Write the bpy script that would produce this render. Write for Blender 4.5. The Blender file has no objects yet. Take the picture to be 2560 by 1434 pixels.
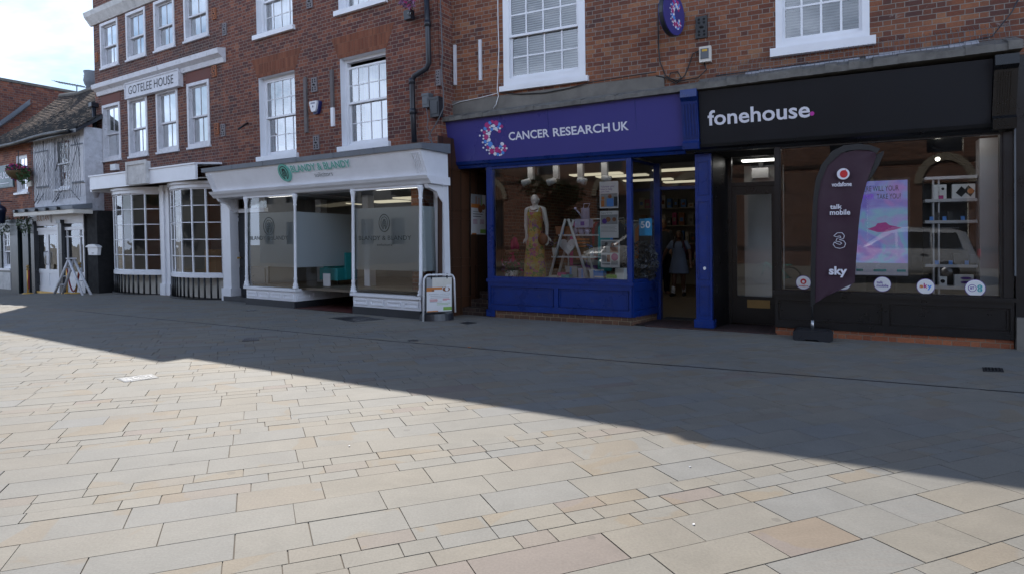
import bpy, bmesh, math, random
from mathutils import Vector, Matrix, noise
random.seed(11)
sc = bpy.context.scene
COL = sc.collection
R_ = math.radians
# ---------------------------------------------------------------- camera, light, exposure
FPX, CX, CY, CAMH = 1562.0, 1280.0, 643.0, 1.45
PITCH = math.atan(31.4 / FPX)
cam = bpy.data.cameras.new('camera'); camo = bpy.data.objects.new('camera', cam); COL.objects.link(camo)
cam.sensor_width = 36.0; cam.lens = FPX / 2560 * 36.0; cam.shift_y = -(717 - CY) / 2560
cam.clip_start = 0.05; cam.clip_end = 3000
camo.location = (0, 0, CAMH); camo.rotation_euler = (math.pi / 2 - PITCH, 0, 0)
sc.camera = camo
SUN_EL, SHX, SHY = 45.0, 0.36, -0.933          # elevation; ground direction in which shadows fall
sun = bpy.data.lights.new('sun', 'SUN'); sun.energy = 4.7; sun.angle = R_(0.45); sun.color = (1.0, 0.95, 0.875)
suno = bpy.data.objects.new('sun', sun); COL.objects.link(suno)
ce, se = math.cos(R_(SUN_EL)), math.sin(R_(SUN_EL))
suno.rotation_euler = Vector((-SHX * ce, -SHY * ce, se)).to_track_quat('Z', 'Y').to_euler()
suno.location = (-8, 25, 30)
world = bpy.data.worlds.new('World'); sc.world = world; world.use_nodes = True
wt = world.node_tree; wt.nodes.clear()
def WN(t, **k):
    n = wt.nodes.new(t)
    for a, b in k.items(): setattr(n, a, b)
    return n
wo = WN('ShaderNodeOutputWorld'); wb = WN('ShaderNodeBackground'); sky = WN('ShaderNodeTexSky')
sky.sky_type = 'NISHITA'; sky.sun_disc = False; sky.sun_elevation = R_(SUN_EL); sky.sun_rotation = math.atan2(-SHX, -SHY)
sky.air_density = 1.2; sky.dust_density = 0.5; sky.ozone_density = 4.5
wc = WN('ShaderNodeTexCoord'); wmap = WN('ShaderNodeMapping'); wmap.inputs['Scale'].default_value = (1.0, 1.0, 2.6)
wn = WN('ShaderNodeTexNoise'); wn.inputs['Scale'].default_value = 2.3; wn.inputs['Detail'].default_value = 9; wn.inputs['Roughness'].default_value = 0.58; wn.inputs['Distortion'].default_value = 0.35
wr = WN('ShaderNodeValToRGB'); wr.color_ramp.elements[0].position = 0.36; wr.color_ramp.elements[1].position = 0.56
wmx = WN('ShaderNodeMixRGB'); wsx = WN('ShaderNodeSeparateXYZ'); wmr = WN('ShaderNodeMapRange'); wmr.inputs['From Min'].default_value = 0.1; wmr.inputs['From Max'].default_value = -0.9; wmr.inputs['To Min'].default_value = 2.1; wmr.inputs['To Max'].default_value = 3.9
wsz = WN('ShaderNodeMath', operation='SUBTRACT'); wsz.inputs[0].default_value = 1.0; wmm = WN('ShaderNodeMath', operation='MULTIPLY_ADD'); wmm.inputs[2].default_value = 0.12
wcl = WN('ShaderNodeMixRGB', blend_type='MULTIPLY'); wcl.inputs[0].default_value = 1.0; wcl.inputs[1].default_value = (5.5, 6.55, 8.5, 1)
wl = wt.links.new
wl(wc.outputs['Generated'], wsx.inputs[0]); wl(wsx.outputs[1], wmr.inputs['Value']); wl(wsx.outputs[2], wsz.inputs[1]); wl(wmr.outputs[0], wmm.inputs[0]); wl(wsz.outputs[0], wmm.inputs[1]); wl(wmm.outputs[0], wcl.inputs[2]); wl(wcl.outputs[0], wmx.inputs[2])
wl(wc.outputs['Generated'], wmap.inputs[0]); wl(wmap.outputs[0], wn.inputs['Vector']); wl(wn.outputs[0], wr.inputs[0])
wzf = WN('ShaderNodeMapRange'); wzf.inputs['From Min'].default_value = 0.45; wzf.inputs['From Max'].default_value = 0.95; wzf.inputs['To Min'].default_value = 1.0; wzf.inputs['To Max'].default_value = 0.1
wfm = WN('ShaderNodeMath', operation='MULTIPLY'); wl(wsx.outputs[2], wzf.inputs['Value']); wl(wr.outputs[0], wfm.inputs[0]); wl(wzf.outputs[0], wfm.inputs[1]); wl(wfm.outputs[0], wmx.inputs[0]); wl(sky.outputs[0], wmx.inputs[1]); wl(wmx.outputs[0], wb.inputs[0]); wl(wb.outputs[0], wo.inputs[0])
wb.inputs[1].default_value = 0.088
sc.view_settings.view_transform = 'Standard'; sc.view_settings.look = 'None'
sc.view_settings.exposure = 0.70; sc.view_settings.gamma = 1.0
sc.cycles.max_bounces = 7; sc.cycles.diffuse_bounces = 3; sc.cycles.glossy_bounces = 3; sc.cycles.transparent_max_bounces = 12
sc.cycles.caustics_reflective = False; sc.cycles.caustics_refractive = False
sc.cycles.use_denoising = True
sc.cycles.sample_clamp_indirect = 4.0
# ---------------------------------------------------------------- picture point -> place
_f = Vector((0, math.cos(PITCH), -math.sin(PITCH))); _u = Vector((0, math.sin(PITCH), math.cos(PITCH))); _r = Vector((1, 0, 0))
CAM = Vector((0, 0, CAMH)); ZZ = Vector((0, 0, 1))
def ray(px, py): return (_f + _r * ((px - CX) / FPX) + _u * ((CY - py) / FPX)).normalized()
def gp(px, py, z=0.0):
    r = ray(px, py); return CAM + r * ((z - CAMH) / r.z)
class Fac:
    """A building line: u along the wall, w out towards the square, z up; the old walls lean sideways by s."""
    def __init__(self, O, d, s=0.0):
        self.O = Vector((O[0], O[1], 0)); self.d = Vector((d[0], d[1], 0)).normalized(); self.o = Vector((self.d.y, -self.d.x, 0)); self.s = s
    @classmethod
    def vp(cls, vx, px, py, s):
        r = ray(vx, 612); return cls(gp(px, py), (-r.x, -r.y), s)
    def P(self, u, w, z): return self.O + self.d * (u - self.s * z) + self.o * w + ZZ * z
    def uz(self, px, py, w=0.0):
        r = ray(px, py); t = (w - (CAM - self.O).dot(self.o)) / r.dot(self.o); h = CAM + r * t
        return (h - self.O).dot(self.d) + self.s * h.z, h.z
    def U(self, px, py, w=0.0): return self.uz(px, py, w)[0]
    def Zz(self, px, py, w=0.0): return self.uz(px, py, w)[1]
    def rect(self, x0, y0, x1, y1, w=0.0):
        """left-edge x0, right-edge x1 at mid height; y0/y1 top/bottom at mid width"""
        xm, ym = (x0 + x1) / 2, (y0 + y1) / 2
        return self.U(x0, ym, w), self.U(x1, ym, w), self.Zz(xm, y1, w), self.Zz(xm, y0, w)
    def quad(self, TL, TR, BR, BL, w=0.0):
        a, b, c, e = (self.uz(p[0], p[1], w) for p in (TL, TR, BR, BL))
        return (a[0] + e[0]) / 2, (b[0] + c[0]) / 2, (c[1] + e[1]) / 2, (a[1] + b[1]) / 2
    def uw(self, p):
        q = Vector((p[0], p[1], 0)) - self.O; return q.dot(self.d), q.dot(self.o)
class Loc(Fac):
    def __init__(self, c, d): super().__init__(c, d); self.z = c[2]
    def P(self, u, w, z): return self.O + self.d * u + self.o * w + ZZ * (z + self.z)
L = Fac.vp(-1100, 412, 736, 0.030)
Rr = Fac.vp(-1700, 1577, 813, 0.015)
def gz(x, y):
    u, w = L.uw((x, y)); z = 0.0
    if u < 0: z -= 0.0118 * min(-u, 14) ** 1.5
    u2, w2 = Rr.uw((x, y))
    if w2 > 12.2: z += 0.09 * min(w2 - 12.2, 7.0)
    return z
# ---------------------------------------------------------------- mesh building
ORG = {}
class MB:
    def __init__(self): self.v, self.f, self.m, self.uv, self.sm = [], [], [], [], []
    def add(self, vs, fs, m=0, uvs=None, smooth=False):
        b = len(self.v); self.v += [Vector(p) for p in vs]
        for k, f in enumerate(fs):
            self.f.append([b + i for i in f]); self.m.append(m); self.sm.append(smooth)
            self.uv.append([uvs[i] for i in f] if uvs and not isinstance(uvs[0], list) else (uvs[k] if uvs else [(0, 0)] * len(f)))
        return self
    def box(self, F, u0, u1, w0, w1, z0, z1, m=0):
        if u0 > u1: u0, u1 = u1, u0
        if w0 > w1: w0, w1 = w1, w0
        if z0 > z1: z0, z1 = z1, z0
        c = [(u, w, z) for z in (z0, z1) for w in (w0, w1) for u in (u0, u1)]
        fs = [(2, 3, 7, 6), (1, 0, 4, 5), (0, 2, 6, 4), (3, 1, 5, 7), (6, 7, 5, 4), (0, 1, 3, 2)]
        ax = [(0, 2), (0, 2), (1, 2), (1, 2), (0, 1), (0, 1)]
        uvs = [[(c[i][a], c[i][b]) for i in f] for f, (a, b) in zip(fs, ax)]
        return self.add([F.P(*p) for p in c], fs, m, uvs)
    def quad(self, F, pts, m=0, uv=None):
        """pts (u,w,z) in order"""
        return self.add([F.P(*p) for p in pts], [tuple(range(len(pts)))], m, [uv or [(p[0], p[2]) for p in pts]])
    def prism(self, F, prof, u0, u1, m=0, ends=True):
        """profile of (w,z), run from u0 to u1; ends may be skewed by giving (ua,ub) functions"""
        n = len(prof); vs, uvs = [], []
        for u in (u0, u1):
            for w, z in prof: vs.append(F.P(u(w, z) if callable(u) else u, w, z))
        fs = []
        d = [0]
        for i in range(n): d.append(d[-1] + math.dist(prof[i], prof[(i + 1) % n]))
        ua, ub = (0, 1) if callable(u0) else (u0, u1)
        for i in range(n):
            j = (i + 1) % n; fs.append((i, j, n + j, n + i)); uvs.append([(ua, d[i]), (ua, d[i + 1]), (ub, d[i + 1]), (ub, d[i])])
        if ends:
            fs.append(tuple(range(n - 1, -1, -1))); uvs.append([prof[i] for i in range(n - 1, -1, -1)])
            fs.append(tuple(range(n, 2 * n))); uvs.append(list(prof))
        return self.add(vs, fs, m, uvs)
    def poly(self, F, pts, w0, w1, m=0):
        """outline of (u,z), from w0 back to front w1"""
        n = len(pts); vs = [F.P(u, w, z) for w in (w0, w1) for u, z in pts]
        fs = [tuple(range(n, 2 * n)), tuple(range(n - 1, -1, -1))] + [(i, (i + 1) % n, n + (i + 1) % n, n + i) for i in range(n)]
        uvs = [list(pts), list(reversed(pts))] + [[pts[i], pts[(i + 1) % n], pts[(i + 1) % n], pts[i]] for i in range(n)]
        return self.add(vs, fs, m, uvs)
    def disc(self, F, u, z, ru, rz, w0, w1, m=0, n=20):
        return self.poly(F, [(u + ru * math.cos(2 * math.pi * i / n), z + rz * math.sin(2 * math.pi * i / n)) for i in range(n)], w0, w1, m)
    def tube(self, pts, r, m=0, n=6, cap=True):
        pts = [Vector(p) for p in pts]; rs = r if isinstance(r, (list, tuple)) else [r] * len(pts)
        rings, prev = [], None
        for i, p in enumerate(pts):
            t = (pts[min(i + 1, len(pts) - 1)] - pts[max(i - 1, 0)]).normalized()
            a = t.orthogonal().normalized() if prev is None else (prev - t * prev.dot(t)).normalized()
            prev = a; b = t.cross(a)
            rings.append([p + (a * math.cos(2 * math.pi * k / n) + b * math.sin(2 * math.pi * k / n)) * rs[i] for k in range(n)])
        vs = [q for g in rings for q in g]; fs = []
        for i in range(len(pts) - 1):
            for k in range(n): fs.append((i * n + k, i * n + (k + 1) % n, (i + 1) * n + (k + 1) % n, (i + 1) * n + k))
        if cap: fs += [tuple(range(n - 1, -1, -1)), tuple(range((len(pts) - 1) * n, len(pts) * n))]
        return self.add(vs, fs, m, None, True)
    def lathe(self, base, prof, m=0, n=14, sx=1.0, sy=1.0, ax=Vector((1, 0, 0)), ay=Vector((0, 1, 0)), az=ZZ):
        """profile of (radius, height)"""
        base = Vector(base); vs, fs = [], []
        for r, z in prof:
            for k in range(n):
                a = 2 * math.pi * k / n; vs.append(base + ax * (r * sx * math.cos(a)) + ay * (r * sy * math.sin(a)) + az * z)
        for i in range(len(prof) - 1):
            for k in range(n): fs.append((i * n + k, i * n + (k + 1) % n, (i + 1) * n + (k + 1) % n, (i + 1) * n + k))
        fs += [tuple(range(n - 1, -1, -1)), tuple(range((len(prof) - 1) * n, len(prof) * n))]
        return self.add(vs, fs, m, None, True)
    def ball(self, c, rx, ry=None, rz=None, m=0, n=12, k=7, F=None):
        ry = rx if ry is None else ry; rz = rx if rz is None else rz
        ax = F.d if F else Vector((1, 0, 0)); ay = F.o if F else Vector((0, 1, 0))
        prof = [(max(math.sin(math.pi * i / k), 0.02), -math.cos(math.pi * i / k) * rz) for i in range(k + 1)]
        return self.lathe(c, prof, m, n, rx, ry, ax, ay)
    def build(self, name, mats, parent=None, org=None):
        me = bpy.data.meshes.new(name)
        o = bpy.data.objects.new(name, me); COL.objects.link(o)
        if parent is not None: base = ORG[parent.name]
        else:
            if org is None:
                xs = [p.x for p in self.v]; ys = [p.y for p in self.v]; zs = [p.z for p in self.v]
                org = ((min(xs) + max(xs)) / 2, (min(ys) + max(ys)) / 2, min(zs))
            base = Vector(org); o.location = base
        me.from_pydata([tuple(p - base) for p in self.v], [], self.f)
        for x in (mats if isinstance(mats, (list, tuple)) else [mats]): me.materials.append(x)
        uvl = me.uv_layers.new(name='UVMap'); flat = []
        for q in self.uv:
            for a in q: flat += [a[0], a[1]]
        uvl.data.foreach_set('uv', flat)
        me.polygons.foreach_set('material_index', self.m); me.polygons.foreach_set('use_smooth', self.sm)
        me.update()
        ORG[o.name] = Vector(base)
        if parent is not None: o.parent = parent
        return o
def tag(o, label=None, cat=None, group=None, kind=None):
    if label: o['label'] = label
    if cat: o['category'] = cat
    if group: o['group'] = group
    if kind: o['kind'] = kind
    return o
def thing(name, label, cat, loc, group=None):
    o = bpy.data.objects.new(name, None); COL.objects.link(o); o.location = Vector(loc); o.empty_display_size = 0.2
    ORG[o.name] = Vector(loc); return tag(o, label, cat, group)
def solo(name, mb, mats, label, cat, group=None): return tag(mb.build(name, mats), label, cat, group)
def struct(name, mb, mats): return tag(mb.build(name, mats, org=(0, 0, 0)), kind='structure')
def wall_holes(mb, F, u0, u1, z0, z1, w, holes, depth, m=0, mr=1):
    us = sorted({u0, u1} | {min(max(h[i], u0), u1) for h in holes for i in (0, 1)}); zs = sorted({z0, z1} | {min(max(h[i], z0), z1) for h in holes for i in (2, 3)})
    for i in range(len(us) - 1):
        for j in range(len(zs) - 1):
            a, b, c, e = us[i], us[i + 1], zs[j], zs[j + 1]
            if b - a < 1e-5 or e - c < 1e-5: continue
            cu, cz = (a + b) / 2, (c + e) / 2
            if any(h[0] < cu < h[1] and h[2] < cz < h[3] for h in holes): continue
            mb.quad(F, [(a, w, c), (b, w, c), (b, w, e), (a, w, e)], m)
    for a, b, c, e in (h[:4] for h in holes):
        c = max(c, z0); e = min(e, z1); v = w - depth
        mb.quad(F, [(a, w, c), (a, w, e), (a, v, e), (a, v, c)], mr); mb.quad(F, [(b, w, e), (b, w, c), (b, v, c), (b, v, e)], mr)
        mb.quad(F, [(a, w, e), (b, w, e), (b, v, e), (a, v, e)], mr); mb.quad(F, [(b, w, c), (a, w, c), (a, v, c), (b, v, c)], mr)
FONT_CACHE = {}
def text_geo(body, bold=0.0, spacing=1.0):
    k = (body, bold, spacing)
    if k not in FONT_CACHE:
        cu = bpy.data.curves.new('lettering_curve', 'FONT'); cu.body = body; cu.size = 1; cu.offset = bold; cu.space_character = spacing; cu.resolution_u = 3
        ob = bpy.data.objects.new('lettering_curve', cu); COL.objects.link(ob)
        dg = bpy.context.evaluated_depsgraph_get(); me = ob.evaluated_get(dg).to_mesh()
        FONT_CACHE[k] = ([tuple(v.co) for v in me.vertices], [tuple(p.vertices) for p in me.polygons])
        ob.evaluated_get(dg).to_mesh_clear(); bpy.data.objects.remove(ob); bpy.data.curves.remove(cu)
    return FONT_CACHE[k]
def letter(mb, F, body, u0, u1, z0, z1, w, m=0, bold=0.0, spacing=1.0, base=None, shear=0.0):
    """fits the text's own box into u0..u1, z0..z1; w may be a function of z; base gives fixed font y-range"""
    vs, fs = text_geo(body, bold, spacing)
    xs = [v[0] for v in vs]; ys = [v[1] for v in vs]; x0, x1 = min(xs), max(xs); y0, y1 = base or (min(ys), max(ys))
    out = []
    for x, y, _ in vs:
        z = z0 + (y - y0) / (y1 - y0) * (z1 - z0); u = u0 + (x - x0) / (x1 - x0) * (u1 - u0) + shear * (z - z0)
        out.append(F.P(u, w(z) if callable(w) else w, z))
    mb.add(out, fs, m)
# ---------------------------------------------------------------- materials
class NT:
    def __init__(self, name):
        self.mat = bpy.data.materials.new(name); self.mat.use_nodes = True; self.t = self.mat.node_tree; self.t.nodes.clear()
        self.out = self.n('ShaderNodeOutputMaterial')
    def n(self, t, **k):
        x = self.t.nodes.new(t)
        for a, b in k.items(): setattr(x, a, b)
        return x
    def l(self, a, b): self.t.links.new(a, b)
    def math(self, op, a, b=None, c=None, clamp=False):
        x = self.n('ShaderNodeMath', operation=op, use_clamp=clamp)
        for i, q in enumerate((a, b, c)):
            if q is None: continue
            if isinstance(q, (int, float)): x.inputs[i].default_value = q
            else: self.l(q, x.inputs[i])
        return x.outputs[0]
    def mix(self, fac, a, b, mode='MIX'):
        x = self.n('ShaderNodeMixRGB', blend_type=mode)
        for i, q in ((0, fac), (1, a), (2, b)):
            if isinstance(q, (int, float)): x.inputs[i].default_value = q
            elif isinstance(q, tuple): x.inputs[i].default_value = (*q, 1) if len(q) == 3 else q
            else: self.l(q, x.inputs[i])
        return x.outputs[0]
    def ramp(self, fac, stops, interp='LINEAR'):
        x = self.n('ShaderNodeValToRGB'); r = x.color_ramp; r.interpolation = interp
        while len(r.elements) < len(stops): r.elements.new(0.5)
        for e, (p, c) in zip(r.elements, stops): e.position = p; e.color = (*c, 1) if len(c) == 3 else c
        self.l(fac, x.inputs[0]); return x.outputs[0]
    def noise(self, vec, scale, detail=4, rough=0.55, dist=0.0, dim='3D'):
        x = self.n('ShaderNodeTexNoise', noise_dimensions=dim); x.inputs['Scale'].default_value = scale; x.inputs['Detail'].default_value = detail
        x.inputs['Roughness'].default_value = rough; x.inputs['Distortion'].default_value = dist
        if vec is not None: self.l(vec, x.inputs['Vector'])
        return x.outputs[0]
    def bump(self, h, strength=0.3, dist=0.01):
        x = self.n('ShaderNodeBump'); x.inputs['Strength'].default_value = strength; x.inputs['Distance'].default_value = dist; self.l(h, x.inputs['Height']); return x.outputs[0]
    def bsdf(self, col, rough=0.5, metal=0.0, normal=None, spec=0.5):
        b = self.n('ShaderNodeBsdfPrincipled'); self.b = b
        if isinstance(col, tuple): b.inputs['Base Color'].default_value = (*col, 1)
        else: self.l(col, b.inputs['Base Color'])
        if isinstance(rough, (int, float)): b.inputs['Roughness'].default_value = rough
        else: self.l(rough, b.inputs['Roughness'])
        b.inputs['Metallic'].default_value = metal; b.inputs['Specular IOR Level'].default_value = spec
        if normal is not None: self.l(normal, b.inputs['Normal'])
        self.l(b.outputs[0], self.out.inputs[0]); return self.mat
def coord(N, kind='Object'): return N.n('ShaderNodeTexCoord').outputs[kind]
def paint(name, col, rough=0.45, var=0.12, scale=3.0, metal=0.0, dirt=0.0, bump=0.06, spec=0.5):
    N = NT(name); c = coord(N); a = N.noise(c, scale, 5, 0.62)
    k = N.mix(N.ramp(a, [(0.3, (1 - var,) * 3), (0.7, (1 + var * 0.4,) * 3)]), (0, 0, 0), (1, 1, 1))
    base = N.mix(1.0, col, N.ramp(a, [(0.3, (1 - var,) * 3), (0.7, (1, 1, 1))]), 'MULTIPLY')
    if dirt > 0:
        d = N.noise(c, 9.0, 7, 0.72, 0.6)
        base = N.mix(N.math('MULTIPLY', N.ramp(d, [(0.56, (0, 0, 0)), (0.70, (1, 1, 1))]), dirt), base, (0.09, 0.08, 0.07))
    fine = N.noise(c, 60, 3, 0.6)
    return N.bsdf(base, N.ramp(a, [(0.3, (rough * 0.85,) * 3), (0.7, (min(1, rough * 1.15),) * 3)]), metal, N.bump(fine, bump, 0.004), spec)
def flat(name, col, rough=0.6, metal=0.0): return paint(name, col, rough, 0.06, 6.0, metal, 0.0, 0.03)
def brick(name, stops, mortar, bl=0.225, rh=0.079, joint=0.010, soot=0.25, patch=0.15):
    N = NT(name); uv = coord(N, 'UV'); s = N.n('ShaderNodeSeparateXYZ')
    obn = N.noise(coord(N), 1.3, 4, 0.6)
    wob = N.n('ShaderNodeVectorMath', operation='MULTIPLY_ADD')
    nz = N.n('ShaderNodeTexNoise'); nz.inputs['Scale'].default_value = 7.0; nz.inputs['Detail'].default_value = 2; N.l(uv, nz.inputs['Vector'])
    N.l(nz.outputs['Color'], wob.inputs[0]); wob.inputs[1].default_value = (0.012, 0.012, 0); N.l(uv, wob.inputs[2]); N.l(wob.outputs[0], s.inputs[0])
    u, v = s.outputs[0], s.outputs[1]
    P = bl * 1.5
    row = N.math('FLOOR', N.math('DIVIDE', v, rh)); fz = N.math('FRACT', N.math('DIVIDE', v, rh))
    x = N.math('ADD', N.math('DIVIDE', u, P), N.math('MULTIPLY', row, 0.5)); ix = N.math('FLOOR', x); fx = N.math('FRACT', x)
    head = N.math('GREATER_THAN', fx, 2 / 3)
    dx = N.math('MINIMUM', N.math('MINIMUM', fx, N.math('SUBTRACT', 1.0, fx)), N.math('ABSOLUTE', N.math('SUBTRACT', fx, 2 / 3)))
    dz = N.math('MINIMUM', fz, N.math('SUBTRACT', 1.0, fz))
    d = N.math('MINIMUM', N.math('MULTIPLY', dx, P), N.math('MULTIPLY', dz, rh))
    mask = N.math('SMOOTH_MIN', N.math('MULTIPLY', N.math('SUBTRACT', d, joint * 0.35), 1 / (joint * 0.3)), 1.0, 0.05, clamp=True)
    cmb = N.n('ShaderNodeCombineXYZ'); N.l(N.math('ADD', N.math('MULTIPLY', ix, 2.0), head), cmb.inputs[0]); N.l(row, cmb.inputs[1])
    wn_ = N.n('ShaderNodeTexWhiteNoise', noise_dimensions='2D'); N.l(cmb.outputs[0], wn_.inputs['Vector'])
    rnd = N.math('ADD', N.math('MULTIPLY_ADD', wn_.outputs['Value'], 0.78, 0.12), N.math('MULTIPLY', N.math('SUBTRACT', obn, 0.5), 0.9))
    col = N.ramp(rnd, stops)
    tex = N.noise(uv, 42, 6, 0.7); col = N.mix(1.0, col, N.ramp(tex, [(0.25, (0.62,) * 3), (0.7, (1.12,) * 3)]), 'MULTIPLY')
    st = N.noise(coord(N), 0.8, 7, 0.7, 1.2); col = N.mix(N.math('MULTIPLY', N.ramp(st, [(0.42, (0, 0, 0)), (0.66, (1, 1, 1))]), min(1, soot * 1.7)), col, (0.055, 0.04, 0.04))
    ef = N.noise(coord(N), 3.1, 7, 0.75, 1.0); col = N.mix(N.math('MULTIPLY', N.ramp(ef, [(0.63, (0, 0, 0)), (0.70, (1, 1, 1))]), patch), col, (0.34, 0.31, 0.29))
    mo = N.mix(N.noise(uv, 15, 3), tuple(c * 0.55 for c in mortar), mortar)
    fin = N.mix(mask, mo, col)
    hgt = N.math('ADD', mask, N.math('MULTIPLY', tex, 0.35))
    return N.bsdf(fin, 0.85, 0, N.bump(hgt, 0.55, 0.008), 0.25)
def glass(name, ior=1.5, wav=0.0, tint=(0.93, 0.96, 0.96), film=0.0, filmcol=(0.4, 0.45, 0.46), mult=1.0):
    N = NT(name); fr = N.n('ShaderNodeFresnel'); fr.inputs[0].default_value = ior
    tr = N.n('ShaderNodeBsdfTransparent'); tr.inputs[0].default_value = (*tint, 1); gl = N.n('ShaderNodeBsdfGlossy'); gl.inputs['Roughness'].default_value = 0.005
    gl.inputs[0].default_value = (1, 1, 1, 1)
    fac = N.math('MULTIPLY', fr.outputs[0], 1.9 * mult, clamp=True)
    if wav > 0:
        b = N.bump(N.noise(coord(N), 1.7, 2, 0.5), wav, 0.05); N.l(b, gl.inputs['Normal'])
    base = tr.outputs[0]
    if film > 0:
        df = N.n('ShaderNodeBsdfDiffuse'); df.inputs[0].default_value = (*filmcol, 1); tl = N.n('ShaderNodeBsdfTranslucent'); tl.inputs[0].default_value = (*filmcol, 1)
        mm = N.n('ShaderNodeMixShader'); mm.inputs[0].default_value = 0.5; N.l(df.outputs[0], mm.inputs[1]); N.l(tl.outputs[0], mm.inputs[2])
        m2 = N.n('ShaderNodeMixShader'); m2.inputs[0].default_value = film; N.l(base, m2.inputs[1]); N.l(mm.outputs[0], m2.inputs[2]); base = m2.outputs[0]
    mx = N.n('ShaderNodeMixShader'); N.l(fac, mx.inputs[0]); N.l(base, mx.inputs[1]); N.l(gl.outputs[0], mx.inputs[2]); N.l(mx.outputs[0], N.out.inputs[0])
    return N.mat
def emit(name, col, st):
    N = NT(name); e = N.n('ShaderNodeEmission'); e.inputs[0].default_value = (*col, 1); e.inputs[1].default_value = st; N.l(e.outputs[0], N.out.inputs[0]); return N.mat
M = {}
RED = [(0.0, (0.10, 0.045, 0.045)), (0.2, (0.18, 0.058, 0.04)), (0.5, (0.26, 0.085, 0.05)), (0.78, (0.34, 0.118, 0.065)), (1.0, (0.40, 0.175, 0.10))]
DRK = [(0.0, (0.09, 0.04, 0.04)), (0.3, (0.15, 0.053, 0.042)), (0.6, (0.205, 0.074, 0.05)), (0.85, (0.27, 0.096, 0.058)), (1.0, (0.33, 0.135, 0.08))]
M['brick_r'] = brick('red_brick_right', [(p, (c[0] * 0.93, c[1] * 1.07, c[2])) for p, c in RED], (0.31, 0.29, 0.26), soot=0.26, patch=0.6)
M['brick_m'] = brick('red_brick_middle', DRK, (0.30, 0.27, 0.235), soot=0.22, patch=0.10)
M['brick_g'] = brick('brown_brick_left', [(p, (c[0] * 0.86, c[1] * 0.93, c[2])) for p, c in DRK], (0.31, 0.28, 0.25), soot=0.42, patch=0.12)
M['brick_o'] = brick('orange_brick', [(0, (0.16, 0.055, 0.032)), (0.5, (0.22, 0.075, 0.042)), (1, (0.28, 0.105, 0.058))], (0.2, 0.15, 0.11), bl=0.07, rh=0.25, joint=0.004, soot=0.1, patch=0.05)
M['brick_p'] = brick('pub_brick', RED, (0.32, 0.28, 0.25), soot=0.3, patch=0.1)
M['brick_h'] = brick('sunlit_hall_brick', [(0, (0.10, 0.05, 0.035)), (0.5, (0.17, 0.082, 0.055)), (1, (0.24, 0.125, 0.085))], (0.2, 0.185, 0.16), soot=0.05, patch=0.0)
M['brick_k'] = brick('dark_step_brick', [(0, (0.03, 0.02, 0.018)), (1, (0.07, 0.04, 0.03))], (0.16, 0.13, 0.10), soot=0.2, patch=0.0)
M['brick_b'] = brick('base_brick', [(0, (0.085, 0.05, 0.035)), (0.6, (0.13, 0.07, 0.045)), (1, (0.18, 0.09, 0.055))], (0.3, 0.23, 0.15), soot=0.2, patch=0.0)
M['brick_f'] = brick('orange_base_brick', [(0, (0.2, 0.065, 0.035)), (1, (0.38, 0.135, 0.065))], (0.25, 0.2, 0.15), soot=0.15, patch=0.1)
M['rubbed'] = paint('rubbed_brick', (0.17, 0.068, 0.056), 0.85, 0.25, 6)
M['white'] = paint('white_paint', (0.83, 0.84, 0.88), 0.4, 0.10, 2.0, dirt=0.05)
M['whiteold'] = paint('weathered_white_paint', (0.70, 0.70, 0.74), 0.55, 0.2, 4.0, dirt=0.5)
M['whitebrick'] = paint('white_painted_brick', (0.66, 0.67, 0.72), 0.6, 0.3, 5.0, dirt=0.4, bump=0.3)
M['cream'] = paint('cream_paint', (0.66, 0.63, 0.57), 0.5, 0.15, 3.0, dirt=0.15)
M['blue'] = paint('blue_paint', (0.002, 0.027, 0.185), 0.3, 0.32, 2.5, dirt=0.3)
M['navy'] = paint('indigo_sign_face', (0.047, 0.045, 0.21), 0.3, 0.05, 0.6, bump=0.01, spec=0.4)
M['black'] = paint('black_paint', (0.0075, 0.0075, 0.009), 0.3, 0.2, 3.0, dirt=0.08)
M['blackmatt'] = paint('black_sign_face', (0.009, 0.010, 0.014), 0.5, 0.1, 0.8, bump=0.01, spec=0.3)
M['greydoor'] = paint('dark_grey_door_paint', (0.022, 0.024, 0.03), 0.3, 0.15, 3)
M['green'] = paint('dark_green_paint', (0.018, 0.028, 0.032), 0.35, 0.2, 3, dirt=0.06)
M['lead'] = paint('lead_sheet', (0.17, 0.19, 0.22), 0.55, 0.28, 2.5, dirt=0.2)
M['cement'] = paint('cement_render', (0.20, 0.185, 0.165), 0.9, 0.4, 2.2, dirt=0.35, bump=0.25)
M['ledge'] = paint('mossy_cement_ledge', (0.19, 0.18, 0.165), 0.9, 0.55, 5, dirt=0.6, bump=0.4)
M['stone'] = paint('weathered_white_stone', (0.68, 0.67, 0.66), 0.8, 0.3, 4, dirt=0.4, bump=0.2)
M['wood'] = None
M['iron'] = paint('black_iron', (0.012, 0.013, 0.015), 0.45, 0.2, 4)
M['drain'] = paint('dark_blue_grey_pipe', (0.02, 0.023, 0.032), 0.35, 0.2, 4)
M['greyplastic'] = paint('grey_plastic', (0.11, 0.12, 0.135), 0.5, 0.15, 4)
M['lampgrey'] = paint('lamp_housing', (0.42, 0.42, 0.43), 0.5, 0.06, 4)
M['whiteplastic'] = paint('white_plastic', (0.72, 0.72, 0.74), 0.35, 0.06, 4)
M['brass'] = paint('brass', (0.72, 0.43, 0.08), 0.35, 0.1, 4, metal=0.45)
M['brassdull'] = paint('dull_brass', (0.34, 0.22, 0.08), 0.4, 0.2, 4, metal=0.4)
M['steel'] = paint('steel', (0.45, 0.46, 0.48), 0.35, 0.1, 4, metal=0.9)
M['orangeplate'] = paint('terracotta_air_brick', (0.36, 0.13, 0.06), 0.8, 0.25, 8)
M['greyplate'] = paint('grey_metal_plate', (0.21, 0.19, 0.20), 0.7, 0.25, 8)
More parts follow.
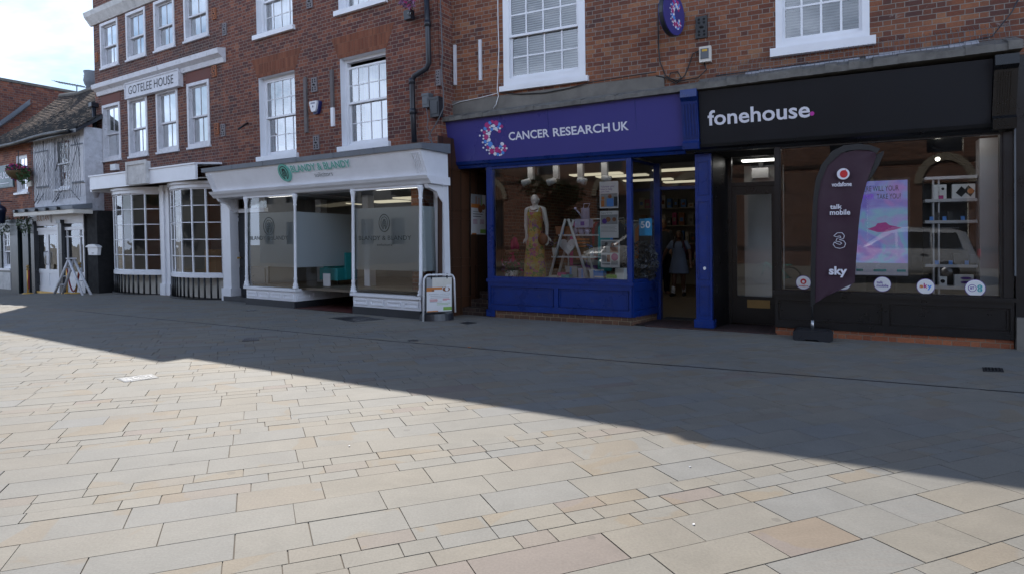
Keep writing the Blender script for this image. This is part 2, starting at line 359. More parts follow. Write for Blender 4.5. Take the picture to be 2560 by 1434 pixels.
M['hole'] = flat('dark_hole', (0.008, 0.008, 0.009), 0.9)
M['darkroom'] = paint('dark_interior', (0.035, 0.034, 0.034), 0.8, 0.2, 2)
M['greyroom'] = paint('grey_interior', (0.24, 0.245, 0.255), 0.8, 0.1, 2)
M['paleroom'] = paint('pale_interior', (0.38, 0.37, 0.34), 0.8, 0.1, 2)
M['floorwood'] = paint('shop_floor_boards', (0.12, 0.09, 0.06), 0.5, 0.2, 3)
M['curtain'] = None
M['teal_sign'] = flat('teal_sign_letters', (0.15, 0.48, 0.40), 0.4)
M['grey_sign'] = flat('grey_sign_letters', (0.25, 0.27, 0.28), 0.5)
M['white_sign'] = flat('white_sign_letters', (0.72, 0.72, 0.80), 0.45)
M['dark_sign'] = flat('dark_sign_letters', (0.03, 0.03, 0.035), 0.6)
M['frostdark'] = flat('clear_cut_lettering', (0.035, 0.05, 0.05), 0.5)
M['magenta'] = flat('magenta', (0.42, 0.03, 0.19), 0.45)
M['skyblue'] = flat('sky_blue', (0.08, 0.27, 0.72), 0.45)
M['pinkdot'] = flat('pink_dot', (0.5, 0.04, 0.36), 0.45)
M['red'] = flat('red_print', (0.55, 0.02, 0.025), 0.45)
M['purple'] = flat('purple_print', (0.09, 0.02, 0.28), 0.45)
M['teal'] = flat('teal_print', (0.03, 0.36, 0.38), 0.45)
M['orange'] = flat('orange_print', (0.55, 0.18, 0.03), 0.5)
M['greenp'] = flat('green_print', (0.22, 0.42, 0.06), 0.5)
M['brownp'] = flat('brown_print', (0.26, 0.09, 0.03), 0.5)
M['paper'] = flat('white_paper', (0.72, 0.72, 0.73), 0.6)
M['greyp'] = flat('grey_print', (0.3, 0.31, 0.32), 0.6)
M['sultan'] = flat('bronze_letters', (0.36, 0.15, 0.035), 0.4)
M['velvet'] = paint('red_velvet', (0.22, 0.008, 0.02), 0.8, 0.2, 12)
M['glass'] = glass('window_glass', 1.5, 0.0)
M['glassr'] = glass('sash_glass', 1.52, 0.06, mult=1.35)
M['archstone'] = paint('buff_arch_stone', (0.26, 0.22, 0.165), .9, .2, 4)
M['glassold'] = glass('old_wavy_glass', 1.52, 0.16, mult=0.7)
M['glassup'] = glass('upper_window_glass', 1.55, 0.05, mult=2.8)
M['frost'] = glass('frosted_film', 1.5, 0.0, film=0.86, filmcol=(0.58, 0.66, 0.71), mult=0.0)
def striped(name, a, b, scale, axis=0, thin=0.5):
    N = NT(name); s = N.n('ShaderNodeSeparateXYZ'); N.l(coord(N, 'UV'), s.inputs[0])
    f = N.math('FRACT', N.math('MULTIPLY', s.outputs[axis], scale)); k = N.math('GREATER_THAN', f, thin)
    return N.bsdf(N.mix(k, a, b), 0.8, 0, N.bump(N.math('SINE', N.math('MULTIPLY', s.outputs[axis], scale * 6.283)), 0.4, 0.01), 0.2)
M['vblind'] = striped('vertical_blind', (0.90, 0.91, 0.93), (0.78, 0.80, 0.84), 11, 0, 0.75)
M['hblind'] = striped('slatted_blind', (0.27, 0.285, 0.31), (0.07, 0.07, 0.08), 22, 1, 0.5)
M['hblind_dark'] = striped('dark_slatted_blind', (0.12, 0.125, 0.14), (0.03, 0.03, 0.035), 22, 1, 0.5)
M['curtain'] = striped('net_curtain', (0.86, 0.88, 0.92), (0.74, 0.77, 0.82), 7, 0, 0.55)
def planks(name, c0, c1, pw=0.11):
    N = NT(name); s = N.n('ShaderNodeSeparateXYZ'); N.l(coord(N, 'UV'), s.inputs[0])
    q = N.math('DIVIDE', s.outputs[0], pw); wn_ = N.n('ShaderNodeTexWhiteNoise', noise_dimensions='1D'); N.l(N.math('FLOOR', q), wn_.inputs['W'])
    gm = N.n('ShaderNodeMapping'); gm.inputs['Scale'].default_value = (30, 2.0, 1); N.l(coord(N, 'UV'), gm.inputs[0]); g = N.noise(gm.outputs[0], 1.5, 5, 0.6, 0.4)
    c = N.mix(N.math('ADD', N.math('MULTIPLY', wn_.outputs[0], 0.5), N.math('MULTIPLY', g, 0.6)), c0, c1)
    fr = N.math('FRACT', q); ed = N.math('LESS_THAN', N.math('MINIMUM', fr, N.math('SUBTRACT', 1.0, fr)), 0.05)
    return N.bsdf(N.mix(ed, c, (0.01, 0.007, 0.005)), 0.35, 0, N.bump(g, 0.15, 0.005))
M['wood'] = planks('brown_varnished_boards', (0.028, 0.012, 0.006), (0.085, 0.036, 0.018), 0.3)
M['strip'] = paint('weathered_timber', (0.17, 0.15, 0.15), 0.8, 0.35, 8, dirt=0.3)
def rooftile():
    N = NT('clay_roof_tiles'); s = N.n('ShaderNodeSeparateXYZ'); N.l(coord(N, 'UV'), s.inputs[0])
    v = N.math('DIVIDE', s.outputs[1], 0.145); u = N.math('DIVIDE', s.outputs[0], 0.2); row = N.math('FLOOR', v)
    uu = N.math('ADD', u, N.math('MULTIPLY', row, 0.5)); cmb = N.n('ShaderNodeCombineXYZ'); N.l(N.math('FLOOR', uu), cmb.inputs[0]); N.l(row, cmb.inputs[1])
    wn_ = N.n('ShaderNodeTexWhiteNoise', noise_dimensions='2D'); N.l(cmb.outputs[0], wn_.inputs['Vector'])
    big = N.noise(coord(N), 0.9, 5, 0.65)
    r = N.math('ADD', N.math('MULTIPLY', wn_.outputs[0], 0.7), N.math('MULTIPLY', big, 0.45))
    col = N.ramp(r, [(0.1, (0.05, 0.033, 0.026)), (0.45, (0.085, 0.056, 0.042)), (0.75, (0.12, 0.08, 0.056)), (1.0, (0.17, 0.10, 0.065))])
    fv = N.math('FRACT', v); fu = N.math('FRACT', uu)
    edge = N.math('MAXIMUM', N.math('LESS_THAN', fv, 0.12), N.math('LESS_THAN', fu, 0.07))
    col = N.mix(N.math('MULTIPLY', edge, 0.85), col, (0.018, 0.013, 0.011))
    h = N.math('ADD', N.math('SUBTRACT', 1.0, fv), N.math('MULTIPLY', wn_.outputs[0], 0.4))
    return N.bsdf(col, 0.85, 0, N.bump(h, 0.7, 0.03), 0.2)
M['tile'] = rooftile()
def paving():
    N = NT('sandstone_slab'); at = N.n('ShaderNodeAttribute', attribute_name='slab'); sp = N.n('ShaderNodeSeparateColor'); N.l(at.outputs['Color'], sp.inputs[0])
    r, g, b = sp.outputs[0], sp.outputs[1], sp.outputs[2]
    off = N.n('ShaderNodeVectorMath', operation='MULTIPLY_ADD'); off.inputs[1].default_value = (40, 40, 40); N.l(at.outputs['Color'], off.inputs[0]); N.l(coord(N), off.inputs[2]); pv = off.outputs[0]
    col = N.ramp(r, [(0.0, (0.197, 0.195, 0.186)), (0.3, (0.206, 0.199, 0.181)), (0.55, (0.213, 0.199, 0.172)), (0.8, (0.214, 0.194, 0.161)), (0.94, (0.210, 0.183, 0.157)), (1.0, (0.201, 0.170, 0.150))])
    st = N.noise(pv, 1.1, 3, 0.5, 1.2)
    ochre = N.mix(N.math('MULTIPLY', N.ramp(st, [(0.55, (0, 0, 0)), (0.57, (1, 1, 1))]), N.math('MULTIPLY', N.math('GREATER_THAN', g, 0.62), 0.5)), col, (0.22, 0.172, 0.115))
    bl = N.noise(pv, 2.6, 5, 0.6, 0.8); c2 = N.mix(1.0, ochre, N.ramp(bl, [(0.25, (0.86,) * 3), (0.7, (1.05,) * 3)]), 'MULTIPLY')
    bm = N.n('ShaderNodeMapping'); bm.inputs['Rotation'].default_value = (0, 0, 0.6); bm.inputs['Scale'].default_value = (3, 40, 3); N.l(pv, bm.inputs[0])
    ve = N.noise(bm.outputs[0], 0.9, 4, 0.6, 1.5); c3 = N.mix(N.math('MULTIPLY', N.ramp(ve, [(0.35, (1, 1, 1)), (0.5, (0, 0, 0))]), N.math('MULTIPLY', b, 0.22)), c2, (0.2, 0.17, 0.15))
    gr = N.noise(coord(N), 75, 4, 0.65); c4 = N.mix(1.0, c3, N.ramp(gr, [(0.3, (0.86,) * 3), (0.65, (1.05,) * 3)]), 'MULTIPLY')
    big = N.noise(coord(N), 0.35, 5, 0.6, 0.5); c4 = N.mix(1.0, c4, N.ramp(big, [(0.3, (0.84, 0.85, 0.87)), (0.65, (1.03, 1.02, 1.0))]), 'MULTIPLY')
    spot = N.n('ShaderNodeTexVoronoi'); spot.inputs['Scale'].default_value = 1.9; N.l(coord(N), spot.inputs['Vector'])
    c5 = N.mix(N.math('MULTIPLY', N.math('LESS_THAN', spot.outputs['Distance'], 0.05), 0.32), c4, (0.07, 0.065, 0.06))
    return N.bsdf(c5, 0.72, 0, N.bump(N.math('ADD', N.noise(pv, 22, 5, 0.65), N.math('MULTIPLY', gr, 0.3)), 0.22, 0.006), 0.3)
M['slab'] = paving()
M['joint'] = paint('dark_joint_sand', (0.125, 0.105, 0.085), 0.95, 0.3, 12)
M['farground'] = brick('far_paving', [(0, (0.18, 0.17, 0.155)), (1, (0.22, 0.20, 0.165))], (0.12, 0.1, 0.08), bl=0.5, rh=0.25, joint=0.008, soot=0.0, patch=0.0)
M['doortile'] = brick('dark_quarry_tiles', [(0, (0.04, 0.026, 0.026)), (1, (0.075, 0.042, 0.038))], (0.025, 0.02, 0.02), bl=0.12, rh=0.11, joint=0.005, soot=0.1, patch=0.0)
M['redtile'] = paint('red_lobby_floor', (0.12, 0.04, 0.035), 0.5, 0.2, 4)
M['skin'] = paint('skin', (0.36, 0.2, 0.14), 0.55, 0.08, 6)
M['skindark'] = paint('brown_skin', (0.15, 0.075, 0.045), 0.5, 0.08, 6)
M['hairdark'] = paint('black_hair', (0.012, 0.01, 0.009), 0.5, 0.3, 30)
M['hairgrey'] = paint('grey_hair', (0.3, 0.27, 0.23), 0.6, 0.3, 30)
M['mannequin'] = paint('white_mannequin', (0.68, 0.64, 0.62), 0.35, 0.05, 4)
M['leaf'] = paint('leaf', (0.035, 0.085, 0.022), 0.6, 0.4, 5)
M['leafpale'] = paint('pale_leaf', (0.12, 0.16, 0.10), 0.6, 0.4, 5)
M['pinkflower'] = paint('pink_petals', (0.5, 0.03, 0.16), 0.6, 0.35, 20)
M['violet'] = paint('violet_petals', (0.16, 0.03, 0.3), 0.6, 0.3, 20)
M['lilac'] = paint('lilac_petals', (0.34, 0.19, 0.34), 0.6, 0.3, 20)
M['wicker'] = paint('wicker_basket', (0.11, 0.07, 0.028), 0.8, 0.4, 25, bump=0.5)
M['panel'] = emit('ceiling_panel_light', (1.0, 0.90, 0.66), 0.38)
M['fillpanel'] = emit('added_window_fill', (1.0, 0.96, 0.9), 2.0)  # added glow to brighten the window displays, tucked out of view above them
M['cool_panel'] = emit('spot_bulb_light', (1.0, 0.95, 0.82), 3.0)
# ---------------------------------------------------------------- ground
e2 = ray(5050, 612); e2 = Vector((e2.x, e2.y, 0)).normalized(); e1 = Vector((-e2.y, e2.x, 0))
def grid(name, x0, x1, y0, y1, st, dz, mat):
    nx, ny = int((x1 - x0) / st) + 1, int((y1 - y0) / st) + 1
    vs = [(x0 + i * st, y0 + j * st, gz(x0 + i * st, y0 + j * st) + dz) for j in range(ny) for i in range(nx)]
    fs = [(j * nx + i, j * nx + i + 1, (j + 1) * nx + i + 1, (j + 1) * nx + i) for j in range(ny - 1) for i in range(nx - 1)]
    mb = MB(); mb.add(vs, fs, 0, [(v[0], v[1]) for v in vs]); return struct(name, mb, mat)
g = MB(); S_ = 2000
grid('ground', -60, 60, -50, 60, 1.5, -0.03, M['farground'])
sk = MB(); sk.add([(-S_, -S_, -0.7), (S_, -S_, -0.7), (S_, S_, -0.7), (-S_, S_, -0.7)], [(0, 1, 2, 3)], 0, [(-S_, -S_), (S_, -S_), (S_, S_), (-S_, S_)]); struct('terrain', sk, M['farground'])
grid('paving_bed', -22, 13, -1.0, 26, 0.5, -0.007, M['joint'])
rows = []; t = 3.131 - 1.248 * 3; k = 0
while t < 27:
    for i in range(3): rows.append((t, 0.277)); t += 0.277
    for i in range(3): rows.append((t, 0.139)); t += 0.139
rng = random.Random(5)
sv, sf, scol = [], [], []
for t, wd in rows:
    if t < -1.0: continue
    s = -15 + rng.random()
    while s < 14:
        ln = rng.uniform(0.34, 0.72) if wd > 0.2 else rng.choice([rng.uniform(0.17, 0.3), rng.uniform(0.25, 0.5)])
        c = e1 * (t + wd / 2) + e2 * (s + ln / 2)
        ok = c.y > 0.3
        if ok:
            px = CX + FPX * c.x / c.y; py = 612 + FPX * CAMH / c.y
            ok = (-1300 < px < 3600 and -7.5 < c.x + 0.25 * (4 - c.y) < 12.5) or (-260 < px < 2820)
        if ok and c.x > -8:
            ok = Rr.uw(c)[1] > -0.55 if c.x > -2.2 else True
        if ok: ok = L.uw(c)[1] > -0.5 if c.x < -1.0 else True
        if ok and L.uw(c)[0] < -16: ok = False
        if ok:
            ga, gb = 0.0020 + rng.random() * 0.0013, 0.0021 + rng.random() * 0.0016; dz = rng.uniform(-0.0012, 0.0012); b = len(sv)
            for z in (-0.009, 0.0):
                for (a, q) in ((s + gb, t + ga), (s + ln - gb, t + ga), (s + ln - gb, t + wd - ga), (s + gb, t + wd - ga)):
                    p = e1 * (q + rng.uniform(-.0012, .0012)) + e2 * (a + rng.uniform(-.0015, .0015)); sv.append((p.x, p.y, gz(p.x, p.y) + z + dz * (z == 0)))
            sf += [(b + 4, b + 5, b + 6, b + 7), (b, b + 1, b + 5, b + 4), (b + 1, b + 2, b + 6, b + 5), (b + 2, b + 3, b + 7, b + 6), (b + 3, b, b + 4, b + 7)]
            r = min(max(rng.gauss(0.45, 0.24) + (0.10 if wd < 0.2 else -0.04), 0), 1)
            scol += [(r, rng.random(), rng.random(), 1)] * 5
        s += ln
me = bpy.data.meshes.new('pavement'); me.from_pydata(sv, [], sf); me.materials.append(M['slab'])
ca = me.attributes.new('slab', 'FLOAT_COLOR', 'FACE'); ca.data.foreach_set('color', [q for c in scol for q in c])
pave = bpy.data.objects.new('pavement', me); COL.objects.link(pave); tag(pave, kind='structure'); ORG['pavement'] = Vector((0, 0, 0))
def strip_on_ground(name, pts, half, h, mat):
    mb = MB()
    for a, b in zip(pts[:-1], pts[1:]):
        d = (b - a).normalized(); n = Vector((-d.y, d.x, 0)) * half
        q = [a - n, b - n, b + n, a + n]; vs = [Vector((p.x, p.y, gz(p.x, p.y) + z)) for z in (-0.006, h) for p in q]
        mb.add(vs, [(4, 5, 6, 7), (0, 1, 5, 4), (1, 2, 6, 5), (2, 3, 7, 6), (3, 0, 4, 7)])
    return mb.build(name, mat)
dr = [gp(x, y) for x, y in ((190, 776), (285, 785.7), (860, 841), (1560, 903), (2130, 947), (2560, 981), (2720, 994))]
dr = [a.lerp(b, k / 6) for a, b in zip(dr[:-1], dr[1:]) for k in range(6)] + [dr[-1]]
tag(strip_on_ground('slot_drain', dr, 0.013, 0.004, M['iron']), 'long thin dark slot drain crossing the paving in front of the shops', 'drain')
def cover(name, quad, mats, label, cat, bars=0, ring=False):
    p = [gp(*q) for q in quad]; mb = MB()
    def at(a, b, z=0.0):
        q = p[0].lerp(p[1], a).lerp(p[3].lerp(p[2], a), b); return Vector((q.x, q.y, gz(q.x, q.y) + z))
    def plate(a0, a1, b0, b1, z, m):
        q = [at(a0, b0, -0.004), at(a1, b0, -0.004), at(a1, b1, -0.004), at(a0, b1, -0.004)]; u = [at(a0, b0, z), at(a1, b0, z), at(a1, b1, z), at(a0, b1, z)]
        mb.add(q + u, [(4, 5, 6, 7), (0, 1, 5, 4), (1, 2, 6, 5), (2, 3, 7, 6), (3, 0, 4, 7)], m)
    plate(0, 1, 0, 1, 0.004, 0)
    for i in range(bars): plate((i + 0.2) / bars, (i + 0.62) / bars, 0.1, 0.9, 0.009, 1)
    if ring:
        for k in range(5): plate(0.04 + k * 0.045, 0.065 + k * 0.045, 0.12, 0.88, 0.008, 1)
        n = 20
        for i in range(n):
            for r0, r1, m in ((0.30, 0.36, 1), (0.12, 0.17, 1)):
                a, b = 2 * math.pi * i / n, 2 * math.pi * (i + 0.8) / n
                vs = [at(0.62 + r * math.cos(t) * 0.78, 0.5 + r * math.sin(t) * 1.1, 0.008) for r in (r0, r1) for t in (a, b)]
                mb.add(vs, [(0, 2, 3, 1)], m)
    return tag(mb.build(name, mats), label, cat)
cover('drain_grate', [(605, 853), (648, 850), (646, 843), (609, 845)], [M['iron'], M['greyplate']], 'slotted iron gully grate in the shaded paving before the white bay', 'drain grate', bars=9)
cover('manhole_cover', [(884, 804), (960, 797), (902, 789), (823, 794)], [M['iron'], M['drain']], 'wide dark manhole cover beside the lobby between white bays', 'manhole cover', bars=5)
cover('manhole_cover', [(1168, 810), (1193, 806), (1170, 803), (1147, 806)], [M['iron'], M['drain']], 'small dark diamond-set cover by the brown steps', 'manhole cover', bars=3)
cover('manhole_cover', [(1018, 852), (1046, 851.5), (1045, 848.5), (1022, 848.5)], [M['iron'], M['drain']], 'small dark cover just above the slot drain line', 'manhole cover', bars=2)
cover('manhole_cover', [(614, 777), (646, 775.5), (640, 773.5), (618, 774)], [M['iron'], M['drain']], 'thin dark cover on the paving near the grey door', 'manhole cover', bars=2)
cover('drain_grate', [(2458, 928), (2510, 929), (2506, 919), (2456, 917)], [M['hole'], M['iron']], 'dark oblong gully grate at the right in front of the black shop', 'drain grate', bars=6)
cover('manhole_cover', [(312, 955), (397, 943), (378, 934), (292, 946)], [M['greyplastic'], M['steel']], 'grey and silver patterned inspection cover lying in the sunlit paving', 'manhole cover', ring=True)
# litter and fallen leaves
def litter(name, x, y, r, mat, label, cat):
    c = gp(x, y); c.z = gz(c.x, c.y); n = 7; rr = random.Random(int(x)); mb = MB()
    vs = [c + Vector((math.cos(a) * r * rr.uniform(.6, 1.1), math.sin(a) * r * rr.uniform(.6, 1.1), 0.004 + rr.random() * 0.006)) for a in (2 * math.pi * i / n for i in range(n))]
    mb.add(vs + [v - ZZ * 0.003 for v in vs], [tuple(range(n)), tuple(range(2 * n - 1, n - 1, -1))] + [(i, n + i, n + (i + 1) % n, (i + 1) % n) for i in range(n)]); solo(name, mb, mat, label, cat)
litter('paper_scrap', 1725, 1167, 0.008, M['paper'], 'white paper scrap on sunlit slab near the shadow edge', 'litter')
litter('paper_scrap', 1734, 1311, 0.008, M['paper'], 'white scrap of paper on the lower pale slab', 'litter')
litter('paper_scrap', 873, 1115, 0.009, M['paper'], 'tiny white scrap on sunlit slab left of the middle', 'litter')
litter('fallen_leaf', 1173, 868, 0.03, M['orange'], 'small orange leaf lying against the slot drain', 'leaf')
litter('fallen_leaf', 740, 800, 0.03, M['orange'], 'orange leaf on shaded paving before the red lobby floor', 'leaf')
# ---------------------------------------------------------------- shared window builder
def sash(F, b, u0, u1, z0, z1, w, depth, fw, cols, ru, rl, meet=0.5, bar=0.022, blind=None, sill=None, proud=0.0, glassm='glassup', wood='white', drop=0.0, part='sash_window', back=0.16):
    mb = MB(); v = w - depth
    mb.box(F, u0, u0 + fw, v - 0.12, v + proud, z0, z1); mb.box(F, u1 - fw, u1, v - 0.12, v + proud, z0, z1)
    mb.box(F, u0 + fw, u1 - fw, v - 0.12, v + proud - 0.002, z1 - fw, z1); mb.box(F, u0 + fw, u1 - fw, v - 0.12, v + proud - 0.002, z0, z0 + fw * 1.1)
    a, c, lo, hi = u0 + fw, u1 - fw, z0 + fw * 1.1, z1 - fw; zm = lo + (hi - lo) * meet; gl = MB()
    for (p, q, wv, n) in ((zm - 0.02, hi - drop, v - 0.03, ru), (lo, zm + 0.025, v - 0.08, rl)):
        st = 0.04
        mb.box(F, a, a + st, wv - 0.02, wv + 0.018, p, q); mb.box(F, c - st, c, wv - 0.02, wv + 0.018, p, q)
        mb.box(F, a + st, c - st, wv - 0.02, wv + 0.016, p, p + (0.07 if p == lo else 0.045)); mb.box(F, a + st, c - st, wv - 0.02, wv + 0.016, q - 0.045, q)
        for i in range(1, cols): x = a + (c - a) * i / cols; mb.box(F, x - bar / 2, x + bar / 2, wv - 0.015, wv + 0.012, p, q)
        for i in range(1, n): x = p + (q - p) * i / n; mb.box(F, a, c, wv - 0.014, wv + 0.010, x - bar / 2, x + bar / 2)
        gl.quad(F, [(a, wv, p), (c, wv, p), (c, wv, q), (a, wv, q)])
    f = mb.build(part, M[wood], b); gl.build('pane', M[glassm], f)
    if blind:
        bl = MB(); bl.quad(F, [(a, v - back, lo), (c, v - back, lo), (c, v - back, hi), (a, v - back, hi)]); bl.build('blind', M[blind], f)
    if sill:
        s = MB(); e, h, pr = sill; s.box(F, u0 - e, u1 + e, v - 0.05, w + pr, z0 - h, z0 + 0.002); s.build('sill', M[wood], f)
    return f
def shell(b, F, u0, u1, w0, w1, z0, z1, mat, roofmat, inner='darkroom', floors=()):
    """side walls, back wall and floors behind a front wall"""
    mb = MB()
    mb.box(F, u0, u0 + 0.2, w1, w0 - 0.02, z0, z1); mb.box(F, u1 - 0.2, u1, w1, w0 - 0.02, z0, z1); mb.box(F, u0 + 0.2, u1 - 0.2, w1 - 0.2, w1, z0, z1)
    mb.build('rear_wall', mat, b)
    fl = MB()
    for z in floors: fl.box(F, u0 + 0.2, u1 - 0.2, w1, w0 - 0.25, z, z + 0.2)
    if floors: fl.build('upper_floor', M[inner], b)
def px_poly(F, pts, w): return [F.uz(x, y, w) for x, y in pts]
WL = -0.12
uG0, uJ, uB1 = L.U(243, 420, WL), L.U(556.5, 200, WL), L.U(1098, 200, WL)
HG, HB = 9.68, 8.72
uBend = uB1
# ================================================================ narrow brown building with two bow windows
gh = thing('town_house', 'narrow brown brick building with eight sash windows and painted name board', 'building', L.P(uG0, WL, gz(*L.P(uG0, 0, 0)[:2])))
zg = -0.25
def q4(F, w, *pts): return F.quad(*pts, w=w)
ghw = [q4(L, WL, (251, 63), (295.5, 45), (296.5, 162), (253, 175)), q4(L, WL, (315.5, 35), (363.5, 17), (365.5, 140), (317, 155)), q4(L, WL, (385, 5), (435.5, -15), (438, 113), (387, 131)), q4(L, WL, (459, -24), (519.5, -46), (522, 84), (462, 106)),
       q4(L, WL, (256, 265), (300, 254.5), (304, 396), (260, 402)), q4(L, WL, (320.5, 250), (367, 239.5), (372.5, 386.5), (324, 394.5)), q4(L, WL, (391, 231.5), (443.7, 220.5), (448.7, 375), (394, 383.5)), q4(L, WL, (468, 208), (521.8, 195.5), (528, 361.5), (471.5, 371))]
zt = sum(h[3] for h in ghw[:4]) / 4; zb = sum(h[2] for h in ghw[:4]) / 4; z2t = sum(h[3] for h in ghw[4:]) / 4; z2b = sum(h[2] for h in ghw[4:]) / 4
ghw = [(a, b, zb, zt) for a, b, _, _ in ghw[:4]] + [(a, b, z2b, z2t) for a, b, _, _ in ghw[4:]]
zsf = L.Zz(350, 470, 0.0)
mb = MB(); uSh0 = L.U(291, 620, -0.05); uJs = L.U(553, 620, 0.0)
shop_hole = (uSh0, uJs, zg, zsf + 0.05)
wall_holes(mb, L, uG0, uJ, zg, HG, WL, [(h[0], h[1], h[2], h[3]) for h in ghw] + [shop_hole], 0.1, 0, 0)
mb.build('wall', M['brick_g'], gh)
for i, h in enumerate(ghw):
    sash(L, gh, h[0] + .001, h[1] - .001, h[2] + .001, h[3] - .001, WL, 0.05, 0.085, 2, 1, 1, 0.47, 0.018, blind='vblind', sill=(0.03, 0.05, 0.06), proud=0.075, wood='whiteold', back=0.10)
shell(gh, L, uG0, uJ, WL, -9, zg, HG - 0.4, M['brick_g'], None, floors=(3.3, 6.2))
for h in ghw: 
    if (h[3] < 6 and h[0] > ghw[4][1] and h[1] < ghw[7][0]): continue
    mb = MB(); e = 0.06; mb.poly(L, [(h[0] - e, h[3] + 0.01), (h[1] + e, h[3] + 0.01), (h[1] + e, h[3] + 0.42), (h[0] - e, h[3] + 0.42)], WL - 0.05, WL + 0.006); mb.build('brick_arch', M['rubbed'], gh)
uc0, uc1 = L.U(233, 232, 0.05), L.U(549, 120, 0.05); zc = L.Zz(390, 182, 0.05)
mb = MB(); mb.prism(L, [(WL - .01, zc - 0.17), (WL + .06, zc - 0.17), (WL + 0.10, zc - 0.05), (WL + 0.22, zc + 0.03), (WL + 0.24, zc + 0.16), (WL - .01, zc + 0.22)], uc0, uc1); mb.build('cornice', M['whiteold'], gh)
mb = MB(); zk = L.Zz(270, 18, 0.1); mb.prism(L, [(WL - .01, zk - 0.25), (WL + .05, zk - 0.25), (WL + 0.22, zk - 0.02), (WL + 0.26, zk + 0.12), (WL - .01, zk + 0.16)], uG0 - 0.12, uJ); mb.build('cornice', M['stone'], gh)
mb = MB(); mb.prism(L, [(WL - 0.3, HG - 0.02), (WL + 0.05, HG - 0.02), (WL + 0.05, HG + 0.06), (WL - 0.3, HG + 0.06)], uG0, uJ); mb.prism(L, [(WL - .03, HG - 0.5), (-9, HG - 0.5), (-4.6, HG + 0.6)], uG0, uJ); mb.build('roof', M['tile'], gh)
# name board
sb = L.quad((311.3, 210.7), (446.4, 171.6), (448.4, 214.8), (314, 249.7), w=0.0)
t = thing('name_board', 'white painted board with black capitals under the white cornice of the brown house', 'sign', L.P(sb[0], 0.0, sb[2]))
mb = MB(); mb.box(L, sb[0], sb[1], WL + .002, 0.0, sb[2], sb[3]); e = .035
for r in ((sb[0], sb[1], sb[2], sb[2] + e), (sb[0], sb[1], sb[3] - e, sb[3]), (sb[0], sb[0] + e, sb[2] + e, sb[3] - e), (sb[1] - e, sb[1], sb[2] + e, sb[3] - e)): mb.box(L, r[0], r[1], 0.001, 0.022, r[2], r[3])
bd = mb.build('board', M['whiteold'], t); mb = MB(); hh = sb[3] - sb[2]; ww = sb[1] - sb[0]
letter(mb, L, 'GOTELEE HOUSE', sb[0] + ww * .07, sb[0] + ww * .905, sb[2] + hh * .24, sb[2] + hh * .76, 0.006)
mb.build('lettering', M['dark_sign'], t)
# ground floor shopfront with two bows
sf = thing('bow_shopfront', 'white shopfront with two curved many-paned bow windows and railings', 'shopfront', L.P(uSh0, 0, 0))
wf = 0.62
f = L.quad((225, 444), (488, 406.5), (489, 446), (224, 476), w=wf); uf0, uf1, zf0, zf1 = f
zf0 = (L.Zz(300, 468.5, wf) + L.Zz(440, 452, wf)) / 2; zf1 = (L.Zz(260, 440.5, wf) + L.Zz(440, 413, wf)) / 2
mb = MB(); mb.prism(L, [(wf - 0.06, zf0), (wf, zf0), (wf, zf1), (wf - 0.06, zf1)], uf0, uf1)
mb.prism(L, [(WL, zf1 + 0.06), (wf + 0.03, zf1 - 0.01), (wf + 0.03, zf1 + 0.03), (WL, zf1 + 0.12)], uf0 - .03, uf1); mb.box(L, uf0, uf0 + 0.05, WL, wf - .061, zf0, zf1)
mb.box(L, uf0 - 0.1, uf0 + 0.0, WL, wf - 0.05, zf0 - 0.06, zf0 + 0.12)
fa = mb.build('fascia', M['white'], sf)
mb = MB(); mb.prism(L, [(WL, zf0 + 0.10), (wf - 0.062, zf0 + 0.03), (wf - .062, zf0 + 0.05), (WL, zf0 + 0.14)], uf0 + .06, uf1); mb.build('soffit', M['cream'], sf)
cb = L.quad((315, 409), (365, 402.5), (368, 458), (318, 463.5), w=wf + .08); mb = MB(); mb.box(L, cb[0], cb[1], wf - 0.03, wf + 0.08, cb[2], cb[3]); e = 0.07
for r in ((cb[0] - .01, cb[1] + .01, cb[3] - e, cb[3] + .03), (cb[0], cb[0] + e, cb[2], cb[3] - e), (cb[1] - e, cb[1], cb[2], cb[3] - e)): mb.box(L, r[0], r[1], wf + .081, wf + .11, r[2], r[3])
mb.build('centre_block', M['stone'], sf)
def arc(ua, ub, sag, n, w0=0.0):
    c = ub - ua; R = (c * c / 4 + sag * sag) / (2 * sag); a = math.asin(c / 2 / R); um = (ua + ub) / 2
    return [(um + R * math.sin(-a + 2 * a * i / n), w0 + R * math.cos(-a + 2 * a * i / n) - (R - sag)) for i in range(n + 1)]
def band(mb, A, B, z0, z1, m=0):
    """solid between inner arc A and outer arc B"""
    n = len(A); vs = [L.P(u, w, z) for z in (z0, z1) for (u, w) in A + B]; fs = []
    for i in range(n - 1):
        fs += [(n + i, n + i + 1, 3 * n + i + 1, 3 * n + i), (2 * n + i, 3 * n + i, 3 * n + i + 1, 2 * n + i + 1), (i, i + 1, n + i + 1, n + i), (i + 1, i, 2 * n + i, 2 * n + i + 1)]
    fs += [(0, n, 3 * n, 2 * n), (2 * n - 1, n - 1, 3 * n - 1, 4 * n - 1)]
    mb.add(vs, fs, m)
bows = [((290, 404), (350, 484.5), (350, 676), (350, 687), 737), ((433, 557.5), (500, 470.5), (500, 684), (500, 694.5), 751)]
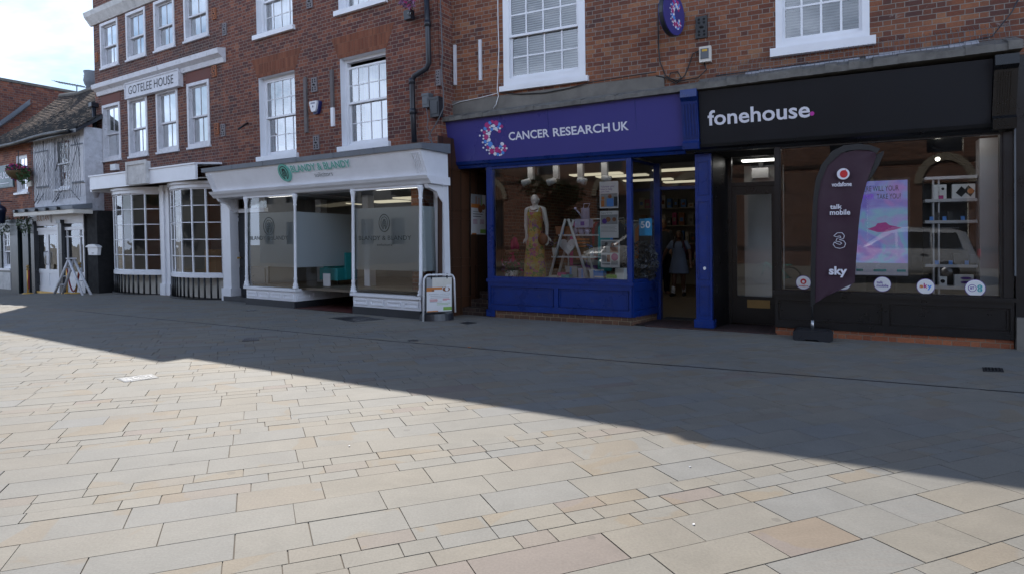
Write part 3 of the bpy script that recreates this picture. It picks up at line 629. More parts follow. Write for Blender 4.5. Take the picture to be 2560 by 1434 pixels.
for k, ((xa, xb), pt, pb, ps, yb) in enumerate(bows):
    ua, ub = L.U(xa, 600, 0), L.U(xb, 600, 0); sag = 0.42
    wm = 0.33; zt_, zb_, zs_ = L.Zz(*pt, wm), L.Zz(*pb, wm), L.Zz(*ps, wm); zgr = gz(*L.P((ua + ub) / 2, 0, 0)[:2])
    n = 6; A = arc(ua, ub, sag, n); mb = MB(); gl = MB()
    for i in range(n):
        (u0, w0), (u1, w1) = A[i], A[i + 1]; gl.quad(L, [(u0, w0, zb_), (u1, w1, zb_), (u1, w1, zt_), (u0, w0, zt_)], uv=[(u0, zb_), (u1, zb_), (u1, zt_), (u0, zt_)])
    for i in range(n + 1):
        r = 0.02 if 0 < i < n else 0.06
        mb.box(L, A[i][0] - r, A[i][0] + r, A[i][1] - 0.03, A[i][1] + 0.018, zb_, zt_)
    for j in range(6):
        z = zb_ + (zt_ - zb_) * j / 5; h = 0.017 if 0 < j < 5 else 0.03
        for i in range(n): (u0, w0), (u1, w1) = A[i], A[i + 1]; mb.tube([L.P(u0, w0, z), L.P(u1, w1, z)], h, n=4)
    big = arc(ua - 0.05, ub + 0.05, sag + 0.06, 12, 0.0); inn = [(u, -0.03) for u, w in big]
    band(mb, inn, big, zt_ + 0.02, zt_ + 0.12); big2 = arc(ua - 0.09, ub + 0.09, sag + 0.12, 12, 0.0); band(mb, [(u, -0.03) for u, w in big2], big2, zt_ + 0.12, zt_ + 0.19)
    band(mb, [(u, -0.03) for u, w in big], big, zs_, zb_ - 0.02)
    fr = mb.build('bow_window', M['white'], sf); gl.build('pane', M['glassold'], fr)
    mb = MB(); mb.box(L, ua, ub, -0.08, -0.03, zgr - 0.1, zs_); mb.build('wall_panel', M['cream'], sf)
    mb = MB(); rl = arc(ua - 0.03, ub + 0.03, sag + 0.03, 15, 0.0)
    for (u, w) in rl: mb.tube([L.P(u, w, zgr), L.P(u, w, zs_ + 0.0)], 0.026, n=6)
    kb = arc(ua - 0.1, ub + 0.08, sag + 0.12, 14, 0.0); ki = arc(ua - 0.02, ub + 0.02, sag - 0.06, 14, 0.0); band(mb, ki, kb, zgr - 0.1, zgr + 0.045)
    mb.build('railing', M['iron'], sf)
    mb = MB(); band(mb, [(u, -0.03) for u, w in ki], ki, zgr - 0.3, zgr + 0.01); mb.build('light_well', M['brick_k'], sf)
# cardboard parcel in the second bow
ub0 = L.U(540, 650, -0.1); mb = MB(); pz = L.Zz(500, 684, 0.2); u0 = L.U(507, 650, 0.1); u1 = L.U(535, 650, 0.1); mb.box(L, u0, u1, -0.25, 0.05, pz - 0.05, pz + .64); mb.box(L, (u0 + u1) / 2, (u0 + u1) / 2 + .02, 0.051, 0.053, pz, pz + .64, 1)
solo('cardboard_box', mb, [paint('cardboard', (0.30, 0.19, 0.10), 0.8, 0.1), M['brownp']], 'tall brown cardboard box standing inside the second bow window', 'box')
# doorway between the bows and end pilasters
def pil(x0, x1, w0, w1, z1, yref=650):
    a, b = L.U(x0, yref, w1), L.U(x1, yref, w1); zz = gz(*L.P(a, 0, 0)[:2]); mb = MB(); mb.box(L, a, b, w0, w1, zz - 0.02, z1); mb.box(L, a - .03, b + .03, w0, w1 + 0.04, zz - 0.02, zz + 0.32); mb.box(L, a - .03, b + .03, w0, w1 + 0.03, z1 - 0.16, z1 - 0.08); mb.build('pilaster', M['white'], sf); return a, b
pil(403, 412, -0.2, 0.06, zf0 + 0.02); a0, b0 = pil(415, 425, -0.2, 0.02, zf0 + 0.02); pil(557, 577, -0.2, 0.10, zf0 + 0.02)
mb = MB(); da, db = L.U(424, 650, -0.1), L.U(452, 650, -0.1); zd = L.Zz(430, 552, -0.1)
mb.box(L, da, db, -0.16, -0.1, -0.05, 0.75); mb.box(L, da, da + .1, -0.16, -0.1, 0.75, zd); mb.box(L, db - .1, db, -0.16, -0.1, 0.75, zd); mb.box(L, da, db, -0.16, -0.09, zd, zd + 0.14)
for z in (1.35, 1.95): mb.box(L, da, db, -0.15, -0.11, z, z + 0.04)
dd = mb.build('door', M['white'], sf); g = MB(); g.quad(L, [(da, -0.13, 0.75), (db, -0.13, 0.75), (db, -0.13, zd), (da, -0.13, zd)]); g.build('pane', M['glassold'], dd)
mb = MB(); zo0, zo1 = zd + 0.14, L.Zz(430, 486, -0.1); mb.box(L, da, db, -0.16, -0.09, zo1, zo1 + .12); um = (da + db) / 2
for k in range(10):
    a = 2 * math.pi * k / 10; b2 = 2 * math.pi * (k + 1) / 10; zc_, rr = (zo0 + zo1) / 2, (zo1 - zo0) * .36
    mb.tube([L.P(um + rr * .8 * math.cos(a), -.1, zc_ + rr * math.sin(a)), L.P(um + rr * .8 * math.cos(b2), -.1, zc_ + rr * math.sin(b2))], 0.02, n=4); mb.tube([L.P(um + rr * .8 * math.cos(a), -.1, zc_ + rr * math.sin(a)), L.P(um + rr * 1.5 * math.cos(a), -.1, zc_ + rr * 1.5 * math.sin(a))], 0.014, n=4)
mb.build('fanlight', M['white'], sf)
mb = MB(); mb.quad(L, [(uSh0, -3.2, -.3), (uJs, -3.2, -.3), (uJs, -3.2, zsf), (uSh0, -3.2, zsf)]); mb.box(L, uSh0, uJs, -3.2, -0.2, zsf, zsf + .1); mb.box(L, uSh0 - .12, uSh0 - .02, -3.2, -0.2, -0.3, zsf); mb.box(L, uJs - .06, uJs - .01, -3.2, -0.2, 0, zsf)
mb.build('interior_wall', M['greyroom'], sf)
mb = MB(); mb.box(L, uSh0, uJs, -3.2, -0.2, 0.55, 0.6); mb.build('interior_floor', M['floorwood'], sf)
# brick pier left of the bows; its recess is shade painted flat
mb = MB(); a, b, c = L.U(250, 620, WL), L.U(264, 620, WL), L.U(290, 620, WL); zr0, zr1 = L.Zz(276, 551, WL), L.Zz(276, 525, WL)
mb.box(L, b, c, -0.4, WL + 0.003, zr0, zr1); mb.build('lintel', M['rubbed'], gh)
mb = MB(); mb.quad(L, [(b, -0.115, zg), (c, -0.115, zg), (c, -0.115, zr0), (b, -0.115, zr0)]); mb.build('recess_shade', paint('recess_shade_brick', (0.05, 0.026, 0.022), 0.9, 0.3, 5), gh)
# lantern and small white box on the brown house
lc = L.P(L.U(238, 496, 0.1), 0.12, L.Zz(238, 506, 0.1)); mb = MB()
mb.lathe(lc, [(0.05, 0), (0.06, 0.05), (0.11, 0.09), (0.17, 0.36), (0.2, 0.38), (0.2, 0.41), (0.08, 0.48), (0.04, 0.52), (0.02, 0.58)], n=6); mb.tube([lc, lc - ZZ * .12, lc - L.o * .3 - ZZ * .14], 0.02, 1)
solo('wall_lantern', mb, [M['whiteold'], M['iron']], 'white hexagonal wall lantern between the canopy and bow shopfront', 'lantern')
q = L.quad((275, 412), (288, 410), (288.5, 424.5), (275.5, 426.5), w=0.0); mb = MB(); mb.box(L, q[0], q[1], WL, 0.0, q[2], q[3]); mb.box(L, q[0] + .03, q[1] - .03, 0.0, 0.012, q[2] + .05, q[3] - .05)
solo('alarm_box', mb, M['whiteplastic'], 'small square white box on dark brick above the left bow', 'alarm box')
# ================================================================ middle brick building
bb = thing('brick_building', 'tall dark red brick building with white sash windows and flat orange brick arches', 'building', L.P(uJ, WL, 0))
lw1 = L.quad((646, 197), (734.5, 176.5), (743, 384), (652, 398), w=WL); lw2 = L.quad((848.5, 148), (961.5, 120), (972, 352), (856, 366), w=WL)
hgt = (lw1[3] - lw1[2] + lw2[3] - lw2[2]) / 2
zl = (lw1[2] + lw2[2]) / 2; lw1 = (lw1[0], lw1[1], zl, zl + hgt); lw2 = (lw2[0], lw2[1], zl, zl + hgt)
up = (L.Zz(687, 81, WL) + L.Zz(900, 18, WL)) / 2 + 0.03; uw1 = (L.U(641, 60, WL), L.U(732, 60, WL), up, up + 1.75); uw2 = (L.U(846, 20, WL), L.U(962, 10, WL), up, up + 1.75)
holes = [lw1, lw2, uw1, uw2]; zs0 = L.Zz(800, 396, WL)
mb = MB(); uS0, uS1 = L.U(580, 620, 0), L.U(1080, 620, 0)
wall_holes(mb, L, uJ, uB1, -0.05, HB, WL, holes + [(uS0, uS1, -0.05, zs0 - 0.12)], 0.16, 0, 1); mb.build('wall', [M['brick_m'], M['white']], bb)
for h, dp in ((lw1, 0), (lw2, 0.11), (uw1, 0), (uw2, 0)):
    sash(L, bb, h[0] + .001, h[1] - .001, h[2] + .001, h[3] - .001, WL, 0.15, 0.07, 4, 2, 2, 0.5, 0.02, blind='curtain' if h in (uw1, uw2) else ('vblind' if dp else None), sill=(0.09, 0.11, 0.08), drop=dp, back=0.5 if dp else 0.2)
for h in (lw1, lw2): mb = MB(); mb.poly(L, [(h[0] - 0.03, h[3] + .003), (h[1] + 0.03, h[3] + .003), (h[1] + 0.27, h[3] + 0.50), (h[0] - 0.27, h[3] + 0.50)], WL - 0.05, WL + 0.006); mb.build('brick_arch', M['brick_o'], bb)
shell(bb, L, uJ, uB1, WL, -9, -0.05, HB - 0.4, M['brick_m'], None, floors=(3.35, 6.15))
mb = MB(); mb.poly(L, [(uJ, HB - .03), (uB1, HB - .03), (uB1, HB + .03), (uJ, HB + .55)], WL - .3, WL + .002); mb.build('shadow_parapet', M['brick_m'], bb)  # unseen wedge, sloped to set where the roof shadow falls
mb = MB(); mb.prism(L, [(WL - 0.3, HB - 0.06), (WL + 0.07, HB - 0.06), (WL + 0.07, HB - .031), (WL - 0.3, HB - .031)], uJ, uB1); mb.prism(L, [(WL - .03, HB - 0.5), (-9, HB - 0.5), (-4.6, HB + 0.3)], uJ, uB1); mb.build('roof', M['tile'], bb)
# pattress plates
def plate(F, x0, y0, x1, y1, w, mat, label, group='wall tie plates on the brick fronts'):
    u0, u1, z0, z1 = F.rect(x0, y0, x1, y1, w); mb = MB(); mb.box(F, u0, u1, w - 0.02, w + 0.03, z0, z1); du, dz = u1 - u0, z1 - z0
    for fu in (0.28, 0.72):
        for fz in (0.15, 0.3, 0.7, 0.85): mb.disc(F, u0 + du * fu, z0 + dz * fz, du * 0.11, du * 0.11, w + 0.031, w + 0.033, 1, 8)
    mb.disc(F, u0 + du * .5, z0 + dz * .5, du * .2, du * .1, w + .031, w + 0.045, 1, 8)
    solo('wall_tie_plate', mb, [mat, M['hole']], label, 'wall plate', group)
op, gpl = M['orangeplate'], M['greyplate']
plate(L, 531.5, 21, 541, 50, WL, op, 'orange tie plate right of the top row of brown-house sashes')
plate(L, 531.8, 165, 542.5, 193, WL, op, 'orange tie plate just below the right end of the white cornice')
plate(L, 537.5, 309, 548, 337, WL, op, 'orange tie plate right of the lowest brown-house sash, beside a grey one')
plate(L, 238.5, 133, 245.5, 156, WL, op, 'orange tie plate at the left edge of the brown house, upper')
plate(L, 245, 360, 252, 383, WL, op, 'orange tie plate at the left edge of the brown house, lower')
plate(L, 557.5, 59, 567.5, 90, WL, gpl, 'grey tie plate at the seam of brown and red brick, upper')
plate(L, 554, 311, 564, 342, WL, gpl, 'grey tie plate at the seam of brown and red brick, lower')
plate(L, 780, 195, 794, 231, WL, gpl, 'grey tie plate above the shield alarm box')
plate(L, 785, 340, 799, 375, WL, gpl, 'grey tie plate just above the lead ledge, under the alarm')
plate(L, 768.5, -12, 782, 22, WL, gpl, 'grey tie plate cut by the top edge between upper windows')
plate(L, 1091.5, 175, 1102, 215, WL + .02, gpl, 'grey tie plate beside the white cable at the building joint')
def vstrip(F, x0, y0, x1, y1, hw, w, mats, label, cut=None):
    a, b = F.uz(x0, y0, w), F.uz(x1, y1, w); u = (a[0] + b[0]) / 2; mb = MB(); c = a[1] if cut is None else b[1] + (a[1] - b[1]) * cut
    mb.box(F, u - hw, u + hw, w - .01, w + 0.05, c if cut else b[1], a[1], 0)
    if cut: mb.box(F, u - hw, u + hw, w - .01, w + 0.052, b[1], c, 1)
    solo('timber_batten', mb, mats, label, 'batten', 'battens left on the brickwork')
vstrip(L, 764, 195, 769, 332, 0.045, WL, [M['strip']], 'grey weathered batten on red brick left of the alarm box')
vstrip(L, 831, 176, 835, 317, 0.045, WL, [M['strip'], M['white']], 'weathered batten with white-painted lower end, right of the alarm box', cut=0.33)
# shield alarm box
q = L.rect(774, 253, 797, 285, WL + 0.1); du, dz = q[1] - q[0], q[3] - q[2]; sh = [(0.08, 1), (0.92, 1), (1, 0.9), (0.86, 0.28), (0.72, 0.02), (0.32, 0.0), (0.2, 0.2), (0, 0.88)]
mb = MB(); mb.poly(L, [(q[0] + a * du, q[2] + b * dz) for a, b in sh], WL, WL + 0.07, 1); mb.poly(L, [(q[0] + (a * .84 + 0.02) * du, q[2] + (b * .84 + .15) * dz) for a, b in sh], WL + .07, WL + 0.12, 0)
for k, zz in enumerate((.86, .79)): mb.box(L, q[0] + du * .2, q[0] + du * .68, WL + .12, WL + .123, q[2] + dz * (zz - .02), q[2] + dz * (zz + .02), 1)
mb.poly(L, [(q[0] + du * .34, q[2] + dz * .5), (q[0] + du * .5, q[2] + dz * .5), (q[0] + du * .44, q[2] + dz * .68)], WL + .12, WL + .123, 1)
solo('alarm_box', mb, [M['whiteplastic'], paint('dark_blue_plastic', (0.012, 0.02, 0.11), 0.4, 0.05)], 'shield-shaped white and blue alarm box between sash windows', 'alarm box')
# drainpipe, utility boxes, cables, floodlight, flower
def wp(F, pts, w): return [F.P(F.U(x, y, w), w, F.Zz(x, y, w)) for x, y in pts]
mb = MB(); pp = wp(L, [(1065, -30), (1069, 60), (1072, 158), (1066, 172), (1036, 190), (1030, 204), (1032, 280), (1036, 356)], WL + 0.12); mb.tube(pp, 0.055, n=10)
for p in (pp[1], pp[5], pp[6]): mb.lathe(p - ZZ * .06, [(0.068, 0), (0.068, .12)], n=10)
mb.tube([pp[6], pp[6] - L.o * .14], 0.02); solo('drainpipe', mb, M['drain'], 'dark drainpipe with a swan-neck bend at the red brick building end', 'drainpipe')
for (x0, y0, x1, y1, lab) in ((1057, 234, 1073, 269, 'pale grey narrow utility box hanging above the white shopfront end'), (1076, 243, 1098, 293, 'dark grey wide utility box at the joint above the indigo sign')):
    q = L.rect(x0, y0, x1, y1, WL + .12); mb = MB(); mb.box(L, q[0], q[1], WL, WL + .14, q[2], q[3]); mb.box(L, q[0] - .01, q[1] + .01, WL, WL + .15, q[3] - .05, q[3]); mb.box(L, q[0] + .03, q[1] - .03, WL + .141, WL + .152, q[2] + .06, q[3] - .1)
    solo('utility_box', mb, M['greyplastic'] if x0 < 1070 else M['drain'], lab, 'utility box')
mb = MB(); mb.tube(wp(L, [(1100, -20), (1103, 60), (1106, 130), (1104, 175), (1108, 225), (1109, 270), (1096, 300), (1078, 330), (1071, 345), (1083, 360), (1086, 420), (1093, 470)], WL + .2), 0.012, n=5); mb.tube(wp(L, [(1066, 270), (1070, 300), (1067, 320), (1078, 345), (1081, 375)], WL + .2), 0.01, n=5)
solo('cable', mb, M['greyplastic'], 'pale looping cable running down the joint of the two brick buildings', 'cable')
mb = MB(); p = L.P(L.U(1023, 36, WL + .15), WL + .15, L.Zz(1023, 40, WL + .15)); mb.box(L, L.U(1015, 36, WL + .15), L.U(1032, 36, WL + .15), WL + .1, WL + .22, p.z - .09, p.z + .1); mb.tube([p, p - L.o * .15], 0.03); mb.ball(p + L.d * .1 + L.o * .08, .05, m=1)
solo('floodlight', mb, [M['drain'], M['glass']], 'small dark floodlight on red brick under the flower ball', 'floodlight')
def leaf_ball(mb, c, r, n, size, mats, rz=1.0, seed=1, low=0.3):
    rr = random.Random(seed)
    for _ in range(n):
        v = Vector((rr.gauss(0, 1), rr.gauss(0, 1), rr.gauss(0, 1))).normalized() * (r * (low + (1 - low) * rr.random() ** 0.5)); v.z *= rz
        a = Vector((rr.gauss(0, 1), rr.gauss(0, 1), rr.gauss(0, 1))).normalized(); b = a.orthogonal().normalized(); s = size * rr.uniform(.6, 1.3); p = c + v; k = a.cross(b)
        mb.add([p - a * s, p + b * s * .45 + k * s * .12, p + a * s, p - b * s * .45 + k * s * .12], [(0, 1, 2, 3)], rr.choice(mats))
mb = MB(); c = L.P(L.U(1019, 4, .25), .25, L.Zz(1019, 2, .25)); leaf_ball(mb, c, .17, 140, .05, [0, 0, 0, 1], seed=3); mb.tube([c, c + ZZ * .5, c - L.o * .35 + ZZ * .5], 0.012, 2); solo('hanging_flowers', mb, [M['lilac'], M['pinkflower'], M['iron']], 'ball of purple flowers hanging at the top edge beside the drainpipe', 'hanging flowers')
mb = MB(); a = L.P(L.U(600, 308, .1), WL, L.Zz(600, 308, 0)); mb.tube([a, a + L.o * .35 - ZZ * .22 + L.d * .12], 0.025); solo('bracket_stub', mb, M['iron'], 'short black iron stub poking out of red brick left of a sash', 'bracket')
# ---------------------------------------------------------------- white solicitors' shopfront
wb_ = 0.45; bs = thing('bay_shopfront', 'white shopfront with canted fascia, slim turned columns and two frosted bays', 'shopfront', L.P(uS0, wb_, 0))
wt_, wbt = 0.70, 0.50
a = L.uz(514, 432, wt_); c = L.uz(1052, 371.5, wt_); e = L.uz(530, 480, wbt); g_ = L.uz(1067, 438, wbt)
zt0, zb0 = (a[1] + c[1]) / 2, (e[1] + g_[1]) / 2; uf0, uf1 = (a[0] + e[0]) / 2, (c[0] + g_[0]) / 2
wfz = lambda z: wbt + (wt_ - wbt) * (z - zb0) / (zt0 - zb0)
mb = MB(); mb.prism(L, [(WL, zb0 - .02), (wbt, zb0), (wt_, zt0), (WL, zt0)], uf0, uf1)
fas = mb.build('fascia', M['white'], bs)
mb = MB(); mb.prism(L, [(WL, zb0 - .16), (wbt - 0.04, zb0 - .16), (wbt, zb0 - .11), (wbt + 0.05, zb0 - .07), (wbt + 0.09, zb0 - 0.01), (WL, zb0 - 0.003)], uf0 - .05, uf1 + .05); mb.build('moulding', M['white'], bs)
for uu in (uf0 + .02, uf1 - .25):
    mb = MB()
    for k in range(5): mb.prism(L, [(wbt + 0.002, zb0 + .03), (wbt + .02, zb0 + .03), (wt_ + .0, zt0 - .06), (wt_ - .03, zt0 - .06)], uu + .045 * k, uu + .045 * k + .022)
    mb.build('fluted_end', M['white'], bs)
zl1 = zt0 + 0.10
mb = MB(); mb.prism(L, [(WL + .002, zt0), (wt_ + .04, zt0), (wt_ + .05, zl1), (WL + .002, zl1 + 0.09)], uf0 - .08, uf1 + .08)
for k in range(1, 6): x = uf0 + (uf1 - uf0) * k / 6; mb.prism(L, [(WL + .003, zt0), (wt_ + .048, zt0), (wt_ + .058, zl1 + .004), (WL + .003, zl1 + .098)], x, x + .03)
mb.build('lead_flashing', M['lead'], bs)
# name on the fascia
lg = thing('fascia_lettering', 'raised teal lettering and lion badge on the white canted fascia', 'sign', L.P(L.U(714, 433, .6), .6, L.Zz(714, 433, .6)))
wz = lambda z: wfz(z) + 0.03
mb = MB(); cu, cz = L.uz(713.5, 433, .62); rz = (L.Zz(713, 412, .62) - L.Zz(713, 454, .62)) / 2; ru = (L.U(728, 433, .62) - L.U(699, 433, .62)) / 2
class Slant:
    def __init__(s, off): s.off = off
    def P(s, u, w, z): return L.P(u, wfz(z) + w + s.off, z)
SL = Slant(0.0)
mb.disc(SL, cu, cz, ru, rz, 0.0, 0.035, 0, 24)
def lion(mb, F, cu, cz, ru, rz, w, m):
    mane = [(-.15, .75), (.15, .78), (.42, .66), (.62, .4), (.68, .05), (.6, -.3), (.42, -.6), (.2, -.78), (.24, -.5), (.36, -.2), (.34, .12), (.2, .3), (.1, .1), (.12, -.3), (0, -.42), (-.12, -.3), (-.1, .1), (-.2, .3), (-.34, .12), (-.36, -.2), (-.24, -.5), (-.2, -.78), (-.42, -.6), (-.6, -.3), (-.68, .05), (-.62, .4), (-.42, .66)]
    n = len(mane)
    for i in range(0, n):
        a, b = mane[i], mane[(i + 1) % n]; d = math.hypot(b[0] - a[0], b[1] - a[1]) + 1e-6; nx, ny = -(b[1] - a[1]) / d * .05, (b[0] - a[0]) / d * .05
        mb.poly(F, [(cu + ru * (a[0] - nx), cz + rz * (a[1] - ny)), (cu + ru * (b[0] - nx), cz + rz * (b[1] - ny)), (cu + ru * (b[0] + nx), cz + rz * (b[1] + ny)), (cu + ru * (a[0] + nx), cz + rz * (a[1] + ny))], w, w + .003, m)
    mb.poly(F, [(cu - ru * .3, cz + rz * .4), (cu, cz + rz * .55), (cu + ru * .3, cz + rz * .4), (cu + ru * .12, cz + rz * .25), (cu - ru * .12, cz + rz * .25)], w, w + .003, m)
    mb.poly(F, [(cu - ru * .14, cz - rz * .3), (cu + ru * .14, cz - rz * .3), (cu, cz - rz * .5)], w, w + .003, m)
    for s in (-1, 1): mb.poly(F, [(cu + s * ru * .1, cz - rz * .02), (cu + s * ru * .26, cz + rz * .02), (cu + s * ru * .2, cz - rz * .1)][::s], w, w + .003, m)
lion(mb, SL, cu, cz, ru * .92, rz * .92, 0.036, 1); mb.build('lion_badge', [M['teal_sign'], M['dark_sign']], lg)
mb = MB(); u0, u1 = L.U(732, 420, .62), L.U(880, 412, .62); zc1 = (L.Zz(740, 411, .62) + L.Zz(870, 405, .62)) / 2; zc0 = (L.Zz(740, 430, .62) + L.Zz(870, 420, .62)) / 2
letter(mb, SL, 'BLANDY & BLANDY', u0, u1, zc0, zc1, 0.03, bold=0.02, base=(0, 0.73)); mb.build('lettering', [M['teal_sign'], M['dark_sign']], lg)
mb = MB(); letter(mb, SL, 'solicitors', L.U(785, 437, .6), L.U(830, 434, .6), L.Zz(808, 441, .6), L.Zz(808, 430.5, .6), 0.012); mb.build('small_lettering', M['grey_sign'], lg)
# bays
zh1, zh2 = L.Zz(671, 482, wb_), L.Zz(960, 462, wb_); zhd = max(zh1, zb0 - .17) if False else zb0 - .16
zsl, zsr = L.Zz(671, 716.5, wb_), L.Zz(962, 737, wb_); zsill = (zsl + zsr) / 2
zpl = (L.Zz(673, 747, wb_) + L.Zz(964, 772, wb_)) / 2
ua, ub, uc, ud = L.U(611.5, 620, wb_), L.U(733.5, 620, wb_), L.U(878, 620, wb_), L.U(1046.5, 620, wb_)
pz = L.Zz(740, 719.8, wb_); far = gp(880, 709.0, pz); fu, fw_ = L.uw(far); k2 = 1.08; fu, fw_ = ub + (fu - ub) * k2, wb_ + (fw_ - wb_) * k2; fu += L.s * pz
mb = MB()
def line_box(mb, F, p, q, thick, z0, z1, m=0):
    d = Vector((q[0] - p[0], q[1] - p[1])); n = Vector((d.y, -d.x)).normalized() * thick
    c = [(p[0], p[1]), (q[0], q[1]), (q[0] + n.x, q[1] + n.y), (p[0] + n.x, p[1] + n.y)]; ln = d.length
    vs = [F.P(u, w, z) for z in (z0, z1) for u, w in c]
    mb.add(vs, [(0, 1, 5, 4), (1, 2, 6, 5), (2, 3, 7, 6), (3, 0, 4, 7), (4, 5, 6, 7), (3, 2, 1, 0)], m, [[(0, z0), (ln, z0), (ln, z1), (0, z1)], [(0, z0), (thick, z0), (thick, z1), (0, z1)], [(ln, z0), (0, z0), (0, z1), (ln, z1)], [(0, z0), (thick, z0), (thick, z1), (0, z1)], [(0, 0), (ln, 0), (ln, thick), (0, thick)], [(0, 0), (ln, 0), (ln, thick), (0, thick)]])
def riser(name, segs, zs, zp, mats, panels=True):
    mb = MB(); pl = MB()
    for p, q, npan in segs:
        line_box(mb, L, p, q, 0.10, zp, zs - 0.06); d = Vector((q[0] - p[0], q[1] - p[1])); ln = d.length; d /= ln; o = Vector((-d.y, d.x))
        pb, qb = (p[0] + o.x * .05 - d.x * .05, p[1] + o.y * .05 - d.y * .05), (q[0] + o.x * .05 + d.x * .05, q[1] + o.y * .05 + d.y * .05)
        line_box(mb, L, pb, qb, 0.18, zs - 0.06, zs)
        pc, qc = (p[0] + o.x * .03, p[1] + o.y * .03), (q[0] + o.x * .03, q[1] + o.y * .03); line_box(pl, L, pc, qc, 0.12, -0.03, zp)
        h0, h1 = zp + .05, zs - .12
        for k in range(npan):
            x0, x1 = ln * k / npan + .05, ln * (k + 1) / npan - .05
            for (y0, y1, r0, r1) in ((h0, h0 + .03, x0, x1), (h1 - .03, h1, x0, x1), (h0 + .03, h1 - .03, x0, x0 + .03), (h0 + .03, h1 - .03, x1 - .03, x1)):
                pa, qa = (p[0] + d.x * r0 + o.x * .02, p[1] + d.y * r0 + o.y * .02), (p[0] + d.x * r1 + o.x * .02, p[1] + d.y * r1 + o.y * .02); line_box(mb, L, pa, qa, 0.025, y0, y1)
    r = mb.build(name, mats[0], bs); pl.build('plinth', mats[1], r); return r
dplinth = paint('dark_plinth_paint', (0.028, 0.03, 0.036), 0.5, 0.3, 5, dirt=0.1)
riser('stall_riser', [((ua, wb_ - .02), (ub, wb_ - .02), 4), ((ub, wb_ - .02), (fu, fw_), 4)], zsill, zpl, (M['white'], dplinth))
riser('stall_riser', [((uc, wb_ - .02), (ud, wb_ - .02), 4), ((ud, wb_ - .02), (ud + .05, WL + .10), 1)], zsill, zpl, (M['white'], dplinth))
zhl = zb0 - .16
def pane_band(name, p, q, z0, z1, zf0_, zf1_, w=0):
    g = MB(); fz_ = MB()
    def qd(mb, a, b): mb.quad(L, [(p[0], p[1], a), (q[0], q[1], a), (q[0], q[1], b), (p[0], p[1], b)], uv=[(0, a), (1, a), (1, b), (0, b)])
    qd(g, z0, z1); fz_.quad(L, [(p[0], p[1] - .012, zf0_), (q[0], q[1] - .012, zf0_), (q[0], q[1] - .012, zf1_), (p[0], p[1] - .012, zf1_)], uv=[(0, zf0_), (1, zf0_), (1, zf1_), (0, zf1_)]); o = g.build(name, M['glass'], bs); fz_.build('frosted_band', M['frost'], o); return o
zfb = (L.Zz(671, 664, wb_) + L.Zz(962, 680, wb_)) / 2; zft = (L.Zz(671, 531, wb_) + L.Zz(962, 519, wb_)) / 2
pane_band('shop_window', (ua, wb_ - .07), (ub, wb_ - .07), zsill, zhl, zfb, zft); pane_band('shop_window', (uc, wb_ - .07), (ud, wb_ - .07), zsill, zhl, zfb, zft)
pane_band('shop_window', (ub, wb_ - .07), (fu, fw_), zsill, zhl, zfb, zft); pane_band('shop_window', (ud, wb_ - .07), (ud + .05, WL + .10), zsill, zhl, zfb, zft)
mb = MB()
for p, q in (((ua, wb_ - .02), (ub, wb_ - .02)), ((uc, wb_ - .02), (ud, wb_ - .02)), ((ub, wb_ - .02), (fu, fw_)), ((ud, wb_ - .02), (ud + .05, WL + .10))): line_box(mb, L, p, q, 0.1, zhl - .05, zhl + .02)
mb.box(L, ub, uc, wb_ - .12, wb_ - .03, zhl - .01, zhl + .02)
mb.build('window_head', M['white'], bs)
for x in (ua, ub, uc, ud):
    mb = MB(); H_ = zhl - zsill; base = L.P(x, wb_ - .03, zsill)
    mb.lathe(base, [(.07, 0), (.07, .04), (.05, .06), (.062, .09), (.04, .13), (.036, .2), (.045, .23), (.034, .26), (.032, H_ - .3), (.045, H_ - .27), (.034, H_ - .24), (.045, H_ - .14), (.06, H_ - .08), (.065, H_ - .02)], n=10); mb.build('column', M['white'], bs)
for uu, s in ((uf0 + .10, -1), (uf1 - .10, 1)):
    mb = MB(); mb.poly(L, [(uu - .06, zb0 - .16), (uu + .06, zb0 - .16), (uu + .06, zb0 - .5), (uu - .06, zb0 - .5)], WL + .02, WL + .10)
    mb.prism(L, [(WL + .1, zb0 - .16), (wbt - .05, zb0 - .165), (wbt - .1, zb0 - .24), (WL + .3, zb0 - .3), (WL + .22, zb0 - .42), (WL + .1, zb0 - .52)], uu - .05, uu + .05); mb.build('bracket', M['white'], bs)
# right end pilaster, side door on the left
mb = MB(); p0 = ud + .03; mb.box(L, p0, p0 + .25, WL - .05, WL + .12, -.02, zb0 - .16); mb.box(L, p0 - .01, p0 + .26, WL - .05, WL + .14, -.02, .3); mb.build('pilaster', M['white'], bs)
mb = MB(); a, b = L.U(587, 640, -.14), ua + .05; zd1 = L.Zz(597, 533, -.14); zov = L.Zz(597, 494, -.14); rw = [a, b]
mb.box(L, a, b, -.2, -.15, .12, zd1); w_ = b - a
for z0_, z1_ in ((.3, .85), (1.25, 2.05), (2.15, zd1 - .08)): 
    for j in (0, 1): mb.box(L, a + w_ * (.08 + .48 * j), a + w_ * (.44 + .48 * j), -.151, -.135, z0_, z1_)
mb.disc(L, a + w_ * .15, 1.1, .025, .025, -.15, -.08, 1, 10); dr_ = mb.build('door', [M['greydoor'], M['brass']], bs)
mb = MB(); mb.box(L, a - .08, b, -.2, -.10, zd1, zd1 + .1); mb.box(L, a - .08, b, -.2, -.1, zov, zov + .1); mb.box(L, a - .1, a, -.2, -.08, .1, zov); mb.build('door_frame', M['white'], bs)
mb = MB(); mb.quad(L, [(a, -.16, zd1 + .1), (b, -.16, zd1 + .1), (b, -.16, zov), (a, -.16, zov)]); mb.build('overlight', M['glass'], bs)
mb = MB(); mb.box(L, a - .05, b, -.2, .18, -.02, .12); mb.build('door_step', M['greydoor'], bs)
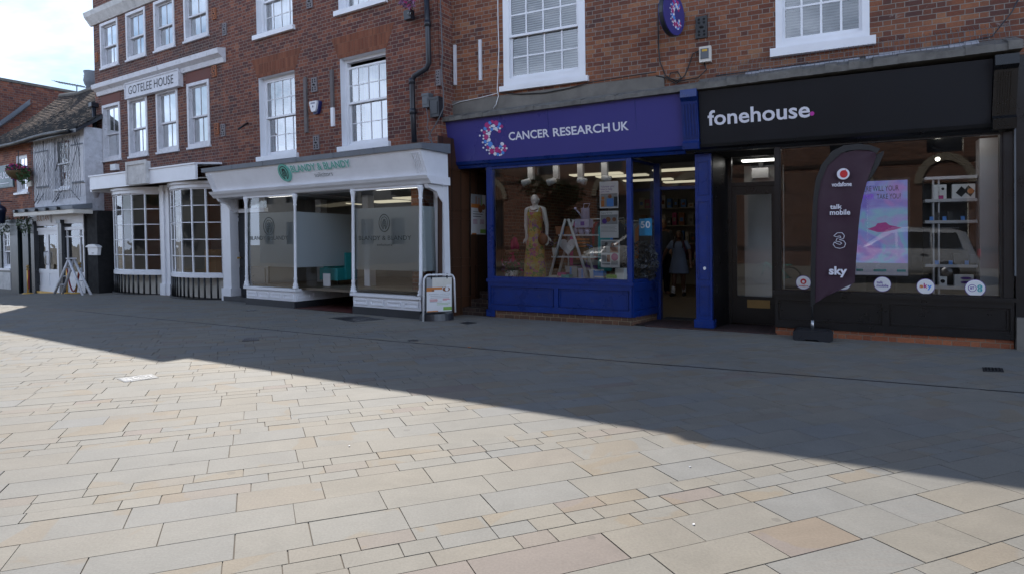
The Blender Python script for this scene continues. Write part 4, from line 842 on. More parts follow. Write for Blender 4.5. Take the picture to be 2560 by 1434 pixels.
mb = MB(); mb.box(L, L.U(581, 500, 0), a - .1, WL, -.05, 0, zb0 - .1); mb.build('side_panel', M['white'], bs)
# lobby floor and offices behind
mb = MB(); mb.quad(L, [(ub - .3, fw_ - .6, .012), (uc + .05, fw_ - .6, .012), (uc + .05, wb_ + .02, .012), (ub - .3, wb_ + .02, .012)]); mb.build('lobby_floor', M['redtile'], bs)
mb = MB(); mb.box(L, ua - .1, p0, -4.6, -4.5, 0, zhl + .2); mb.box(L, ua - .2, ua - .1, -4.5, -.25, 0, zhl + .2); mb.box(L, p0, p0 + .1, -4.5, -.2, 0, zhl + .2); mb.build('interior_wall', M['greyroom'], bs)
mb = MB(); mb.box(L, ua - .1, p0, -4.5, wb_ - .2, zhl + .03, zhl + .15); mb.build('ceiling', M['greyroom'], bs)
mb = MB(); mb.box(L, ua - .1, ub + .2, -4.5, wb_ - .15, .42, .47); mb.box(L, fu + .15, p0, -4.5, wb_ - .15, .42, .47); mb.box(L, ub + .2, fu + .15, -4.5, fw_ - 1.0, .42, .47); mb.build('interior_floor', M['floorwood'], bs)
mb = MB(); x = L.U(797, 600, -1.3); mb.box(L, x - .11, x + .11, -1.5, -1.3, .47, zhl); mb.box(L, L.U(650, 600, -.9) - .1, L.U(650, 600, -.9) + .1, -1.1, -.9, .47, zhl); x = L.U(915, 600, -.9); mb.box(L, x - .09, x + .09, -1.1, -.9, .47, zhl); mb.build('interior_column', paint('interior_white', (0.6, 0.62, 0.66), 0.6, 0.05), bs)
for (x, y, w_) in ((850, 495, -3.2), (1045, 497, -2.4), (970, 497, -3.0)):
    mb = MB(); u = L.U(x, y, w_); mb.box(L, u - .6, u + .6, w_ - .3, w_ + .3, zhl - .0, zhl + .028); mb.build('ceiling_or_fill_light', M['panel'], bs)
for x0, x1 in ((ua + .2, ub - .2), (uc + .2, ud - .2)):
    mb = MB(); mb.box(L, x0, x1, -.15, -.03, zhl + .0, zhl + .028); mb.build('ceiling_or_fill_light', M['fillpanel'], bs)  # added fill strips that brighten the bay interiors
# frosted window lettering
for i, (cx_, cy_, tx0, tx1, ty0, ty1, lab, x0, x1) in enumerate(((672, 566, 625, 720, 589.5, 600, 'dark lion badge and name cut in the frosted left bay glass', ua, ub), (960.5, 558, 897, 1028, 589, 600.5, 'dark lion badge and name cut in the frosted right bay glass', uc, ud))):
    wq = wb_ - .068; o = thing('window_lettering', lab, 'window sign', L.P(L.U(cx_, cy_, wq), wq, L.Zz(cx_, cy_, wq)), 'names cut in the frosted glass')
    mb = MB(); cu, cz = L.uz(cx_, cy_, wq); ru = (L.U(cx_ + 14, cy_, wq) - L.U(cx_ - 14, cy_, wq)) / 2; rz = (L.Zz(cx_, cy_ - 23, wq) - L.Zz(cx_, cy_ + 23, wq)) / 2
    for k in range(24):
        a, b = 2 * math.pi * k / 24, 2 * math.pi * (k + 1) / 24; mb.poly(L, [(cu + ru * .88 * math.cos(a), cz + rz * .88 * math.sin(a)), (cu + ru * math.cos(a), cz + rz * math.sin(a)), (cu + ru * math.cos(b), cz + rz * math.sin(b)), (cu + ru * .88 * math.cos(b), cz + rz * .88 * math.sin(b))], wq, wq + .002)
    lion(mb, L, cu, cz, ru * .85, rz * .85, wq, 0); mb.build('lion_badge', M['frostdark'], o); mb = MB()
    letter(mb, L, 'BLANDY & BLANDY', L.U(tx0, ty1, wq), L.U(tx1, ty1, wq), L.Zz((tx0 + tx1) / 2, ty1, wq), L.Zz((tx0 + tx1) / 2, ty0, wq), wq + .002, base=(0, .73))
    if i: letter(mb, L, 'solicitors', L.U(943, 613, wq), L.U(980, 613, wq), L.Zz(960, 615, wq), L.Zz(960, 609, wq), wq + .002)
    mb.build('lettering', M['frostdark'], o)
# teal tub chair and small papers in the office
cq = L.P(L.U(846, 690, -1.1), -1.1, .47); ch = thing('tub_chair', 'teal tub armchair behind the angled white bay glass', 'armchair', cq); FC = Loc(cq, (L.d.x, L.d.y)); mb = MB()
mb.box(FC, -.33, .33, -.3, .32, .1, .4); mb.build('seat', M['teal'], ch); mb = MB()
n = 12
for k in range(n):
    a, b = math.pi * (-.1 + 1.2 * k / n), math.pi * (-.1 + 1.2 * (k + 1) / n)
    vs = [FC.P(r * math.cos(t), -r * .9 * math.sin(t), z) for z in (.12, .78) for r in (.34, .44) for t in (a, b)]; mb.add(vs, [(2, 3, 7, 6), (1, 0, 4, 5), (4, 6, 7, 5), (0, 2, 6, 4), (3, 1, 5, 7)])
mb.build('backrest', M['teal'], ch); 
for su in (-.28, .28):
    for swv in (-.25, .25): mb = MB(); mb.tube([FC.P(su, swv, 0), FC.P(su, swv, .12)], .02); mb.build('leg', M['iron'], ch)
mb = MB(); u, z = L.uz(815, 712, -.3); mb.box(L, u - .1, u + .14, -.32, -.3, zsill - .02, zsill + .32); solo('leaflet_card', mb, M['paper'], 'white card propped inside the angled white bay', 'card')
# ================================================================ low tiled building at the left
WS = 0.42; uS_r = L.U(213, 450, WS); uP = L.U(85, 450, WS); uFarL = uP - 9.0
def zg_at(u, w=0.5): p = L.P(u, w, 0); return gz(p.x, p.y)
zgs = zg_at(uS_r - 1.5)
pb = thing('tiled_building', 'low old building with sagging clay tile roof, half brick, half white painted', 'building', L.P(uS_r, WS, zgs))
ze = L.Zz(150, 331, WS + .2); zr = L.Zz(160, 240, -2.6); zcan = L.Zz(140, 517, WS + .5)
sw = L.quad((135, 348), (173, 340), (175, 471), (135, 475), w=WS)
mb = MB(); wall_holes(mb, L, uP, uS_r, zcan - .3, ze + .1, WS, [sw], .1, 0, 0)
mb.quad(L, [(uS_r, WS, zcan - .3), (uS_r, WL - .5, zcan - .3), (uS_r, WL - .5, ze + .1), (uS_r, WS, ze + .1)])
mb.build('white_wall', M['whitebrick'], pb)
pw = L.quad((40, 390), (64, 388), (66, 480), (42, 484), w=WS); pw = (pw[0], pw[1] + .1, pw[2], pw[3])
mb = MB(); wall_holes(mb, L, uFarL, uP, zcan - .3, ze + .1, WS - .005, [pw], .1, 0, 1); mb.build('brick_wall', [M['brick_p'], M['white']], pb)
sash(L, pb, sw[0] + .001, sw[1] - .001, sw[2], sw[3], WS, 0.06, 0.05, 4, 1, 1, .5, .02, blind=None, sill=(.05, .06, .06), glassm='glassold')
sash(L, pb, pw[0] + .001, pw[1] - .001, pw[2], pw[3], WS, 0.06, 0.07, 2, 2, 2, .45, .02, blind=None, sill=(.12, .07, .07))
# roof with a sagging surface
uRl = uP - 5.5; mb = MB(); nU, nV = 26, 14; run = WS + .28 + 2.6
def roofpt(i, j, dz=0):
    fu, fv = i / nU, j / nV; u = uRl + (uS_r + .12 - uRl) * fu; w = WS + .28 - run * fv
    z = ze - .02 + (zr - ze) * fv - 0.16 * math.sin(math.pi * fv) - .10 * math.sin(math.pi * min(1, fu * 1.2)) * fv + .03 * math.sin(u * 2.1 + fv * 4) * fv
    return (u, w, z + dz)
sl = math.hypot(run, zr - ze); NC = 30
def rp(fu, fv, dz): q = roofpt(fu * nU, fv * nV); return (q[0], q[1], q[2] + dz)
rt = random.Random(3)
for j in range(NC):
    f0, f1 = j / NC, (j + 1) / NC; top, bot, uvt = [], [], []
    for i in range(nU * 2 + 1):
        fu = i / (nU * 2); h = .04 + rt.uniform(-.006, .006); bot.append(rp(fu, f0, h)); top.append(rp(fu, f1, .005))
    for i in range(nU * 2):
        a, b_, c_, d_ = bot[i], bot[i + 1], top[i + 1], top[i]; lo0, lo1 = rp(i / (nU * 2), f0, 0), rp((i + 1) / (nU * 2), f0, 0)
        mb.add([L.P(*a), L.P(*b_), L.P(*c_), L.P(*d_)], [(0, 1, 2, 3)], 0, [(a[0], f0 * sl), (b_[0], f0 * sl), (c_[0], f1 * sl), (d_[0], f1 * sl)])
        mb.add([L.P(*lo0), L.P(*lo1), L.P(*b_), L.P(*a)], [(0, 1, 2, 3)], 2)
fs = [(j * (nU + 1) + i, j * (nU + 1) + i + 1, (j + 1) * (nU + 1) + i + 1, (j + 1) * (nU + 1) + i) for j in range(nV) for i in range(nU)]
b = [L.P(*roofpt(i, j, -.12)) for j in range(nV + 1) for i in range(nU + 1)]; mb.add(b, [tuple(reversed(f)) for f in fs], 0)
for i in range(nU): mb.add([L.P(*roofpt(i, 0)), L.P(*roofpt(i + 1, 0)), L.P(*roofpt(i + 1, 0, -.12)), L.P(*roofpt(i, 0, -.12))], [(3, 2, 1, 0)], 1)
for j in range(nV): mb.add([L.P(*roofpt(nU, j)), L.P(*roofpt(nU, j + 1)), L.P(*roofpt(nU, j + 1, -.12)), L.P(*roofpt(nU, j, -.12))], [(3, 2, 1, 0)], 1)
mb.add([L.P(uRl, -2.6, zr - .15), L.P(uS_r, -2.6, zr - .15), L.P(uS_r, -6.5, ze), L.P(uRl, -6.5, ze)], [(0, 1, 2, 3)], 0, [(0, 0), (8, 0), (8, 5), (0, 5)])
mb.add([L.P(uRl, -6.5, -1), L.P(uS_r, -6.5, -1), L.P(uS_r, -6.5, ze), L.P(uRl, -6.5, ze)], [(0, 1, 2, 3)], 0)
rf = mb.build('roof', [M['tile'], M['drain'], M['hole']], pb)
mb = MB(); mb.tube([L.P(*roofpt(i, nV, .02)) for i in range(nU + 1)], .10, n=7); mb.build('ridge_tiles', M['ledge'], rf)
mb = MB(); gpts = [L.P(u := uRl + (uS_r - .25 - uRl) * k / 10, WS + .34, ze - .06 + .04 * math.sin(k)) for k in range(11)]; mb.tube(gpts, .065, n=7); mb.build('gutter', M['iron'], rf)
mb = MB(); dx = L.U(239, 350, WL + .08); mb.tube([L.P(dx, WL + .1, L.Zz(236, 268, WL + .1)), L.P(dx, WL + .1, L.Zz(238, 330, WL + .1)), L.P(dx + .02, WL + .1, L.Zz(241, 440, WL + .1))], .06, n=8); mb.box(L, dx - .1, dx + .1, WL, WL + .22, L.Zz(236, 268, WL + .1), L.Zz(236, 258, WL + .1)); solo('drainpipe', mb, M['drain'], 'dark downpipe at the brown building corner beside the white wall', 'drainpipe')
cu_ = L.U(228, 200, -2.9); mb = MB(); cz0, cz1 = L.Zz(228, 225, -2.9), L.Zz(228, 180, -2.9); mb.lathe(L.P(cu_, -2.9, cz0 - .5), [(.2, 0), (.2, .6), (.26, .7), (.3, cz1 - cz0 + .1), (.26, cz1 - cz0 + .35), (.3, cz1 - cz0 + .5)], n=10); mb.build('chimney_pot', M['lead'], rf)
# aerials
def aerial(x, y0, y1, bx0, by0, bx1, by1, n, w, label):
    mb = MB(); foot = L.P(L.U(x, y0, w), w, L.Zz(x, y0, w)); top = L.P(L.U(x, y1, w), w, L.Zz(x, y1, w)); mb.tube([foot - ZZ * .25, top], .022, n=5)
    a, b = L.P(L.U(bx0, by0, w), w, L.Zz(bx0, by0, w)), L.P(L.U(bx1, by1, w), w, L.Zz(bx1, by1, w)); mb.tube([a, b], .016, n=5)
    for k in range(n):
        p = a.lerp(b, k / (n - 1)); v = L.o * .18 if abs((b - a).normalized().z) < .6 else L.d * .25; mb.tube([p - v - ZZ * .06, p + v + ZZ * .02], .009, n=4)
    solo('television_aerial', mb, M['iron'], label, 'aerial')
aerial(192, 226, 216, 140, 204, 212, 217, 12, -2.7, 'long slanted television aerial over the tile ridge')
aerial(218, 218, 184, 215, 184, 219, 202, 5, -3.0, 'upright television mast with short rods next to the brown building')
# neighbour rising behind the roof
un = L.U(75, 258, -2.6); zn = L.Zz(75, 214, -2.6)
nb = thing('rear_building', 'plain brick side wall rising behind the tiled roof at the far left', 'building', L.P(un, -2, -1)); mb = MB(); mb.box(L, un - 5, un, -16, WS - .5, -1, zn); mb.build('wall', brick('rear_brick', DRK, (0.2, 0.18, 0.16), bl=.3, rh=.11, joint=.013, soot=.3, patch=.1), nb)
mb = MB(); mb.box(L, un - 5.1, un + .06, -16.1, WS - .4, zn, zn + .12); mb.build('coping', M['ledge'], nb)
fun = (un - uRl) / (uS_r + .12 - uRl) * nU
def rzu(w): return roofpt(fun, (WS + .28 - w) / run * nV)[2]
mb = MB(); jj = [roofpt(0, j) for j in range(nV + 1)]
for (u, w, z), (u2, w2, z2) in zip(jj[:-1], jj[1:]):
    def rz_(w): return rzu(w)
    mb.add([L.P(un + .015, w, rz_(w) - .08), L.P(un + .015, w2, rz_(w2) - .08), L.P(un + .015, w2, rz_(w2) + .22), L.P(un + .015, w, rz_(w) + .22), L.P(un + .3, w, rz_(w) + .03), L.P(un + .3, w2, rz_(w2) + .03)], [(0, 1, 2, 3), (4, 5, 1, 0)])
mb.build('lead_flashing', M['lead'], nb)
# shutters with scroll wires and fairy lights on the white wall
for k, (x0, y0, x1, y1, lab) in enumerate(((90, 378, 120, 470, 'left pale shutter board with dark hinges on the white upper wall'), (179, 360, 209, 458, 'right pale shutter board with dark hinges on the white upper wall'))):
    q = L.rect(x0, y0, x1, y1, WS + .02); sh_ = thing('shutter', lab, 'shutter', L.P(q[0], WS, q[2])); mb = MB(); mb.box(L, q[0], q[1], WS, WS + .035, q[2], q[3]); mb.build('board', M['whiteold'], sh_)
    for z in (q[2] + .0, q[3] - .05): mb = MB(); mb.box(L, q[0] + .03, q[1] + .02, WS + .036, WS + .05, z, z + .05); mb.build('hinge', M['lead'], sh_)
mb = MB(); rr = random.Random(4); uu = uP + .08
while uu < uS_r - .1:
    pts = []; z = zcan + .3; kx = 0
    while z < ze - .1: pts.append(L.P(uu + .014 * (-1) ** kx + rr.uniform(-.01, .01), WS + .07 + rr.uniform(0, .02), z)); z += .085; kx += 1
    mb.tube(pts, .0065, n=4); uu += .115
for _ in range(9):
    a = rr.uniform(uP + .2, uS_r - .2); b2 = a + rr.uniform(-.6, .6); c2 = rr.uniform(-.4, .4); mb.tube([L.P(a, WS + .09, ze - .15), L.P(a + c2, WS + .1, ze - .6), L.P(b2, WS + .1, ze - 1.2)] if _ < 4 else [L.P(a, WS + .09, zcan + .35), L.P(a + c2, WS + .13, zcan + .2), L.P(b2, WS + .1, zcan + .55)], .011, n=4)
solo('light_strings', mb, M['greyplastic'], 'curtain of fairy light strings hanging over the white upper wall', 'fairy lights')
# canopy over the shop door
cn = thing('canopy', 'shallow lead-topped canopy with white edge over the left entrance', 'canopy', L.P(L.U(140, 540, .95), .9, zcan)); wc_ = .95
c4 = L.quad((33, 532), (184, 525), (184, 535), (36, 540.5), w=wc_); mb = MB(); mb.prism(L, [(WS + .0, c4[3] + .05), (wc_, c4[3]), (wc_ + .03, c4[3] + .01), (wc_ + .03, c4[3] + .11), (WS, c4[3] + .22)], c4[0], c4[1]); 
for k in range(5): x = c4[0] + (c4[1] - c4[0]) * (k + .5) / 5.6; mb.disc(L, x, c4[3] + .05, .05, .05, wc_ + .02, wc_ + .12, 1, 8)
mb.build('lead_top', [M['lead'], M['iron']], cn)
mb = MB(); mb.box(L, c4[0], c4[1], wc_ - .05, wc_ + .01, c4[2], c4[3]); mb.box(L, c4[1] - .05, c4[1] + .01, WS, wc_ - .05, c4[2], c4[3]); mb.build('edge_board', M['cream'], cn); zcb = c4[2]
# restaurant entrance
uL0 = L.U(74, 640, WS); sp = thing('restaurant_front', 'white entrance with double glazed doors and bronze lettered board under the canopy', 'shopfront', L.P(L.U(118, 730, WS), WS, zgs))
zhd_ = L.Zz(140, 560, WS); mb = MB(); mb.box(L, uL0, L.U(212, 620, WS), WS - .1, WS + .02, zhd_, zcb + .05); mb.build('header', M['white'], sp)
mb = MB(); x0, x1 = L.U(92, 547, WS + .03), L.U(128, 545, WS + .03); z0, z1 = L.Zz(110, 558, WS + .03), L.Zz(110, 536, WS + .03); mb.box(L, x0, x1, WS + .02, WS + .05, z0, z1); bo = mb.build('sign_board', M['white'], sp); mb = MB(); letter(mb, L, 'SULTAN', x0 + .07, x1 - .1, z0 + .08, z1 - .05, WS + .055, bold=.01); mb.build('lettering', M['sultan'], bo)
def zG(x): return zg_at(L.U(x, 700, WS), WS)
da, db = L.U(86, 650, WS), L.U(147, 650, WS); zdt = L.Zz(117, 577, WS); zz0 = zG(117) + .03
mb = MB(); mb.box(L, da, da + .09, WS - .1, WS, zz0, zhd_); mb.box(L, db - .09, db, WS - .1, WS, zz0, zhd_); mb.box(L, da + .09, db - .09, WS - .1, WS - .001, zdt, zdt + .1); mb.box(L, da + .09, db - .09, WS - .1, WS - .001, zhd_ - .05, zhd_ + .01); mb.build('door_frame', M['white'], sp)
mb = MB(); mb.box(L, da, db, WS - .1, WS + .06, zz0 - .05, zz0 + .02); mb.build('threshold', M['brass'], sp)
um = (da + db) / 2
for a, b in ((da + .09, um - .003), (um + .003, db - .09)):
    mb = MB(); st = .12; zl_ = zz0 + .02; mb.box(L, a, a + st, WS - .08, WS - .03, zl_, zdt); mb.box(L, b - st, b, WS - .08, WS - .03, zl_, zdt); mb.box(L, a + st, b - st, WS - .08, WS - .031, zdt - .14, zdt); mb.box(L, a + st, b - st, WS - .08, WS - .031, zl_ + .62, zl_ + .76); mb.box(L, a + st, b - st, WS - .08, WS - .05, zl_ + .18, zl_ + .62); mb.box(L, a + st, b - st, WS - .08, WS - .031, zl_, zl_ + .18)
    d_ = mb.build('door', M['white'], sp); g = MB(); g.quad(L, [(a + st, WS - .055, zl_ + .76), (b - st, WS - .055, zl_ + .76), (b - st, WS - .055, zdt - .14), (a + st, WS - .055, zdt - .14)]); g.build('pane', M['glassold'], d_)
    mb = MB(); hx = b - .06 if a < um - .1 else a + .06; mb.tube([L.P(hx, WS - .03, zl_ + .92), L.P(hx, WS + .03, zl_ + .95), L.P(hx, WS + .03, zl_ + 1.35), L.P(hx, WS - .03, zl_ + 1.38)], .014); mb.build('handle', M['steel'], d_)
mb = MB(); mb.quad(L, [(da + .09, WS - .05, zdt + .1), (db - .09, WS - .05, zdt + .1), (db - .09, WS - .05, zhd_ - .05), (da + .09, WS - .05, zhd_ - .05)]); mb.build('overlight', M['glassold'], sp)
wa, wbb = L.U(155, 650, WS), L.U(211, 650, WS); zq = zG(185); zs1 = L.Zz(185, 680, WS); mb = MB(); mb.box(L, wa, wa + .09, WS - .1, WS - .001, zq, zhd_); mb.box(L, wbb - .07, wbb, WS - .1, WS - .001, zq, zhd_); mb.box(L, wa + .09, wbb - .07, WS - .1, WS - .002, zs1 - .1, zs1); mb.box(L, wa + .09, wbb - .07, WS - .1, WS - .03, zq, zs1 - .1); mb.box(L, wa + .09, wbb - .07, WS - .1, WS - .002, zdt, zdt + .1)
zt_ = L.Zz(185, 592, WS); mb.box(L, wa + .09, wbb - .07, WS - .07, WS - .02, zt_ - .02, zt_ + .02); 
for f_ in (.18, .82): x = wa + .09 + (wbb - wa - .16) * f_; mb.box(L, x - .018, x + .018, WS - .07, WS - .02, zs1, zdt)
mb.box(L, wa + .25, wbb - .22, WS - .03, WS - .012, zq + .2, zs1 - .25); f_ = mb.build('side_window', M['white'], sp); g = MB(); g.quad(L, [(wa + .09, WS - .05, zs1), (wbb - .07, WS - .05, zs1), (wbb - .07, WS - .05, zhd_), (wa + .09, WS - .05, zhd_)]); g.build('pane', M['glassold'], f_)
for x0_, x1_ in ((78, 86), (146.5, 155)): mb = MB(); mb.box(L, L.U(x0_, 650, WS + .1), L.U(x1_, 650, WS + .1), WS - .05, WS + .1, zG(x0_) - .1, zhd_ + .05); mb.box(L, L.U(x0_, 650, WS + .1) - .04, L.U(x1_, 650, WS + .1) + .04, WS - .05, WS + .14, zhd_ + .0, zhd_ + .12); mb.build('pilaster', M['greydoor'], sp)
mb = MB(); a, b = L.U(213.5, 620, WS), L.U(246.5, 620, WS); mb.box(L, a, b, WS - .06, WS, -.6, zcb + .1); mb.box(L, b - .06, b, WL + .01, WS - .06, -.6, zcb + .1); mb.box(L, a, a + .1, WS, WS + .03, -.6, zcb); mb.box(L, b - .12, b, WS, WS + .03, -.6, zcb); mb.build('black_panel', M['hole'], sp)
mb = MB(); mb.box(L, uFarL, uS_r - .05, -2.2, -2.1, -.8, zcan); mb.box(L, uFarL, uS_r - .05, -2.1, WS - .12, zcan - .3, zcan - .2); mb.box(L, uS_r - .15, uS_r - .05, -2.1, WS - .12, -.8, zcan - .3); mb.build('interior_wall', M['darkroom'], pb)
# post box
q = L.rect(216, 611, 244, 638, WS + .12); pbx = thing('post_box', 'white metal wall letterbox with arched lid on the black panel', 'letterbox', L.P(q[0], WS + .05, q[2])); du, dz = q[1] - q[0], q[3] - q[2]; mb = MB()
mb.poly(L, [(q[0] + du * .12, q[2]), (q[1] - du * .12, q[2]), (q[1] - du * .04, q[2] + dz * .72), (q[0] + du * .04, q[2] + dz * .72)], WS + .001, WS + .1); mb.box(L, q[0] + du * .42, q[0] + du * .6, WS + .1, WS + .105, q[2] + dz * .16, q[2] + dz * .2, 1); mb.build('box', [M['whiteplastic'], M['hole']], pbx)
mb = MB(); mb.poly(L, [(q[0] - du * .03, q[2] + dz * .72), (q[1] + du * .03, q[2] + dz * .72), (q[1], q[2] + dz * .82), (q[0] + du * .75, q[2] + dz * .97), (q[0] + du * .5, q[3]), (q[0] + du * .25, q[2] + dz * .97), (q[0], q[2] + dz * .82)], WS + .001, WS + .14); mb.build('lid', M['whiteplastic'], pbx)
# brass rope posts
def post(px, py, lean, label, rope=None):
    w0 = .78 if px < 100 else .66; u0 = L.U(px, py - 3, w0); z0 = zg_at(u0, w0); c = L.P(u0, w0, 0); c.z = z0; t = thing('rope_post', label, 'rope barrier post', c, 'brass rope posts at the entrance'); mb = MB(); mb.lathe(c, [(.16, 0), (.16, .015), (.12, .03), (.04, .045)], n=14); mb.build('base', M['brass'], t)
    mb = MB(); tp = c + L.d * lean + ZZ * .88; mb.tube([c + ZZ * .04, tp], .026, n=8); mb.build('pole', M['brass' if lean < .05 else 'brassdull'], t); mb = MB(); mb.ball(tp + ZZ * .06, .05, n=10, k=6); mb.lathe(tp - ZZ * .06, [(.045, 0), (.05, .03), (.03, .07)], n=10); mb.build('finial', M['brassdull'], t); return tp
p1 = post(70, 728, .0, 'shiny brass rope post left of the double doors'); p2 = post(168, 733, .0, 'brass rope post behind the white ladder, its left one'); p3 = post(190, 733, .28, 'leaning brass rope post behind the white ladder, its right one')
def rope(pts, label): mb = MB(); mb.tube(pts, .022, n=7); solo('velvet_rope', mb, M['velvet'], label, 'rope')
rope([p2 + ZZ * -.08 + L.d * (p3 - p2).dot(L.d) * t + L.o * (p3 - p2).dot(L.o) * t - ZZ * (.72 * 4 * t * (1 - t)) for t in (k / 12 for k in range(13))], 'drooping dark red velvet rope between the two posts by the ladder')
rope([p1 + L.d * .09 - ZZ * (.08 + .07 * k) + L.d * .01 * math.sin(k) for k in range(10)], 'red velvet rope hanging down from the left brass post')
# white step ladder
lb = L.P(L.U(185, 735, 1.0), 1.0, zg_at(L.U(185, 735, 1.0), 1.0)); ld = thing('step_ladder', 'paint-splashed white wooden step ladder standing open by the entrance', 'step ladder', lb)
def lz(x, y, w=1.0): return L.P(L.U(x, y, w), w, L.Zz(x, y, w))
g0 = lb.z; ap = lz(180, 648); fl, fr = lz(150, 738), lz(221, 733); fl.z = fr.z = g0
for nm, ft in (('front_frame', fl), ('rear_frame', fr)):
    mb = MB(); ax = (ft - ap).normalized()
    for so in (-.05, .09):
        a, b = ap + L.o * so, ft + L.o * so * 1.6; mb.tube([a, b], .038, n=4)
    if nm == 'front_frame':
        for k in range(1, 4): c = ap.lerp(ft, k / 4); mb.tube([c - L.o * .1, c + L.o * .14], .025, n=4)
    else:
        c = ap.lerp(ft, .6); mb.tube([c - L.o * .1, c + L.o * .14], .02, n=4)
    mb.build(nm, M['whiteold'], ld)
mb = MB(); FL = Loc(ap, (L.d.x, L.d.y)); mb.box(FL, -.07, .07, -.1, .14, 0, .04); mb.build('top_step', M['whiteold'], ld)
# pub ground floor
pf = thing('pub_facade', 'dark green painted pub front with small-paned white window', 'pub front', L.P(L.U(40, 700, WS), WS, -.6)); zx = zG(30) - .1
a, b = uFarL, L.U(78, 650, WS); wq = L.quad((3, 580), (25, 579), (27, 670), (5, 672), w=WS); mb = MB(); rec = (L.U(47, 640, WS), L.U(58, 640, WS), zx, L.Zz(52, 571, WS)); wall_holes(mb, L, a, b, zx - .2, zcan - .29, WS + .01, [wq, rec], .35, 0, 0); mb.box(L, L.U(28, 650, WS + .06), L.U(46, 650, WS + .06), WS, WS + .07, zx - .1, zcan - .35); mb.box(L, L.U(58, 650, WS + .06), L.U(72, 650, WS + .06), WS, WS + .07, zx - .1, zcan - .35); mb.box(L, a, b, WS, WS + .12, zcan - .5, zcan - .3); mb.build('facing', M['green'], pf)
mb = MB(); mb.box(L, a, L.U(27, 640, WS), WS + .012, WS + .03, zx + .25, wq[2] - .15); mb.build('render_panel', M['stone'], pf)
sash(L, pf, wq[0], wq[1], wq[2], wq[3], WS + .01, .06, .07, 4, 3, 1, .45, .02, sill=(.05, .07, .05), glassm='glassold', part='pub_window')
# pub sign, basket, notice, lantern, plants, A-board
sb_ = thing('pub_sign', 'slate blue pub sign board with white capitals on brick', 'sign', L.P(L.U(10, 460, WS), WS, L.Zz(10, 468, WS))); x0, x1 = L.U(-46, 445, WS + .05), L.U(31, 440, WS + .05); z0, z1 = L.Zz(-6, 470, WS + .05), L.Zz(-6, 418, WS + .05); mb = MB(); mb.box(L, x0, x1, WS, WS + .05, z0, z1); mb.box(L, x0 - .03, x1 + .03, WS, WS + .035, z0 - .03, z1 + .03); mb.build('board', paint('slate_blue_board', (0.07, 0.115, 0.13), .4, .08), sb_)
mb = MB(); letter(mb, L, 'BUCK', L.U(-4, 440, WS + .05), L.U(29, 440, WS + .05), z0 + .3, z0 + .56, WS + .056, bold=.02); mb.box(L, L.U(0, 460, WS + .05), L.U(22, 460, WS + .05), WS + .05, WS + .055, z0 + .12, z0 + .145); mb.build('lettering', M['white_sign'], sb_)
hb = thing('hanging_basket', 'wicker hanging basket of pink and violet flowers on the pub wall', 'hanging basket', L.P(L.U(47, 450, .8), .8, L.Zz(47, 450, .8))); bc = ORG[hb.name].copy(); mb = MB(); mb.lathe(bc, [(.1, 0), (.28, .1), (.36, .22), (.38, .3)], n=14); mb.build('basket', M['wicker'], hb)
mb = MB(); leaf_ball(mb, bc + ZZ * .36 - L.d * .06, .36, 420, .055, [0, 0, 1, 2, 2], .6, 2); leaf_ball(mb, bc + L.d * .36 + ZZ * .12, .2, 110, .06, [2], 1.5, 5); leaf_ball(mb, bc - L.d * .36 + ZZ * .2, .17, 90, .05, [0, 1, 2], 1.3, 6); mb.build('flowers', [M['pinkflower'], M['violet'], M['leaf']], hb); mb = MB(); mb.tube([bc + ZZ * .3, bc + ZZ * 1.0, bc + ZZ * 1.05 - L.o * .4], .014, n=5); mb.build('bracket', M['iron'], hb)
q = L.rect(69, 453, 79, 467, WS + .04); mb = MB(); mb.box(L, q[0], q[1], WS, WS + .06, q[2], q[3]); [mb.box(L, q[0] + .03, q[1] - .04, WS + .06, WS + .063, z, z + .015, 1) for z in (q[2] + .08, q[2] + .14, q[2] + .2)]; solo('notice_box', mb, [M['cream'], M['greyp']], 'small cream notice box on brick below the flower basket', 'notice')
lc = lz(2, 545, .75); mb = MB(); mb.lathe(lc - ZZ * .2, [(.12, 0), (.17, .42), (.2, .44), (.17, .58), (.05, .66)], n=6); mb.tube([lc + ZZ * .3, lc + ZZ * .6, lc + ZZ * .62 - L.o * .35], .02); solo('wall_lantern', mb, paint('blue_black_lantern', (.012, .02, .05), .3, .1), 'dark blue lantern at the extreme left above the pub window', 'lantern')
for (x, y, r, n, s, lab) in ((66, 562, .3, 260, 21, 'trailing pale-leaved plant hanging beside the white door header'), (6, 563, .3, 240, 22, 'leafy hanging plant under the lantern at the left edge')):
    mb = MB(); c = lz(x, y, .62); leaf_ball(mb, c, r, n, .045, [0, 0, 1], 1.3, s); mb.tube([c + ZZ * .2, c + ZZ * .5], .012, 2); solo('hanging_plant', mb, [M['leafpale'], M['leaf'], M['iron']], lab, 'plant')
c = gp(8, 722, zg_at(L.U(8, 722, 1.0), 1.0)); ab = thing('chalkboard', 'dark leaning A-frame chalkboard at the left edge by the pub', 'A-board', c); FB = Loc(c, (L.d.x, L.d.y)); tp = .98
for nm, sgn in (('front_board', 1), ('rear_board', -1)):
    mb = MB(); F_ = FB; vs = []
    for (u, z) in ((-.35 * sgn, 0), (-.0 * sgn, tp)):
        for w in (-.35, .35):
            for dd_ in (0, .03): vs.append(F_.P(-u + dd_, w, z))
    mb.add(vs, [(0, 2, 6, 4), (1, 5, 7, 3), (0, 1, 3, 2), (4, 6, 7, 5), (0, 4, 5, 1), (2, 3, 7, 6)]); mb.build(nm, M['hole' if sgn > 0 else 'iron'], ab)
